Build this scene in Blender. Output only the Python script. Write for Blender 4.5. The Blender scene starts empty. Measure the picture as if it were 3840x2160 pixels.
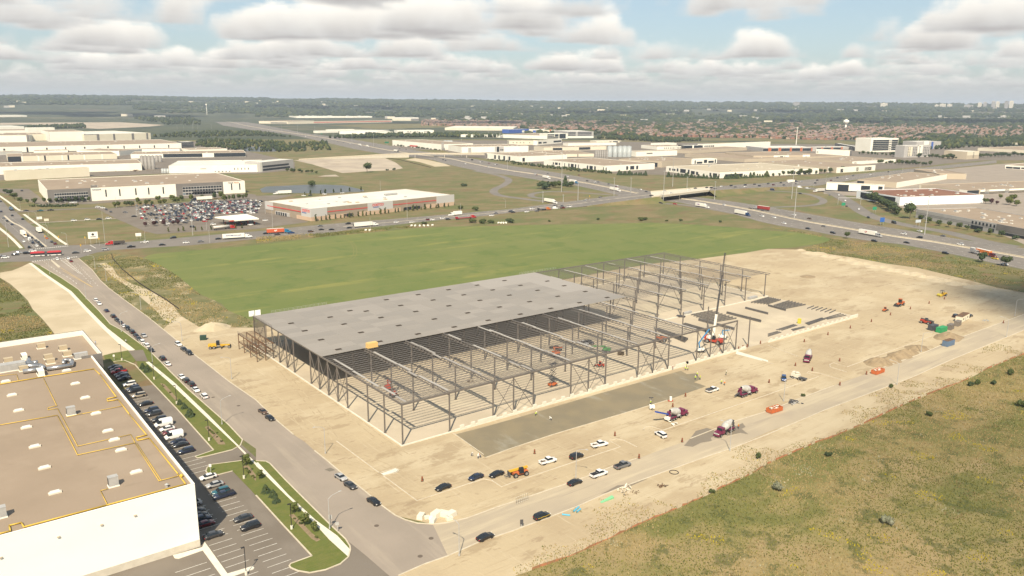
import bpy, bmesh, math, random, re
import numpy as np
from math import sin, cos, tan, atan, atan2, radians, pi, hypot, floor, sqrt
from mathutils import Vector, Matrix, noise as mnoise
random.seed(7)
SC = bpy.context.scene
COL = SC.collection
# ------------------------------------------------------------------ camera
# world axes: x along the front of the steel frame, y along its left side, origin at its near corner
CAMH, FPX, HORIZ, ROLL, YAW = 104.0, 2987.0, 388.0, 0.0065, radians(37.45)
_p = atan((1080 - HORIZ) / FPX)
_a = atan(ROLL)
def _rot(v):
    c, s = cos(YAW), sin(YAW)
    return Vector((v[0]*c + v[1]*s, -v[0]*s + v[1]*c, v[2]))
_f0 = Vector((0, cos(_p), -sin(_p))); _u0 = Vector((0, sin(_p), cos(_p))); _r0 = Vector((1, 0, 0))
CF = _rot(_f0); CR = _rot(_r0*cos(_a) + _u0*sin(_a)); CD = _rot(-(_u0*cos(_a) - _r0*sin(_a)))
CAM = _rot(Vector((33.745, -231.018, CAMH)))
cd = bpy.data.cameras.new('camera'); cam = bpy.data.objects.new('camera', cd); COL.objects.link(cam)
cd.sensor_fit = 'HORIZONTAL'; cd.sensor_width = 36.0; cd.lens = 36.0*FPX/3840.0
cd.clip_start = 1.0; cd.clip_end = 60000.0
_m = Matrix((CR, -CD, -CF)).transposed().to_4x4(); _m.translation = CAM
cam.matrix_world = _m
SC.camera = cam
# ------------------------------------------------------------------ sun
SUN_EL, SUN_AZ = radians(47.5), radians(47.35)        # shadows fall towards SUN_AZ
SUN = Vector((-cos(SUN_AZ)*cos(SUN_EL), -sin(SUN_AZ)*cos(SUN_EL), sin(SUN_EL)))
ld = bpy.data.lights.new('sun', 'SUN'); ld.energy = 4.2; ld.angle = radians(0.53); ld.color = (1.0, 0.885, 0.70)
sun = bpy.data.objects.new('sun', ld); COL.objects.link(sun); sun.location = (0, 0, 300)
sun.rotation_euler = (-SUN).to_track_quat('-Z', 'Y').to_euler()
# ------------------------------------------------------------------ view
SC.view_settings.view_transform = 'Standard'; SC.view_settings.look = 'None'
SC.view_settings.exposure = 0.78; SC.view_settings.gamma = 1.0; SC.view_settings.use_curve_mapping = False
SC.cycles.use_denoising = True
SC.cycles.max_bounces = 5; SC.cycles.diffuse_bounces = 2; SC.cycles.glossy_bounces = 2
SC.cycles.transmission_bounces = 2; SC.cycles.transparent_max_bounces = 8; SC.cycles.volume_bounces = 0
SC.cycles.sample_clamp_indirect = 4.0
# ------------------------------------------------------------------ sky
W = bpy.data.worlds.new('World'); SC.world = W; W.use_nodes = True
wn = W.node_tree.nodes; wl = W.node_tree.links
for n in list(wn): wn.remove(n)
def wnode(t, **k):
    n = wn.new(t)
    for a, b in k.items():
        if a.startswith('i_'): n.inputs[int(a[2:])].default_value = b
        else: setattr(n, a, b)
    return n
def wmath(op, a, b=None, c=None):
    n = wn.new('ShaderNodeMath'); n.operation = op
    for i, v in enumerate((a, b, c)):
        if v is None: continue
        if hasattr(v, 'is_linked'): wl.new(v, n.inputs[i])
        else: n.inputs[i].default_value = v
    return n.outputs[0]
def wmix(f, a, b):
    n = wn.new('ShaderNodeMix'); n.data_type = 'RGBA'
    for s, v in ((n.inputs[0], f), (n.inputs[6], a), (n.inputs[7], b)):
        if hasattr(v, 'is_linked'): wl.new(v, s)
        else: s.default_value = v if not isinstance(v, tuple) else (v[0], v[1], v[2], 1)
    return n.outputs[2]
sky = wnode('ShaderNodeTexSky', sky_type='NISHITA', sun_disc=False, sun_elevation=SUN_EL, altitude=250.0,
            air_density=1.0, dust_density=1.5, ozone_density=1.0)
sky.sun_rotation = atan2(SUN.x, SUN.y)
SKYS = 0.085
skc = wn.new('ShaderNodeVectorMath'); skc.operation = 'SCALE'; wl.new(sky.outputs[0], skc.inputs[0]); skc.inputs[3].default_value = SKYS
tc = wn.new('ShaderNodeTexCoord'); sx = wn.new('ShaderNodeSeparateXYZ'); wl.new(tc.outputs['Generated'], sx.inputs[0])
zc = wmath('MAXIMUM', sx.outputs[2], 0.006)
cx = wn.new('ShaderNodeCombineXYZ')
wl.new(wmath('DIVIDE', sx.outputs[0], zc), cx.inputs[0]); wl.new(wmath('DIVIDE', sx.outputs[1], zc), cx.inputs[1])
res = wmix(0.45, skc.outputs[0], (0.25, 0.315, 0.345))
NS = 16
wv = wn.new('ShaderNodeVectorMath'); wv.operation = 'SCALE'; wl.new(tc.outputs['Generated'], wv.inputs[0]); wv.inputs[3].default_value = 7919.0
wt = wnode('ShaderNodeTexWhiteNoise', noise_dimensions='3D'); wl.new(wv.outputs[0], wt.inputs[0])
jit = wmath('MULTIPLY', wt.outputs[0], 0.80/(NS - 1))
CLOUD_OFF = (5.3, 4.1)
for k in reversed(range(NS)):                       # cumulus deck: slices through the cloud layer, highest first
    t = k/(NS - 1.0); h = 1.0 + 0.80*t
    sc_ = wn.new('ShaderNodeVectorMath'); sc_.operation = 'SCALE'; wl.new(cx.outputs[0], sc_.inputs[0]); wl.new(wmath('ADD', jit, h), sc_.inputs[3])
    ad = wn.new('ShaderNodeVectorMath'); ad.operation = 'ADD'; wl.new(sc_.outputs[0], ad.inputs[0]); ad.inputs[1].default_value = (CLOUD_OFF[0], CLOUD_OFF[1], 1.0*h)
    nz = wnode('ShaderNodeTexNoise'); wl.new(ad.outputs[0], nz.inputs['Vector'])
    nz.inputs['Scale'].default_value = 0.46; nz.inputs['Detail'].default_value = 7.0; nz.inputs['Roughness'].default_value = 0.57
    lo = 0.528 + 0.20*t**1.6
    mr = wnode('ShaderNodeMapRange', interpolation_type='SMOOTHSTEP'); wl.new(nz.outputs[0], mr.inputs[0])
    mr.inputs[1].default_value = lo; mr.inputs[2].default_value = lo + 0.06
    g = min(1.0, 0.06 + 1.7*t**1.05)
    c0 = (0.285, 0.272, 0.268); c1 = (0.70, 0.665, 0.60); ce = (0.46, 0.455, 0.44)
    core = tuple(a + (b - a)*g for a, b in zip(c0, c1)); edge = tuple(a + (b - a)*g for a, b in zip(ce, c1))
    m2 = wnode('ShaderNodeMapRange'); wl.new(nz.outputs[0], m2.inputs[0]); m2.inputs[1].default_value = lo + 0.02; m2.inputs[2].default_value = lo + 0.13
    res = wmix(mr.outputs[0], res, wmix(m2.outputs[0], edge, core))
hz = wnode('ShaderNodeMapRange', interpolation_type='SMOOTHSTEP'); wl.new(sx.outputs[2], hz.inputs[0])
hz.inputs[1].default_value = 0.0; hz.inputs[2].default_value = 0.050
res = wmix(wmath('MULTIPLY', wmath('SUBTRACT', 1.0, hz.outputs[0]), 0.95), res, (0.345, 0.352, 0.345))
bg = wnode('ShaderNodeBackground'); wl.new(res, bg.inputs[0]); bg.inputs[1].default_value = 1.0
wo = wn.new('ShaderNodeOutputWorld'); wl.new(bg.outputs[0], wo.inputs[0])
W.cycles.sampling_method = 'MANUAL'; W.cycles.sample_map_resolution = 512
# ------------------------------------------------------------------ measuring helpers
TILE = {'S': (0, 0, 1.0)}
for _i, _c in enumerate('ABCDEFGHIJKLMNOP'):
    TILE[_c] = (960*(_i % 4), (340, 840, 1240, 1620)[_i//4], 960/2576)
for _c, _x, _y in (('a', 0, 440), ('b', 480, 440), ('c', 1440, 440), ('d', 1920, 440), ('e', 2400, 440), ('f', 2880, 440), ('h', 3360, 440), ('j', 0, 700), ('k', 3360, 640)):
    TILE[_c] = (_x, _y, 480/2576)
TILE['i'] = (400, 720, 640/2576); TILE['n'] = (2520, 1180, 320/2576); TILE['m'] = (2040, 1240, 320/1456); TILE['r'] = (0, 1270, 400/1456)
def px(t, x, y):
    a = TILE[t]; return a[0] + x*a[2], a[1] + y*a[2]
def G(x, y, z=0.0):
    v = CF*FPX + CR*(x - 1920) + CD*(y - 1080)
    k = (z - CAMH)/v.z
    return CAM + v*k
def g(t, x, y, z=0.0): return G(*px(t, x, y), z)
def P(w):
    q = Vector(w) - CAM; d = q.dot(CF)
    return 1920 + FPX*q.dot(CR)/d, 1080 + FPX*q.dot(CD)/d
def hgt(b, ytop):
    lo, hi = 0.0, 90.0
    for _ in range(40):
        m = (lo + hi)/2
        if P(b + Vector((0, 0, m)))[1] > ytop: lo = m
        else: hi = m
    return lo
def pts(s, z=0.0):
    out = []; t = 'S'
    for w in s.split():
        if w.isalpha(): t = w; continue
        a, b = w.split(','); out.append(g(t, float(a), float(b), z))
    return out
# ------------------------------------------------------------------ mesh builder
class MB:
    def __init__(s): s.v = []; s.f = []; s.m = []
    def add(s, vs, fs, mi=0):
        o = len(s.v); s.v += [tuple(v) for v in vs]
        for f in fs: s.f.append(tuple(i + o for i in f)); s.m.append(mi)
        return s
    def box(s, c, d, rz=0.0, mi=0, top=None, R=None):
        x, y, z = d[0]/2, d[1]/2, d[2]/2; tx, ty = top or (1, 1)
        vs = [Vector(p) for p in ((-x,-y,-z),(x,-y,-z),(x,y,-z),(-x,y,-z),(-x*tx,-y*ty,z),(x*tx,-y*ty,z),(x*tx,y*ty,z),(-x*tx,y*ty,z))]
        if R is None and rz: R = Matrix.Rotation(rz, 3, 'Z')
        if R is not None: vs = [R @ v for v in vs]
        c = Vector(c)
        return s.add([v + c for v in vs], [(0,3,2,1),(4,5,6,7),(0,1,5,4),(1,2,6,5),(2,3,7,6),(3,0,4,7)], mi)
    def b2(s, x0, y0, z0, x1, y1, z1, mi=0):
        return s.box(((x0+x1)/2, (y0+y1)/2, (z0+z1)/2), (x1-x0, y1-y0, z1-z0), 0, mi)
    def bar(s, p, q, w, h=None, mi=0, caps=True):
        p = Vector(p); q = Vector(q); d = q - p
        if d.length < 1e-6: return s
        d.normalize(); u = Vector((0, 0, 1)) if abs(d.z) < 0.95 else Vector((1, 0, 0))
        a = d.cross(u).normalized(); b = a.cross(d)
        a = a*(w/2); b = b*((h or w)/2)
        vs = [p-a-b, p+a-b, p+a+b, p-a+b, q-a-b, q+a-b, q+a+b, q-a+b]
        fs = [(0,1,5,4),(1,2,6,5),(2,3,7,6),(3,0,4,7)]
        if caps: fs += [(3,2,1,0),(4,5,6,7)]
        return s.add(vs, fs, mi)
    def cyl(s, p, q, r, r2=None, n=10, mi=0, caps=True):
        p = Vector(p); q = Vector(q); d = (q - p).normalized(); u = Vector((0, 0, 1)) if abs(d.z) < 0.95 else Vector((1, 0, 0))
        a = d.cross(u).normalized(); b = a.cross(d); r2 = r if r2 is None else r2
        vs = []
        for c, rr in ((p, r), (q, r2)):
            for i in range(n):
                t = 2*pi*i/n; vs.append(c + a*(cos(t)*rr) + b*(sin(t)*rr))
        fs = [(i, (i+1) % n, n+(i+1) % n, n+i) for i in range(n)]
        if caps: fs += [tuple(reversed(range(n))), tuple(range(n, 2*n))]
        return s.add(vs, fs, mi)
    def lathe(s, c, prof, n=14, mi=0):
        c = Vector(c); vs = []; m = len(prof)
        for r, z in prof:
            for i in range(n):
                t = 2*pi*i/n; vs.append(c + Vector((cos(t)*r, sin(t)*r, z)))
        fs = [(j*n+i, j*n+(i+1) % n, (j+1)*n+(i+1) % n, (j+1)*n+i) for j in range(m-1) for i in range(n)]
        fs.append(tuple(range((m-1)*n, m*n)))
        return s.add(vs, fs, mi)
    def quad(s, a, b, c, d, mi=0): return s.add([a, b, c, d], [(0, 1, 2, 3)], mi)
    def poly(s, ps, mi=0): return s.add(ps, [tuple(range(len(ps)))], mi)
    def blob(s, c, r, n=1, jit=0.25, mi=0, rnd=random, flat=0.0):
        vs, fs = ICO[n]; c = Vector(c); rr = Vector(r) if not isinstance(r, (int, float)) else Vector((r, r, r)); out = []
        for v in vs:
            k = 1 + rnd.uniform(-jit, jit)
            w = Vector((v[0]*rr.x*k, v[1]*rr.y*k, v[2]*rr.z*k))
            if w.z < -flat*rr.z and flat: w.z = -flat*rr.z
            out.append(c + w)
        return s.add(out, fs, mi)
    def mesh(s, name, mats, smooth=False):
        me = bpy.data.meshes.new(name); me.from_pydata(s.v, [], s.f)
        for m in (mats if isinstance(mats, (list, tuple)) else [mats]): me.materials.append(m)
        if len(set(s.m)) > 1: me.polygons.foreach_set('material_index', s.m)
        if smooth: me.polygons.foreach_set('use_smooth', [True]*len(s.f))
        me.update(); return me
    def obj(s, name, mats, parent=None, smooth=False): return ob(name, s.mesh(name, mats, smooth), parent)
ICO = {}
for _n in (1, 2, 3):
    _b = bmesh.new(); bmesh.ops.create_icosphere(_b, subdivisions=_n, radius=1.0)
    _b.verts.ensure_lookup_table(); ICO[_n] = ([tuple(v.co) for v in _b.verts], [tuple(v.index for v in f.verts) for f in _b.faces]); _b.free()
def ob(name, me, parent=None, loc=None, rz=None):
    o = bpy.data.objects.new(name, me); COL.objects.link(o)
    if parent is not None: o.parent = parent
    if loc is not None: o.location = loc
    if rz is not None: o.rotation_euler = (0, 0, rz)
    return o
def tag(o, label=None, cat=None, group=None, kind=None):
    if label: o['label'] = label
    if cat: o['category'] = cat
    if group: o['group'] = group
    if kind: o['kind'] = kind
    return o
def thing(name, label, cat, loc=(0, 0, 0), rz=0.0, group=None):
    return tag(ob(name, None, None, loc, rz), label, cat, group)
def struct(o): o['kind'] = 'structure'; return o
# ------------------------------------------------------------------ materials
def nmat(name, base, rough=0.85, c2=None, scale=1.0, detail=4, amt=1.0, patches=(), bump=0.0, bscale=None, metal=0.0, spec=0.3, stretch=None, rot=0.0, lo=0.35, hi=0.65):
    """base colour varied by noise; patches = [(colour, scale, lo, hi, stretch, strength)] laid over it"""
    m = bpy.data.materials.new(name); m.use_nodes = True; nt = m.node_tree; N = nt.nodes; L = nt.links
    b = N['Principled BSDF']; b.inputs['Roughness'].default_value = rough; b.inputs['Metallic'].default_value = metal
    b.inputs['Specular IOR Level'].default_value = spec
    b.inputs['Base Color'].default_value = (*base, 1)
    if c2 is None and not patches and not bump: return m
    tcn = N.new('ShaderNodeTexCoord')
    def nz(sc, det, st, r=0.0, seed=0.0, rg=0.55):
        mp = N.new('ShaderNodeMapping'); L.new(tcn.outputs['Object'], mp.inputs[0])
        mp.inputs['Scale'].default_value = (st or (1, 1, 1)); mp.inputs['Rotation'].default_value = (0, 0, r); mp.inputs['Location'].default_value = (seed, seed*1.7, seed*0.3)
        t = N.new('ShaderNodeTexNoise'); L.new(mp.outputs[0], t.inputs['Vector']); t.inputs['Scale'].default_value = sc
        t.inputs['Detail'].default_value = det; t.inputs['Roughness'].default_value = rg
        return t.outputs[0]
    def mp01(s, a, c):
        r = N.new('ShaderNodeMapRange'); r.interpolation_type = 'SMOOTHSTEP'; L.new(s, r.inputs[0]); r.inputs[1].default_value = a; r.inputs[2].default_value = c
        return r.outputs[0]
    cur = None
    def mix(f, a, c, k=1.0):
        x = N.new('ShaderNodeMix'); x.data_type = 'RGBA'
        if k != 1.0:
            q = N.new('ShaderNodeMath'); q.operation = 'MULTIPLY'; L.new(f, q.inputs[0]); q.inputs[1].default_value = k; f = q.outputs[0]
        L.new(f, x.inputs[0])
        for s, v in ((x.inputs[6], a), (x.inputs[7], c)):
            if isinstance(v, tuple): s.default_value = (*v, 1)
            else: L.new(v, s)
        return x.outputs[2]
    cur = tuple(base)
    if c2 is not None: cur = mix(mp01(nz(scale, detail, stretch, rot), lo, hi), cur, tuple(c2), amt)
    for i, pt in enumerate(patches):
        col, sc, a, c, st, k = pt[:6]; r = pt[6] if len(pt) > 6 else rot
        cur = mix(mp01(nz(sc, 5, st, r, 3.7 + 11*i, 0.66), a, c), cur, tuple(col), k)
    if not isinstance(cur, tuple): L.new(cur, b.inputs['Base Color'])
    if bump:
        bp = N.new('ShaderNodeBump'); bp.inputs['Strength'].default_value = min(1.0, bump); bp.inputs['Distance'].default_value = 0.3
        L.new(nz(bscale or scale*6, 4, None, 0, 1.3), bp.inputs['Height']); L.new(bp.outputs[0], b.inputs['Normal'])
    return m
_flat = {}
def flat(col, rough=0.6, metal=0.0, spec=0.4, name=None):
    k = (col, rough, metal)
    if k not in _flat: _flat[k] = nmat(name or 'paint_%02d' % len(_flat), col, rough, None, metal=metal, spec=spec)
    return _flat[k]
MT = {}
MT['meadow'] = nmat('meadow', (0.135, 0.125, 0.050), 0.95, (0.185, 0.145, 0.072), 0.045, 6, 1.0,
    [((0.105, 0.118, 0.040), 0.020, 0.47, 0.60, (1, 1.6, 1), 0.9, 0.6), ((0.165, 0.105, 0.055), 0.030, 0.54, 0.64, (1, 2.5, 1), 0.75, 0.6), ((0.085, 0.095, 0.035), 0.5, 0.52, 0.68, None, 0.45), ((0.21, 0.175, 0.09), 1.4, 0.55, 0.75, None, 0.5)], bump=0.5, bscale=0.8)
MT['far'] = nmat('far_land', (0.050, 0.062, 0.034), 0.95, (0.075, 0.082, 0.042), 0.004, 8, 1.0,
    [((0.13, 0.12, 0.065), 0.0011, 0.56, 0.62, (1, 1, 1), 0.8), ((0.16, 0.125, 0.10), 0.0022, 0.57, 0.66, None, 0.55), ((0.030, 0.042, 0.028), 0.012, 0.50, 0.62, None, 0.7), ((0.26, 0.23, 0.20), 0.030, 0.66, 0.74, None, 0.55)])
MT['dirt'] = nmat('dirt', (0.415, 0.335, 0.215), 0.95, (0.350, 0.275, 0.175), 0.030, 8, 1.0,
    [((0.46, 0.385, 0.26), 0.018, 0.48, 0.62, (1, 2.2, 1), 0.75), ((0.29, 0.22, 0.135), 0.055, 0.565, 0.64, (1, 2.6, 1), 0.7, 0.1), ((0.27, 0.20, 0.125), 0.16, 0.60, 0.66, (1, 3.0, 1), 0.65, -0.2), ((0.31, 0.235, 0.145), 0.5, 0.56, 0.70, (0.12, 3.2, 1), 0.6, 0.05), ((0.50, 0.425, 0.30), 0.35, 0.56, 0.72, (3.0, 0.12, 1), 0.55, 0.25), ((0.48, 0.40, 0.275), 0.6, 0.56, 0.75, (0.5, 3, 1), 0.5)], bump=0.45, bscale=0.9)
MT['sand'] = nmat('pale_sand', (0.470, 0.395, 0.275), 0.95, (0.405, 0.335, 0.225), 0.06, 6, 1.0, [((0.30, 0.245, 0.155), 0.20, 0.63, 0.74, (1, 2, 1), 0.5)], bump=0.25)
MT['pad'] = nmat('gravel_pad', (0.455, 0.385, 0.285), 0.95, (0.400, 0.340, 0.250), 0.05, 7, 1.0, [((0.50, 0.43, 0.31), 0.03, 0.5, 0.62, None, 0.8), ((0.35, 0.29, 0.21), 0.3, 0.6, 0.72, (1, 2, 1), 0.5)], bump=0.2)
MT['slab'] = nmat('wet_concrete', (0.225, 0.185, 0.115), 0.55, (0.19, 0.16, 0.105), 0.10, 6, 1.0, [((0.27, 0.245, 0.185), 0.05, 0.55, 0.66, (2.2, 0.8, 1), 0.8), ((0.34, 0.315, 0.25), 0.12, 0.68, 0.74, (2.5, 0.6, 1), 0.7)], spec=0.35)
MT['street'] = nmat('dusty_asphalt', (0.285, 0.240, 0.195), 0.9, (0.250, 0.212, 0.172), 0.05, 6, 1.0, [((0.33, 0.28, 0.22), 0.05, 0.50, 0.66, (4, 0.35, 1), 0.6), ((0.205, 0.175, 0.145), 0.12, 0.62, 0.74, (5, 0.3, 1), 0.5), ((0.20, 0.17, 0.14), 2.0, 0.66, 0.76, None, 0.35)])
MT['street2'] = nmat('sandy_asphalt', (0.345, 0.290, 0.215), 0.9, (0.395, 0.330, 0.235), 0.05, 6, 1.0, [((0.45, 0.38, 0.265), 0.05, 0.50, 0.64, (0.35, 4, 1), 0.8), ((0.285, 0.24, 0.185), 0.09, 0.56, 0.70, (0.3, 5, 1), 0.6), ((0.25, 0.205, 0.15), 0.35, 0.66, 0.76, (0.5, 2, 1), 0.5)])
MT['asphalt'] = nmat('asphalt', (0.150, 0.126, 0.100), 0.9, (0.175, 0.150, 0.122), 0.06, 6, 1.0, [((0.20, 0.172, 0.14), 0.05, 0.55, 0.7, (1, 0.4, 1), 0.7), ((0.10, 0.085, 0.07), 0.5, 0.66, 0.76, None, 0.5)])
MT['highway'] = nmat('highway_asphalt', (0.185, 0.165, 0.145), 0.9, (0.160, 0.145, 0.128), 0.03, 5, 1.0, [((0.215, 0.195, 0.17), 0.08, 0.52, 0.66, None, 0.6)])
MT['crop'] = nmat('crop_field', (0.118, 0.146, 0.040), 0.95, (0.138, 0.156, 0.047), 0.02, 6, 1.0,
    [((0.205, 0.20, 0.055), 0.022, 0.53, 0.70, (0.35, 3.2, 1), 0.9, 0.06), ((0.085, 0.125, 0.030), 0.05, 0.5, 0.66, None, 0.6), ((0.20, 0.195, 0.06), 0.22, 0.62, 0.74, (0.25, 3.5, 1), 0.6, 0.06), ((0.145, 0.125, 0.055), 0.06, 0.68, 0.76, (0.5, 2.5, 1), 0.7, 0.06)], bump=0.4, bscale=1.2)
MT['lawn'] = nmat('mown_lawn', (0.105, 0.125, 0.028), 0.95, (0.130, 0.135, 0.036), 0.35, 5, 1.0, [((0.085, 0.105, 0.024), 0.9, 0.5, 0.66, (0.3, 3, 1), 0.7)], bump=0.3)
MT['weeds'] = nmat('weedy_ground', (0.190, 0.165, 0.080), 0.95, (0.120, 0.120, 0.048), 0.09, 7, 1.0, [((0.36, 0.30, 0.19), 0.05, 0.54, 0.64, None, 0.9), ((0.09, 0.10, 0.035), 0.3, 0.55, 0.7, None, 0.7)], bump=0.6, bscale=1.0)
MT['mead2'] = nmat('tall_meadow', (0.215, 0.18, 0.072), 0.95, (0.27, 0.205, 0.10), 0.05, 8, 1.0,
    [((0.125, 0.13, 0.038), 0.022, 0.47, 0.58, (1, 1.5, 1), 0.85), ((0.07, 0.08, 0.026), 0.16, 0.52, 0.62, None, 0.75), ((0.27, 0.205, 0.11), 0.12, 0.58, 0.70, (1.6, 1, 1), 0.75), ((0.15, 0.105, 0.05), 0.5, 0.58, 0.70, None, 0.5)], bump=0.9, bscale=1.1)
MT['gravel'] = nmat('gravel_lot', (0.420, 0.355, 0.270), 0.95, (0.330, 0.275, 0.215), 0.02, 6, 1.0, [((0.27, 0.22, 0.16), 0.015, 0.56, 0.66, None, 0.8)])
MT['conc'] = nmat('concrete', (0.560, 0.515, 0.425), 0.85, (0.500, 0.455, 0.370), 0.5, 5, 1.0)
MT['kerb'] = nmat('kerb_concrete', (0.52, 0.465, 0.36), 0.85, (0.46, 0.40, 0.30), 0.7, 5, 1.0)
MT['walk'] = nmat('pale_concrete', (0.640, 0.600, 0.500), 0.85, (0.585, 0.545, 0.450), 0.6, 5, 1.0)
MT['paint'] = nmat('white_road_paint', (0.70, 0.68, 0.62), 0.7, (0.52, 0.49, 0.43), 1.2, 5, 1.0)
MT['ypaint'] = nmat('yellow_road_paint', (0.55, 0.36, 0.09), 0.7, (0.45, 0.33, 0.14), 1.2, 5, 1.0)
MT['water'] = nmat('pond_water', (0.045, 0.052, 0.050), 0.32, (0.07, 0.078, 0.075), 0.03, 4, 1.0, spec=0.3, bump=0.25, bscale=1.0)
MT['steel'] = nmat('primed_steel', (0.125, 0.112, 0.100), 0.6, (0.155, 0.135, 0.118), 0.4, 4, 1.0, spec=0.4)
MT['joist'] = nmat('joist_steel', (0.125, 0.115, 0.108), 0.55, (0.150, 0.138, 0.128), 0.8, 3, 1.0, spec=0.5)
MT['dsteel'] = nmat('dark_steel', (0.060, 0.060, 0.064), 0.55, (0.085, 0.083, 0.084), 0.6, 4, 1.0)
MT['rust'] = nmat('rusty_steel', (0.16, 0.085, 0.045), 0.8, (0.11, 0.075, 0.05), 0.8, 5, 1.0)
MT['galv'] = nmat('galvanised', (0.400, 0.390, 0.370), 0.45, (0.340, 0.335, 0.320), 0.8, 4, 1.0, metal=0.0)
MT['rub'] = nmat('tyre_rubber', (0.022, 0.021, 0.020), 0.8)
MT['rim'] = nmat('wheel_rim', (0.36, 0.36, 0.36), 0.35, metal=0.6)
MT['glass'] = nmat('dark_glass', (0.020, 0.026, 0.033), 0.12, spec=0.25)
MT['pane'] = nmat('window_pane', (0.030, 0.036, 0.044), 0.15, spec=0.25)
MT['white'] = nmat('white_wall', (0.80, 0.775, 0.68), 0.8, (0.765, 0.735, 0.635), 0.06, 5, 1.0)
MT['cream'] = nmat('cream_wall', (0.66, 0.605, 0.48), 0.85, (0.625, 0.57, 0.445), 0.05, 5, 1.0)
MT['tanw'] = nmat('tan_wall', (0.47, 0.40, 0.30), 0.85, (0.44, 0.375, 0.28), 0.05, 5, 1.0)
MT['greyw'] = nmat('grey_wall', (0.16, 0.150, 0.140), 0.75, (0.185, 0.172, 0.16), 0.1, 4, 1.0)
MT['greyl'] = nmat('light_grey_wall', (0.42, 0.405, 0.385), 0.75, (0.385, 0.37, 0.35), 0.1, 4, 1.0)
MT['roof'] = nmat('gravel_roof', (0.285, 0.222, 0.162), 0.95, (0.260, 0.202, 0.146), 0.05, 6, 1.0, [((0.31, 0.245, 0.18), 0.03, 0.5, 0.64, None, 0.7), ((0.225, 0.175, 0.125), 0.10, 0.62, 0.72, (1, 2, 1), 0.45), ((0.25, 0.195, 0.14), 3.5, 0.6, 0.75, None, 0.4)], bump=0.15, bscale=4)
MT['wroof'] = nmat('white_membrane_roof', (0.62, 0.60, 0.53), 0.8, (0.55, 0.53, 0.465), 0.04, 5, 1.0)
MT['broof'] = nmat('red_brown_roof', (0.215, 0.105, 0.065), 0.9, (0.185, 0.09, 0.058), 0.06, 5, 1.0)
MT['pipe'] = nmat('yellow_gas_pipe', (0.58, 0.38, 0.05), 0.5, (0.50, 0.34, 0.06), 0.6, 4, 1.0)
MT['yellow'] = nmat('machine_yellow', (0.60, 0.36, 0.03), 0.5, (0.5, 0.31, 0.04), 1.5, 4, 1.0)
MT['orange'] = nmat('safety_orange', (0.50, 0.13, 0.040), 0.6, (0.4, 0.12, 0.05), 1.5, 4, 1.0)
MT['red'] = nmat('machine_red', (0.42, 0.055, 0.030), 0.45, (0.36, 0.06, 0.04), 1.5, 4, 1.0)
MT['blue'] = nmat('lift_blue', (0.05, 0.24, 0.46), 0.5, (0.06, 0.21, 0.40), 1.5, 4, 1.0)
MT['green'] = nmat('machine_green', (0.05, 0.24, 0.07), 0.5, (0.06, 0.2, 0.06), 1.5, 4, 1.0)
MT['trunk'] = nmat('bark', (0.10, 0.075, 0.05), 0.9)
for _n, _c, _d in (('leafA', (0.062, 0.080, 0.024), (0.090, 0.105, 0.034)), ('leafB', (0.045, 0.062, 0.024), (0.065, 0.082, 0.030)), ('leafC', (0.105, 0.118, 0.034), (0.140, 0.140, 0.042)),
                   ('leafD', (0.036, 0.055, 0.030), (0.055, 0.075, 0.038)), ('leafE', (0.070, 0.030, 0.030), (0.05, 0.028, 0.028)), ('leafF', (0.20, 0.20, 0.14), (0.14, 0.15, 0.09))):
    MT[_n] = nmat('foliage_' + _n[-1].lower(), _c, 0.9, _d, 0.9, 3, 1.0, spec=0.15)
MT['soil'] = nmat('mulch_soil', (0.25, 0.185, 0.115), 0.95, (0.20, 0.15, 0.09), 1.0, 5, 1.0)
MT['heap'] = nmat('heaped_soil', (0.29, 0.22, 0.135), 0.95, (0.24, 0.18, 0.11), 0.5, 6, 1.0, bump=0.6, bscale=2)
# ------------------------------------------------------------------ ground and far hills
def hill(r, th):
    if r < 4500: return 0.0
    d = min(1.0, (r - 4500)/8000.0); d = d*d*(3 - 2*d)
    x, y = r*cos(th), r*sin(th)
    n = mnoise.noise(Vector((x/5200, y/5200, 0.3)))*26 + mnoise.noise(Vector((x/1900, y/1900, 4.3)))*16 + mnoise.noise(Vector((x/700, y/700, 1.3)))*7
    side = 0.5 + 0.5*max(-1, min(1, (th - radians(52))/radians(30)))     # higher to the left
    return d*(112 + 46*side + n*(0.55 + 0.45*d))
def build_ground():
    rad = [0, 60, 140, 260, 400, 600, 850, 1150, 1500, 1900, 2400, 3000, 3700, 4500] + [5000 + 430*i for i in range(28)] + [17500, 19000, 22000]
    c0 = atan2(CF.y, CF.x); ang = [c0 + radians(-46 + 0.25*i) for i in range(369)] + [c0 + radians(46 + 4*(i + 1)) for i in range(66)]
    na = len(ang); vs = [(CAM.x, CAM.y, 0)]; fs = []; mi = []
    for r in rad[1:]:
        for a in ang: vs.append((CAM.x + r*cos(a), CAM.y + r*sin(a), hill(r, a) if r < 17400 else hill(17000, a)*0.6))
    for j in range(len(rad) - 1):
        for i in range(na):
            k = (i + 1) % na
            fs.append((0, 1 + i, 1 + k) if j == 0 else (1 + (j-1)*na + i, 1 + j*na + i, 1 + j*na + k, 1 + (j-1)*na + k))
            mi.append(1 if rad[j] >= 2400 else 0)
    me = bpy.data.meshes.new('ground'); me.from_pydata(vs, [], fs); me.materials.append(MT['meadow']); me.materials.append(MT['far'])
    me.polygons.foreach_set('material_index', mi); me.polygons.foreach_set('use_smooth', [True]*len(fs)); me.update()
    return struct(ob('ground', me))
build_ground()
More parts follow.
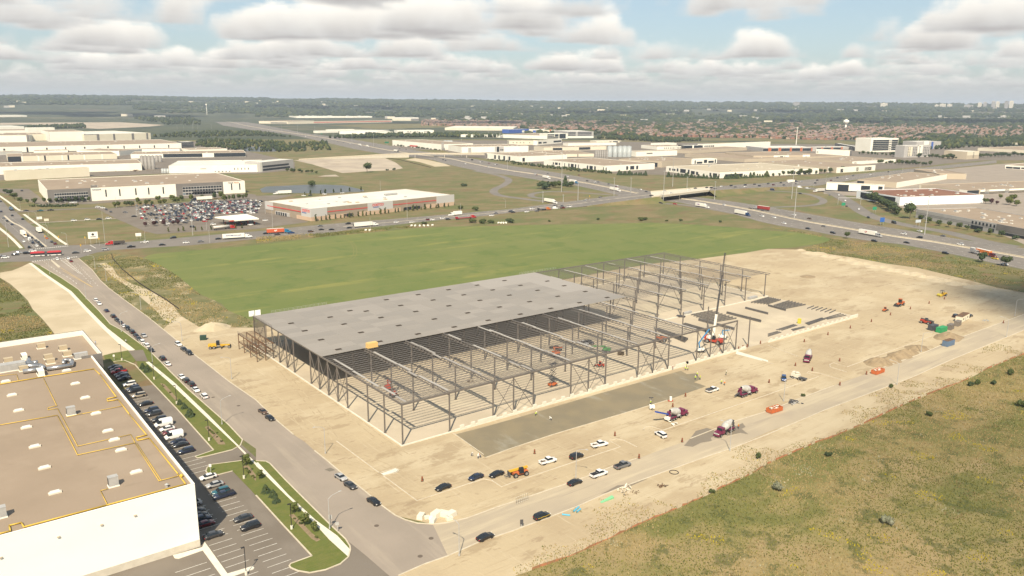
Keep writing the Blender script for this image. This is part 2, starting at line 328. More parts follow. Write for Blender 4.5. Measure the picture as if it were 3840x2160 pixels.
def sheet(name, s, z, mat, h=0.0):
    ps = pts(s) if isinstance(s, str) else [Vector((a, b, 0)) for a, b in s]
    bm = bmesh.new(); vv = [bm.verts.new((p.x, p.y, z)) for p in ps]
    f = bm.faces.new(vv); f.normal_update()
    if f.normal.z < 0: f.normal_flip()
    if h:
        r = bmesh.ops.extrude_face_region(bm, geom=[f]); bmesh.ops.translate(bm, verts=[v for v in r['geom'] if isinstance(v, bmesh.types.BMVert)], vec=(0, 0, -h))
        bmesh.ops.recalc_face_normals(bm, faces=bm.faces)
        if bm.faces[0].normal.z < 0 and abs(bm.faces[0].calc_center_median().z - z) < 1e-4: bmesh.ops.reverse_faces(bm, faces=bm.faces)
    bmesh.ops.triangulate(bm, faces=bm.faces[:])
    me = bpy.data.meshes.new(name); bm.to_mesh(me); bm.free(); me.materials.append(mat if not isinstance(mat, str) else MT[mat])
    return struct(ob(name, me))
def resamp(ps, n):
    L = [0]
    for a, b in zip(ps, ps[1:]): L.append(L[-1] + (b - a).length)
    out = []; j = 0
    for i in range(n):
        d = L[-1]*i/(n - 1)
        while j < len(L) - 2 and L[j+1] < d: j += 1
        t = (d - L[j])/max(1e-9, L[j+1] - L[j]); out.append(ps[j].lerp(ps[j+1], min(1, max(0, t))))
    return out
def smooth(ps, it=2):
    for _ in range(it):
        o = [ps[0]]
        for a, b in zip(ps, ps[1:]): o += [a.lerp(b, 0.25), a.lerp(b, 0.75)]
        ps = o + [ps[-1]]
    return ps
def offset(ps, d):
    out = []
    for i, p in enumerate(ps):
        t = (ps[min(i+1, len(ps)-1)] - ps[max(i-1, 0)]); n = Vector((-t.y, t.x, 0)).normalized(); out.append(p + n*d)
    return out
def strip(mb, a, b, mi=0):
    for i in range(len(a) - 1): mb.quad(a[i], b[i], b[i+1], a[i+1], mi)
def ribbon(name, s, w, z, mat, sm=2):
    c = smooth(pts(s) if isinstance(s, str) else s, sm); mb = MB()
    for p in c: p.z += z
    strip(mb, offset(c, w/2), offset(c, -w/2)); o = mb.obj(name, MT[mat]); return struct(o)
def line(mb, ps, w, dash=None, z=0.0):
    if not dash:
        ps = [p + Vector((0, 0, z)) for p in ps]; strip(mb, offset(ps, w/2), offset(ps, -w/2)); return
    n = max(2, int(sum((b - a).length for a, b in zip(ps, ps[1:]))/0.75)); q = resamp(ps, n); k = 0
    on, off = int(dash[0]/0.75), int(dash[1]/0.75)
    while k + on < n:
        seg = [p + Vector((0, 0, z)) for p in q[k:k+on+1:max(1, on//2)]]; strip(mb, offset(seg, w/2), offset(seg, -w/2)); k += on + off
def kerb(name, s, w=0.3, h=0.16, z=0.0, mat='kerb', close=False):
    c = pts(s) if isinstance(s, str) else s
    if close: c = c + [c[0]]
    mb = MB(); a = offset(c, w/2); b = offset(c, -w/2); up = Vector((0, 0, z + h)); dn = Vector((0, 0, z))
    strip(mb, [p + up for p in a], [p + up for p in b]); strip(mb, [p + dn for p in a], [p + up for p in a]); strip(mb, [p + up for p in b], [p + dn for p in b])
    return struct(mb.obj(name, MT[mat]))
# land
sheet('dirt_ground', 'E 1830,930 2000,1035 F 0,1045 G 560,555 1000,470 1400,400 1850,355 2350,290 H 0,250 300,258 600,300 900,345 1200,400 1500,440 2000,560 2300,640 2576,690 2900,750 2900,1060 L 2576,240 2420,295 2200,390 2000,495 1720,600 1400,730 1000,920 640,1080 500,1120 0,1340 O 2400,430 2050,590 1960,640 1620,790 1350,885 1000,1060 620,1240 430,1310 0,1460 N 2200,1560 1200,1600 1340,1449 1930,1250 1780,930 1400,840 880,430 590,200 J 190,890 0,740 I 2300,510 2020,290 E 2000,1345 1800,1185 1640,1060 1700,1000', 0.03, 'dirt')
sheet('crop_field', 'E 1450,340 1490,315 1560,300 2100,255 2576,213 F 700,130 1300,72 1600,42 2000,25 C 0,1357 600,1345 1400,1330 1800,1345 2300,1380 H 0,66 300,85 540,120 630,152 600,178 480,205 200,240 0,250 G 2350,290 1850,352 1400,397 1000,465 560,548 F 800,800 0,985 E 2400,915 2290,868 2230,800 2000,700 1800,530 1640,430', 0.035, 'crop')
sheet('weedy_verge', 'E 840,360 1000,395 1150,300 1450,340 1640,430 1800,530 2000,700 2240,800 2300,870 2576,985 2576,1040 2000,1035 1830,930 1700,1000 1640,1060 1480,930 1300,800 1100,650 930,465', 0.022, 'weeds')
sheet('dirt_track', 'E 1000,400 1060,390 1130,430 1180,520 1300,590 1450,645 1600,720 1720,790 1800,900 1850,960 1760,1010 1640,960 1560,860 1440,760 1330,660 1240,600 1120,520', 0.04, 'sand')
sheet('sand_lot', 'E 0,490 120,470 220,430 290,395 430,510 690,690 830,840 1020,1040 1190,1200 1300,1275 I 1290,200 1130,225 1045,250 1000,265 700,300 300,200 E 560,1150 550,1110 490,1030 430,960 370,900 330,860 280,770 200,690 100,600 0,540', 0.03, 'sand')
sheet('tall_meadow', 'L 2700,180 2576,240 2420,295 2200,390 2000,495 1720,600 1400,730 1000,920 640,1080 500,1120 0,1340 O 2400,430 2050,590 1960,640 1620,790 1350,885 1000,1060 620,1240 430,1310 0,1460 N 2300,1600 O 800,2100 P 1500,2300 3200,1900 3400,0', 0.036, 'mead2')
sheet('gravel_lot', 'B 380,700 700,690 1300,680 1400,720 1480,780 1380,800 1150,810 870,830 760,800 560,740', 0.05, 'gravel')
sheet('dirt_bank', 'B 1500,695 1600,678 1740,700 1900,735 1960,760 1800,765 1650,720', 0.06, 'sand')
sheet('gravel_apron', 'B 620,865 700,850 800,845 840,865', 0.06, 'gravel')
for i, s in enumerate(('B 40,990 100,965 320,955 480,948 700,945 900,955 1000,980 1090,1000 1080,1015 700,1035 300,1030 60,1025', 'A 2380,575 2480,562 2576,565 B 100,570 240,580 200,612 60,615 A 2576,612 2460,610')):
    tag(sheet('pond', s, 0.05, 'water'))
# far earthworks and fields on the left
sheet('bare_earth', 'A 0,318 300,300 700,300 1000,305 1660,345 1500,362 1000,385 560,362 300,340 0,345', 0.06, 'gravel')
sheet('far_field', 'A 0,285 900,268 1300,290 900,298 0,305', 0.08, 'crop')
sheet('far_meadow', 'B 1640,330 2100,345 2300,360 1800,372 1200,385 1000,365 700,352 1300,330', 0.08, 'meadow')
sheet('green_belt', 'C 820,465 1200,450 1600,470 2000,478 2576,480 D 0,490 700,500 1000,525 1000,545 600,535 0,520 C 2576,505 1900,505 1200,500 900,490', 0.08, 'meadow')
sheet('yard_paving', 'B 1370,590 1880,600 2060,660 2576,715 C 340,770 1000,832 1560,850 2130,886 D 460,842 1000,802 1600,762 2000,700 2576,700 2576,560 1000,545 0,535 C 1200,515 0,500 B 1370,500', 0.05, 'asphalt')
sheet('yard_paving', 'A -200,910 905,868 1600,836 2576,835 B 390,800 390,720 A 2500,610 1950,510 -200,530', 0.05, 'asphalt')
sheet('yard_paving', 'D 900,905 1700,800 2300,740 2700,720 2700,1600 2350,1449 1900,1330 1320,1170 1180,1080 560,1040 560,985', 0.05, 'street')
sheet('plaza_paving', 'D 880,660 1300,620 2100,600 2700,560 2700,700 2300,690 1600,750 1250,790 1000,720', 0.07, 'asphalt')
# paving round the white building and its lawns
sheet('car_park', [(-125, -120), (-34, -120), (-39.5, 6), (-40.5, 40), (-42.5, 90), (-47, 103), (-64, 104.5), (-66, 99), (-70, 90), (-125, 90)], 0.04, 'asphalt')
sheet('grass_verge', 'E 335,400 470,510 720,680 870,840 1080,1050 1270,1200 1350,1270 I 1380,330 1400,390 1780,790 2150,1205 1965,1270 1985,1283 2080,1265 2340,1200 2420,1155 2440,1100 2300,950 1900,600 1700,410 1500,200 1230,0 E 1110,1010 1000,880 880,760 790,660 620,545 500,480 410,425 360,402', 0.14, 'lawn', 0.12)
sheet('grass_verge', 'I 1045,250 1290,200 1375,300 1340,325 1140,312 1060,290', 0.14, 'lawn', 0.12)
sheet('grass_verge', 'M 2075,395 2085,360 2130,330 2440,290 2576,285 N 0,295 100,300 140,320 300,490 500,690 740,930 900,1080 945,1150 950,1190 930,1260 850,1330 700,1390 540,1420 420,1400 350,1370 335,1350 350,1328 565,1250 280,950 0,645 M 2530,590 2340,395 2200,430 2100,432', 0.14, 'lawn', 0.12)
sheet('sidewalk', 'E 290,395 430,510 690,690 830,840 1020,1040 1190,1200 1300,1275 1360,1270 1270,1200 1080,1050 870,840 720,680 470,510 320,395', 0.17, 'walk', 0.14)
sheet('sidewalk', 'I 1465,320 1700,520 2060,860 2380,1160 2576,1360 N 0,345 300,640 520,850 740,1090 930,1262 948,1190 820,1050 600,890 330,640 20,310 I 2576,1335 2430,1190 2110,865 1760,530 1500,315', 0.17, 'walk', 0.14)
sheet('footpath', 'I 1290,205 1440,197 1490,312 1370,310', 0.19, 'asphalt')
sheet('sidewalk', 'M 1740,1245 1780,1235 2035,1165 2060,1110 2290,1430 2540,1355 2560,1370 2550,1385 2300,1470 2240,1470 2040,1195 1800,1278 1760,1275', 0.17, 'walk', 0.14)
for s in ('I 1360,345 1400,390 1780,790 2150,1205', 'N 0,640 280,948 562,1250', 'I 1140,315 1250,300 1360,345'): kerb('kerb', s, 0.35, 0.2)
kerb('kerb', 'M 2340,395 2200,432 2100,435 2072,398 2085,360 2130,330 2440,290', 0.3, 0.2)
kerb('kerb', 'I 2150,1205 1965,1270 1985,1283 2080,1265 2340,1200 2420,1155 2440,1100 2300,950 1900,600 1500,200 1230,0 E 1110,1010 1000,880 880,760 790,660 620,545 410,422', 0.35, 0.2)
kerb('kerb', 'N 0,293 100,298 140,320 300,490 500,690 740,930 900,1080 945,1150 950,1190 930,1260 850,1330 700,1390 540,1420 420,1400 350,1370 335,1350 350,1328 565,1250', 0.35, 0.2)
# streets
KR = 'E 790,345 930,465 1010,570 1100,650 1300,800 1480,930 1640,1060 1800,1190 2000,1350 I 2020,290 2300,510 2576,700 J 190,890 380,1050 490,1120 590,1210 690,1290 N 880,430 1100,600 1250,730 1330,790 1400,840 1500,885 1620,920 1780,930 1930,915 2120,870 2180,850 2420,760 2576,710 O 560,520 780,440 1030,340 1280,262 1700,110 K 1790,1090 2250,910 2576,810 L 280,700 660,555 720,530 1050,415 1160,370 1550,230 1880,90 H 2330,1000 2576,910 2750,850'
sheet('street', KR.split(' 1930,915')[0] + ' 1930,1250 1700,1330 1430,1449 1150,1560 1480,1560 1340,1449 1100,1240 950,1120 900,1080 740,930 500,690 300,490 140,320 100,300 0,293 I 2576,1190 2440,1095 2300,950 1900,600 1500,200 1230,0 E 1110,1010 1000,880 880,760 790,660 620,545 410,420 300,380', 0.06, 'street')
sheet('site_road', 'N 1780,930 1930,915 ' + KR.split('1930,915 ')[1] + ' 2750,1000 2576,1068 L 2270,120 1830,300 1450,470 1000,640 560,805 0,1020 O 2200,170 1960,250 1400,450 1100,560 860,660 660,750 350,870 0,1000 N 2270,1100 1930,1250', 0.055, 'street2')
for s in ('E 790,345 930,465 1010,570 1100,650 1300,800 1480,930 1640,1060 1800,1190 2000,1350 I 2020,290 2300,510 2576,700 J 190,890 380,1050', 'J 590,1210 690,1290 N 880,430 1100,600 1250,730 1330,790 1400,840 1500,885 1620,920 1780,930 1930,915 2120,870 2180,850 2420,760 2576,710 O 560,520 780,440 1030,340 1250,270',
          'K 1790,1090 2250,910 2576,810 L 280,700 660,555', 'L 1160,370 1550,230 1880,90 H 2330,1000 2576,910', 'N 1430,1449 1700,1330 1930,1250 2270,1100 2576,1000 O 350,870 660,750 860,660 1100,560 1400,450 1960,250 2200,170 2576,25 L 560,805 1000,640 1450,470 1830,300 2270,120 H 2576,1068'):
    kerb('kerb', s, 0.35, 0.18)
for s in ('N 810,95 1240,415', 'N 1240,415 1410,367 1440,385 1420,410 1275,442', 'N 1275,440 1620,695 2000,570 2290,475 2370,490 2470,555 2576,515 O 640,300 1090,152 975,88 1050,70 1130,90 1260,155', 'K 1320,1000 1340,975 1400,965 1520,1005 2000,840 2576,645 L 510,463 390,428 405,415 520,430 750,500',
          'L 795,420 625,368 620,345 660,325 795,367 1200,220 1690,40', 'L 0,150 305,262', 'L -60,300 55,340'):
    kerb('site_kerb', s, 0.3, 0.16, 0.03)
sheet('kerb_pour', 'N 1255,425 1405,372 1432,385 1415,405 1285,440', 0.2, 'walk')
sheet('water_stain', 'K 1730,1160 1790,1090 1850,1010 1960,980 2030,1000 2040,1060 2000,1080 2010,1110 1900,1130 1820,1170', 0.072, flat((0.20, 0.165, 0.12), 0.5))
sheet('water_stain', 'K 2160,1060 2240,970 2320,930 2350,970 2310,990 2380,1045 2300,1030', 0.072, flat((0.20, 0.165, 0.12), 0.5))
sheet('water_stain', 'O 890,625 950,600 1060,540 1150,530 1370,470 1160,560 1100,570 1000,600', 0.072, flat((0.20, 0.165, 0.12), 0.5))
sheet('water_stain', 'N 690,380 750,360 800,385 740,400', 0.072, flat((0.17, 0.145, 0.11), 0.5))
# arterial road with its bridge
def zpts(s):
    out = []; t = 'S'
    for w in s.split():
        if w.isalpha(): t = w; continue
        a = [float(q) for q in w.split(',')]; out.append(g(t, a[0], a[1], a[2] if len(a) > 2 else 0.06))
    return out
AL = zpts('E -250,405 0,382 300,376 790,345 860,320 950,290 1150,260 1900,215 2576,150 F 300,118 700,95 B 1000,1388 1400,1350 1950,1290 2300,1260 2576,1225 C 500,1185 700,1168,.1 1000,1125,2.5 1100,1112,3.5 1500,1062,6.5 1950,1008,6.5 2300,985,5 2576,972,3 D 300,965,1 500,955,.1 900,892 1300,838 1700,792 2300,727')
AU = zpts('E -250,325 0,302 230,250 690,215 960,205 1500,165 2300,95 2576,75 B 500,1362 1000,1320 1400,1290 2000,1240 2576,1190 C 300,1150 600,1113,.1 1000,1060,2.5 1400,1018,6.5 1950,973,6.5 2300,943,5 2576,928,3 D 300,903,1 550,883,.1 800,850 1300,800 1700,760 2300,700')
NA = 160; AL = resamp(AL, NA); AU = resamp(AU, NA)
mb = MB(); strip(mb, AU, AL); struct(mb.obj('arterial_road', MT['highway']))
mb = MB()
for e, sgn in ((AL, 1), (AU, -1)):
    for i in range(NA - 1):
        if e[i].z < 0.3: continue
        m = (e[i] + e[i+1])*0.5; q = P(m)
        if 2478 < q[0] < 2655: continue
        t = (e[i+1] - e[i]).normalized(); n = Vector((t.y, -t.x, 0))*sgn
        a, b = e[i] - Vector((0, 0, .02)), e[i+1] - Vector((0, 0, .02)); c, d = a + n*a.z*2 , b + n*b.z*2; c.z = d.z = 0
        if sgn > 0: mb.quad(b, a, c, d)
        else: mb.quad(a, b, d, c)
struct(mb.obj('embankment', MT['meadow']))
mk = MB()
for t in (0.17, 0.34, 0.66, 0.83): line(mk, [a.lerp(b, t) for a, b in zip(AL, AU)][20:], 0.25, (4, 8), 0.02)
for t in (0.04, 0.96): line(mk, [a.lerp(b, t) for a, b in zip(AL, AU)][24:], 0.18, None, 0.02)
struct(mk.obj('lane_markings', MT['paint']))
mk = MB(); line(mk, [a.lerp(b, 0.5) for a, b in zip(AL, AU)][26:62], 1.5, None, 0.03); line(mk, [a.lerp(b, 0.5) for a, b in zip(AL, AU)][62:], 0.5, None, 0.03)
struct(mk.obj('median_strip', MT['kerb']))
# highway
HN = zpts('A 1900,262 2180,320 2240,350 B 0,402 220,425 400,452 700,520 1000,590 1250,632 1400,655 1760,692 1900,735 2100,780 2300,822 C 0,853 300,905 600,945 900,1010 1050,1050 1500,1105 1650,1118 1900,1168 2200,1232 H 0,0 400,62 800,142 1400,212 1900,312 2200,382 2576,458 2800,505')
HF = zpts('A 2050,258 2350,300 2576,330 B 500,428 900,478 1300,545 1600,600 2070,662 C 0,758 300,800 700,868 1000,938 1300,990 1420,1018 1900,1075 2200,1112 2576,1168 D 500,1255 1000,1345 H 1400,62 1700,115 2000,165 2576,243 2800,275')
def side(ps):  # sort the two edges along the road by their distance down the road axis
    return ps
NH = 200; HN = resamp(HN, NH); HF = resamp(HF, NH)
# pair every near-edge sample with the closest far-edge point so lanes stay parallel
def closest(p, ps): return min(ps, key=lambda q: (q - p).length_squared)
HFd = resamp(HF, 1200); HF2 = [closest(p, HFd).copy() for p in HN]
mb = MB(); strip(mb, HF2, HN); o = struct(mb.obj('highway', MT['highway']))
mk = MB()
for t in (0.13, 0.24, 0.35, 0.64, 0.75, 0.86): line(mk, [a.lerp(b, t) for a, b in zip(HN, HF2)], 0.22, (4, 8), 0.02)
for t in (0.05, 0.95): line(mk, [a.lerp(b, t) for a, b in zip(HN, HF2)], 0.2, None, 0.02)
struct(mk.obj('lane_markings', MT['paint']))
md = [a.lerp(b, 0.5) for a, b in zip(HN, HF2)]
mb = MB(); line(mb, md, 3.0, None, 0.02); struct(mb.obj('median_shoulder', MT['conc']))
mb = MB()
for i in range(0, NH - 1): mb.bar(md[i] + Vector((0, 0, .5)), md[i+1] + Vector((0, 0, .5)), 0.4, 1.05, caps=False)
tag(mb.obj('median_barrier', MT['kerb']), 'long low pale concrete barrier running down the middle of the highway', 'barrier')
ribbon('ramp_road', 'C 560,1172 900,1148 1100,1135 1300,1128 1700,1143 2000,1190 2250,1238', 9, 0.062, 'highway')
ribbon('ramp_road', 'B 2200,808 2400,840 2520,875 2555,905 2490,955 2400,990 2385,1020 2430,1052 2576,1075 C 130,1090 300,1112 550,1128 720,1138', 10, 0.058, 'highway')
ribbon('ramp_road', 'C 1000,1050 500,1012 300,1018 180,1042 200,1072 310,1084 420,1090', 8, 0.056, 'highway')
ribbon('ramp_road', 'C 2300,985 D 0,1008 250,1020 420,1042 530,1080 568,1110 530,1140 400,1160 200,1167 0,1176', 8, 0.058, 'highway')
ribbon('ramp_road', 'D 380,975 600,1012 720,1062 830,1130 920,1200 1030,1262 1230,1320 1500,1375 1800,1420 H 2200,185 2500,232', 15, 0.054, 'highway')
# roads by the crossing
sheet('north_road', 'j -150,150 60,300 170,420 300,490 390,570 560,720 650,780 900,960 1150,1165 1390,1185 1390,1210 520,1275 460,1170 0,720 -150,570', 0.058, 'highway')
ribbon('side_street', 'j 250,512 600,498 1000,470 1700,440 1990,425 2130,462 2300,560 2576,690', 10, 0.062, 'asphalt')
sheet('shop_car_park', 'i 20,250 250,222 700,188 1200,150 1750,108 2200,60 B 400,1045 280,1075 150,1110 140,1190 530,1322 0,1392 i 2200,562 1600,592 1300,602 760,637 570,592 200,425 -20,320', 0.05, 'asphalt')
sheet('service_drive', 'A -60,985 290,988 490,1137 880,1117 1720,1054 2470,1032 2576,1046 2576,1075 1700,1087 900,1142 420,1157 150,1060 -60,1010', 0.055, 'asphalt')
ribbon('lane', 'j 600,737 800,726 1400,692 2000,660 2330,640', 4.5, 0.06, 'street')
ribbon('sidewalk', 'j -60,150 200,330 380,480 470,485', 2.2, 0.09, 'walk', 1)
ribbon('sidewalk', 'j 480,555 700,720 1000,920 1200,1080 1350,1170', 2.2, 0.09, 'walk', 1)
ribbon('sidewalk', 'j -60,800 100,920 300,1100 430,1240', 2.2, 0.09, 'walk', 1)
ribbon('median_strip', 'j 90,585 230,715 430,800 620,960 800,1110 930,1210', 1.6, 0.12, 'kerb', 1)
ribbon('brick_crossing', 'j 120,1330 220,1400 330,1480', 4, 0.075, flat((0.38, 0.25, 0.2), 0.9), 1) if False else None
mk = MB()
for a, b, n in (('E 320,378', 'E 780,330', 20), ('E 350,252', 'E 690,222', 18)):          # zebra crossings
    p0 = pts(a)[0]; p1 = pts(b)[0]; d = (p1 - p0)/n; t = Vector((-d.y, d.x, 0)).normalized()
    for i in range(n):
        c = p0 + d*(i + 0.25) + Vector((0, 0, 0.085)); mk.quad(c - t*1.4, c + d*0.5 - t*1.4, c + d*0.5 + t*1.4, c + t*1.4)
for s, d in (('E 440,380 560,470 700,545 800,625', (3, 5)), ('E 510,430 600,490 720,560 800,620', (3, 5)), ('E 720,380 830,510 930,620', (3, 5)), ('E 780,400 880,510 990,630', (3, 5)), ('j 190,590 330,700 600,900 760,1060', (3, 5)), ('j 30,640 300,850 560,1080 700,1240', (3, 5)), ('E 905,212 965,245', None)):
    line(mk, pts(s), 0.2 if d else 0.5, d, 0.085)
for s in ('E 595,350 800,500', 'E 650,352 820,505'): line(mk, pts(s), 0.22, None, 0.085)
for k in range(8):
    a = g('E', 610 + 24*k, 362 + 18*k); b = g('E', 662 + 19*k, 362 + 17*k); line(mk, [a + Vector((0, 0, .085)), b + Vector((0, 0, .085))], 0.5)
struct(mk.obj('road_markings', MT['paint']))
mk = MB()
for s in ('E 610,440 930,635', 'E 630,470 930,637'): line(mk, pts(s), 0.25, None, 0.085)
struct(mk.obj('road_markings', MT['ypaint']))
sheet('median_strip', 'E 510,368 525,365 608,430 600,440 585,438', 0.2, 'kerb', 0.16)
# wheel tracks in the crop
mk = MB()
for s in ('F 830,128 900,160 960,190 985,250 985,300 950,345 860,390 700,435 600,455', 'F 860,130 940,165 1000,205 1015,260 1015,305 980,350 900,390 760,428', 'F 1080,140 1500,165 2000,200 2576,245', 'G 560,130 620,80 690,40', 'G 520,130 600,75 670,42', 'F 100,560 400,490 700,430', 'F 760,640 1500,525 2300,425', 'F 700,700 1600,585 2350,490'):
    ps = smooth(pts(s), 3); line(mk, ps, 0.45, None, 0.05)
struct(mk.obj('crop_tracks', nmat('crop_track', (0.17, 0.165, 0.055), 0.95)))
# stall lines by the white building
mk = MB()
for i in range(30):
    v = 91 - 2.9*i
    if 4 < v < 17: continue
    mk.quad((-58.6, v - .07, .062), (-52.9, v - .07, .062), (-52.9, v + .07, .062), (-58.6, v + .07, .062))
for i in range(31): 
    v = 3 - 2.9*i; mk.quad((-58.6, v - .07, .062), (-52.9, v - .07, .062), (-52.9, v + .07, .062), (-58.6, v + .07, .062)) if v > -62 else None
for i in range(26):
    v = 0.5 - 2.95*i
    if v > -58: mk.quad((-66.3, v - .07, .062), (-60.8, v - .07, .062), (-60.8, v + .07, .062), (-66.3, v + .07, .062))
for i in range(7):
    v = -30 - 2.95*i; mk.quad((-76, v - .07, .062), (-69, v - .07, .062), (-69, v + .07, .062), (-76, v + .07, .062))
struct(mk.obj('stall_lines', MT['paint']))
# rows of stall lines in the shop car park
mk = MB()
# ------------------------------------------------------------------ the steel frame
sheet('building_pad', [(-0.8, -0.8), (262.5, -0.8), (262.5, 129.5), (-0.8, 129.5)], 0.05, 'pad')
fr = thing('steel_frame', 'huge unfinished warehouse frame of grey steel columns and joists half covered by metal roof deck', 'steel frame')
BX, ZT = 17.4, 13.6
GX = [BX*i for i in range(16)]
GY = [0, 22.9, 38.3, 53.7, 69.1, 84.5, 99.9, 115.3, 128.4]
def part(name, me, par, loc=(0, 0, 0), rz=0.0): return ob(name, me, par, loc, rz)
m_col = MB().b2(-.2, -.2, 0, .2, .2, ZT - 0.9).b2(-.4, -.4, 0, .4, .4, .25).mesh('column', MT['steel'])
m_colF = MB().b2(-.19, -.19, 0, .19, .19, ZT).b2(-.4, -.4, 0, .4, .4, .25).mesh('column', MT['steel'])
cols = set()
for i, x in enumerate(GX):
    for y in GY:
        if x > 140 and y < 53: continue
        if x in (0.0,) or y in (0,): continue
        cols.add((x, y))
for x, y in sorted(cols): part('column', m_col, fr, (x, y, 0))
for x in (0, 17.4, 34.8, 43.5, 52.2, 69.6, 78.3, 87, 104.4, 113.1, 121.8, 139.2, 147.9, 156.6, 165.0): part('column', m_colF, fr, (x, 0, 0))
for y in (11.5, 22.9, 38.3, 46.0, 53.8, 61.6, 69.2, 85.2, 92.6, 100.4, 107.5, 115.3, 128.4): part('column', m_colF, fr, (0, y, 0))
part('column', m_colF, fr, (174.5, 0.4, 0)); part('column', m_colF, fr, (174.0, 22.9, 0)); part('column', m_colF, fr, (156.6, 22.9, 0)); part('column', m_colF, fr, (156.6, 38.3, 0))
# open-web joist, one bay long
def truss(L, d, n, cw, ww):
    mb = MB(); mb.b2(0, -cw/2, -cw*.6, L, cw/2, 0); mb.b2(0.6, -cw/2, -d, L - 0.6, cw/2, -d + cw*.6)
    for i in range(n):
        a = 0.3 + (L - 0.6)*i/n; c = 0.3 + (L - 0.6)*(i + 1)/n; z0, z1 = (-cw, -d + cw) if i % 2 == 0 else (-d + cw, -cw)
        mb.bar((a, 0, z0), (c, 0, z1), ww, ww, caps=False)
    return mb
JO = truss(BX, 0.75, 16, 0.135, 0.055); m_j = JO.mesh('joist', MT['joist'])
rows = []
y = 1.1
while y < 57.5: rows.append(y); y += 2.13
front = [(x, y) for y in rows for x in GX[:8]]
back = [(x, y) for y in [54.8 + 2.13*k for k in range(35)] for x in GX[9:15]]
part_j = front + back[:300 - len(front)]
for x, y in part_j: part('joist', m_j, fr, (x, y, ZT))
rest = back[300 - len(front):] + [(x, y) for y in [59 + 2.13*k for k in range(33)] for x in GX[:9]] + [(GX[8], y) for y in (54.8, 56.9)]
jv = np.array(JO.v); V = []; Fc = []
for x, y in rest:
    o = len(V)*len(jv); V.append(jv + np.array([x, y, ZT]));
    Fc += [tuple(i + o for i in f) for f in JO.f]
me = bpy.data.meshes.new('joists'); me.from_pydata(np.concatenate(V).tolist(), [], Fc); me.materials.append(MT['joist'])
o = ob('joists', me, fr); o['kind'] = 'stuff'
# girders along the grid lines
def girder(L):
    mb = MB(); mb.b2(-.2, 0, -.22, .2, L, -.02); mb.b2(-.16, 0.5, -1.15, .16, L - .5, -.97); n = int(L/1.9)
    for i in range(n):
        a, c = L*i/n, L*(i + 1)/n; z0, z1 = (-.2, -1.0) if i % 2 == 0 else (-1.0, -.2); mb.bar((0, a, z0), (0, c, z1), .12, .12, caps=False)
    return mb
mgA = girder(128.4).mesh('girder', MT['steel']); mgB = girder(128.4 - 51).mesh('girder', MT['steel'])
for i, x in enumerate(GX):
    if i in (0,): continue
    if x <= 140: part('girder', mgA, fr, (x, 0, ZT))
    else: part('girder', mgB, fr, (x, 51.0, ZT))
for nm, a, b in (('edge_beam', (0, 0), (165.2, 0)), ('edge_beam', (0, 0), (0, 128.4)), ('edge_beam', (0, 128.4), (261, 128.4)), ):
    part(nm, MB().bar((a[0], a[1], ZT - .25), (b[0], b[1], ZT - .25), .32, .6).mesh(nm, MT['steel']), fr)
# wind bracing
br = MT['steel']
def brace(a, b): part('brace', MB().bar(a, b, .16, .16).mesh('brace', br), fr)
for a, b in ((34.8, 43.5), (43.5, 52.2), (69.6, 78.3), (78.3, 87), (104.4, 113.1), (113.1, 121.8), (139.2, 147.9), (147.9, 156.6), (156.6, 165)):
    brace((a, 0, .4), (b, 0, ZT - .7)); brace((b, 0, .4), (a, 0, ZT - .7))
for a, b in ((38.3, 46), (46, 53.8), (53.8, 61.6), (61.6, 69.2), (85.2, 92.6), (92.6, 100.4), (100.4, 107.5), (115.3, 128.4)):
    brace((0, a, .4), (0, b, ZT - .7)); brace((0, b, .4), (0, a, ZT - .7))
for x in GX[9:15:2]:
    for y in (69.1, 99.9): brace((x, y, .4), (x + 8.7, y, ZT - 1)); brace((x + 17.4, y, .4), (x + 8.7, y, ZT - 1))
# roof deck of separate sheets
def deckmat(nm, c):
    m = bpy.data.materials.new(nm); m.use_nodes = True; N = m.node_tree.nodes; L = m.node_tree.links; b = N['Principled BSDF']
    t = N.new('ShaderNodeTexCoord'); s = N.new('ShaderNodeSeparateXYZ'); L.new(t.outputs['Object'], s.inputs[0])
    w = N.new('ShaderNodeMath'); w.operation = 'MULTIPLY'; L.new(s.outputs[1], w.inputs[0]); w.inputs[1].default_value = 2*pi/0.92
    q = N.new('ShaderNodeMath'); q.operation = 'SINE'; L.new(w.outputs[0], q.inputs[0])
    bp = N.new('ShaderNodeBump'); bp.inputs['Strength'].default_value = 0.35; bp.inputs['Distance'].default_value = 0.08; L.new(q.outputs[0], bp.inputs['Height']); L.new(bp.outputs[0], b.inputs['Normal'])
    n = N.new('ShaderNodeTexNoise'); mp = N.new('ShaderNodeMapping'); mp.inputs['Scale'].default_value = (0.15, 2.0, 1); L.new(t.outputs['Object'], mp.inputs[0]); L.new(mp.outputs[0], n.inputs['Vector']); n.inputs['Scale'].default_value = 0.8; n.inputs['Detail'].default_value = 5
    x = N.new('ShaderNodeMix'); x.data_type = 'RGBA'; L.new(n.outputs[0], x.inputs[0]); x.inputs[6].default_value = (*[a*0.86 for a in c], 1); x.inputs[7].default_value = (*[a*1.12 for a in c], 1)
    L.new(x.outputs[2], b.inputs['Base Color']); b.inputs['Roughness'].default_value = 0.5; b.inputs['Specular IOR Level'].default_value = 0.4
    return m
dm = [deckmat('deck_a', (0.265, 0.238, 0.205)), deckmat('deck_b', (0.250, 0.226, 0.196)), deckmat('deck_c', (0.285, 0.256, 0.222)), deckmat('deck_d', (0.315, 0.285, 0.25))]
DW, DH = 156.9/18, 70.4/12
mdk = [MB().b2(0.01, 0.01, 0, DW - .01, DH - .01, .09).mesh('deck_panel', m) for m in dm]
rd = random.Random(3)
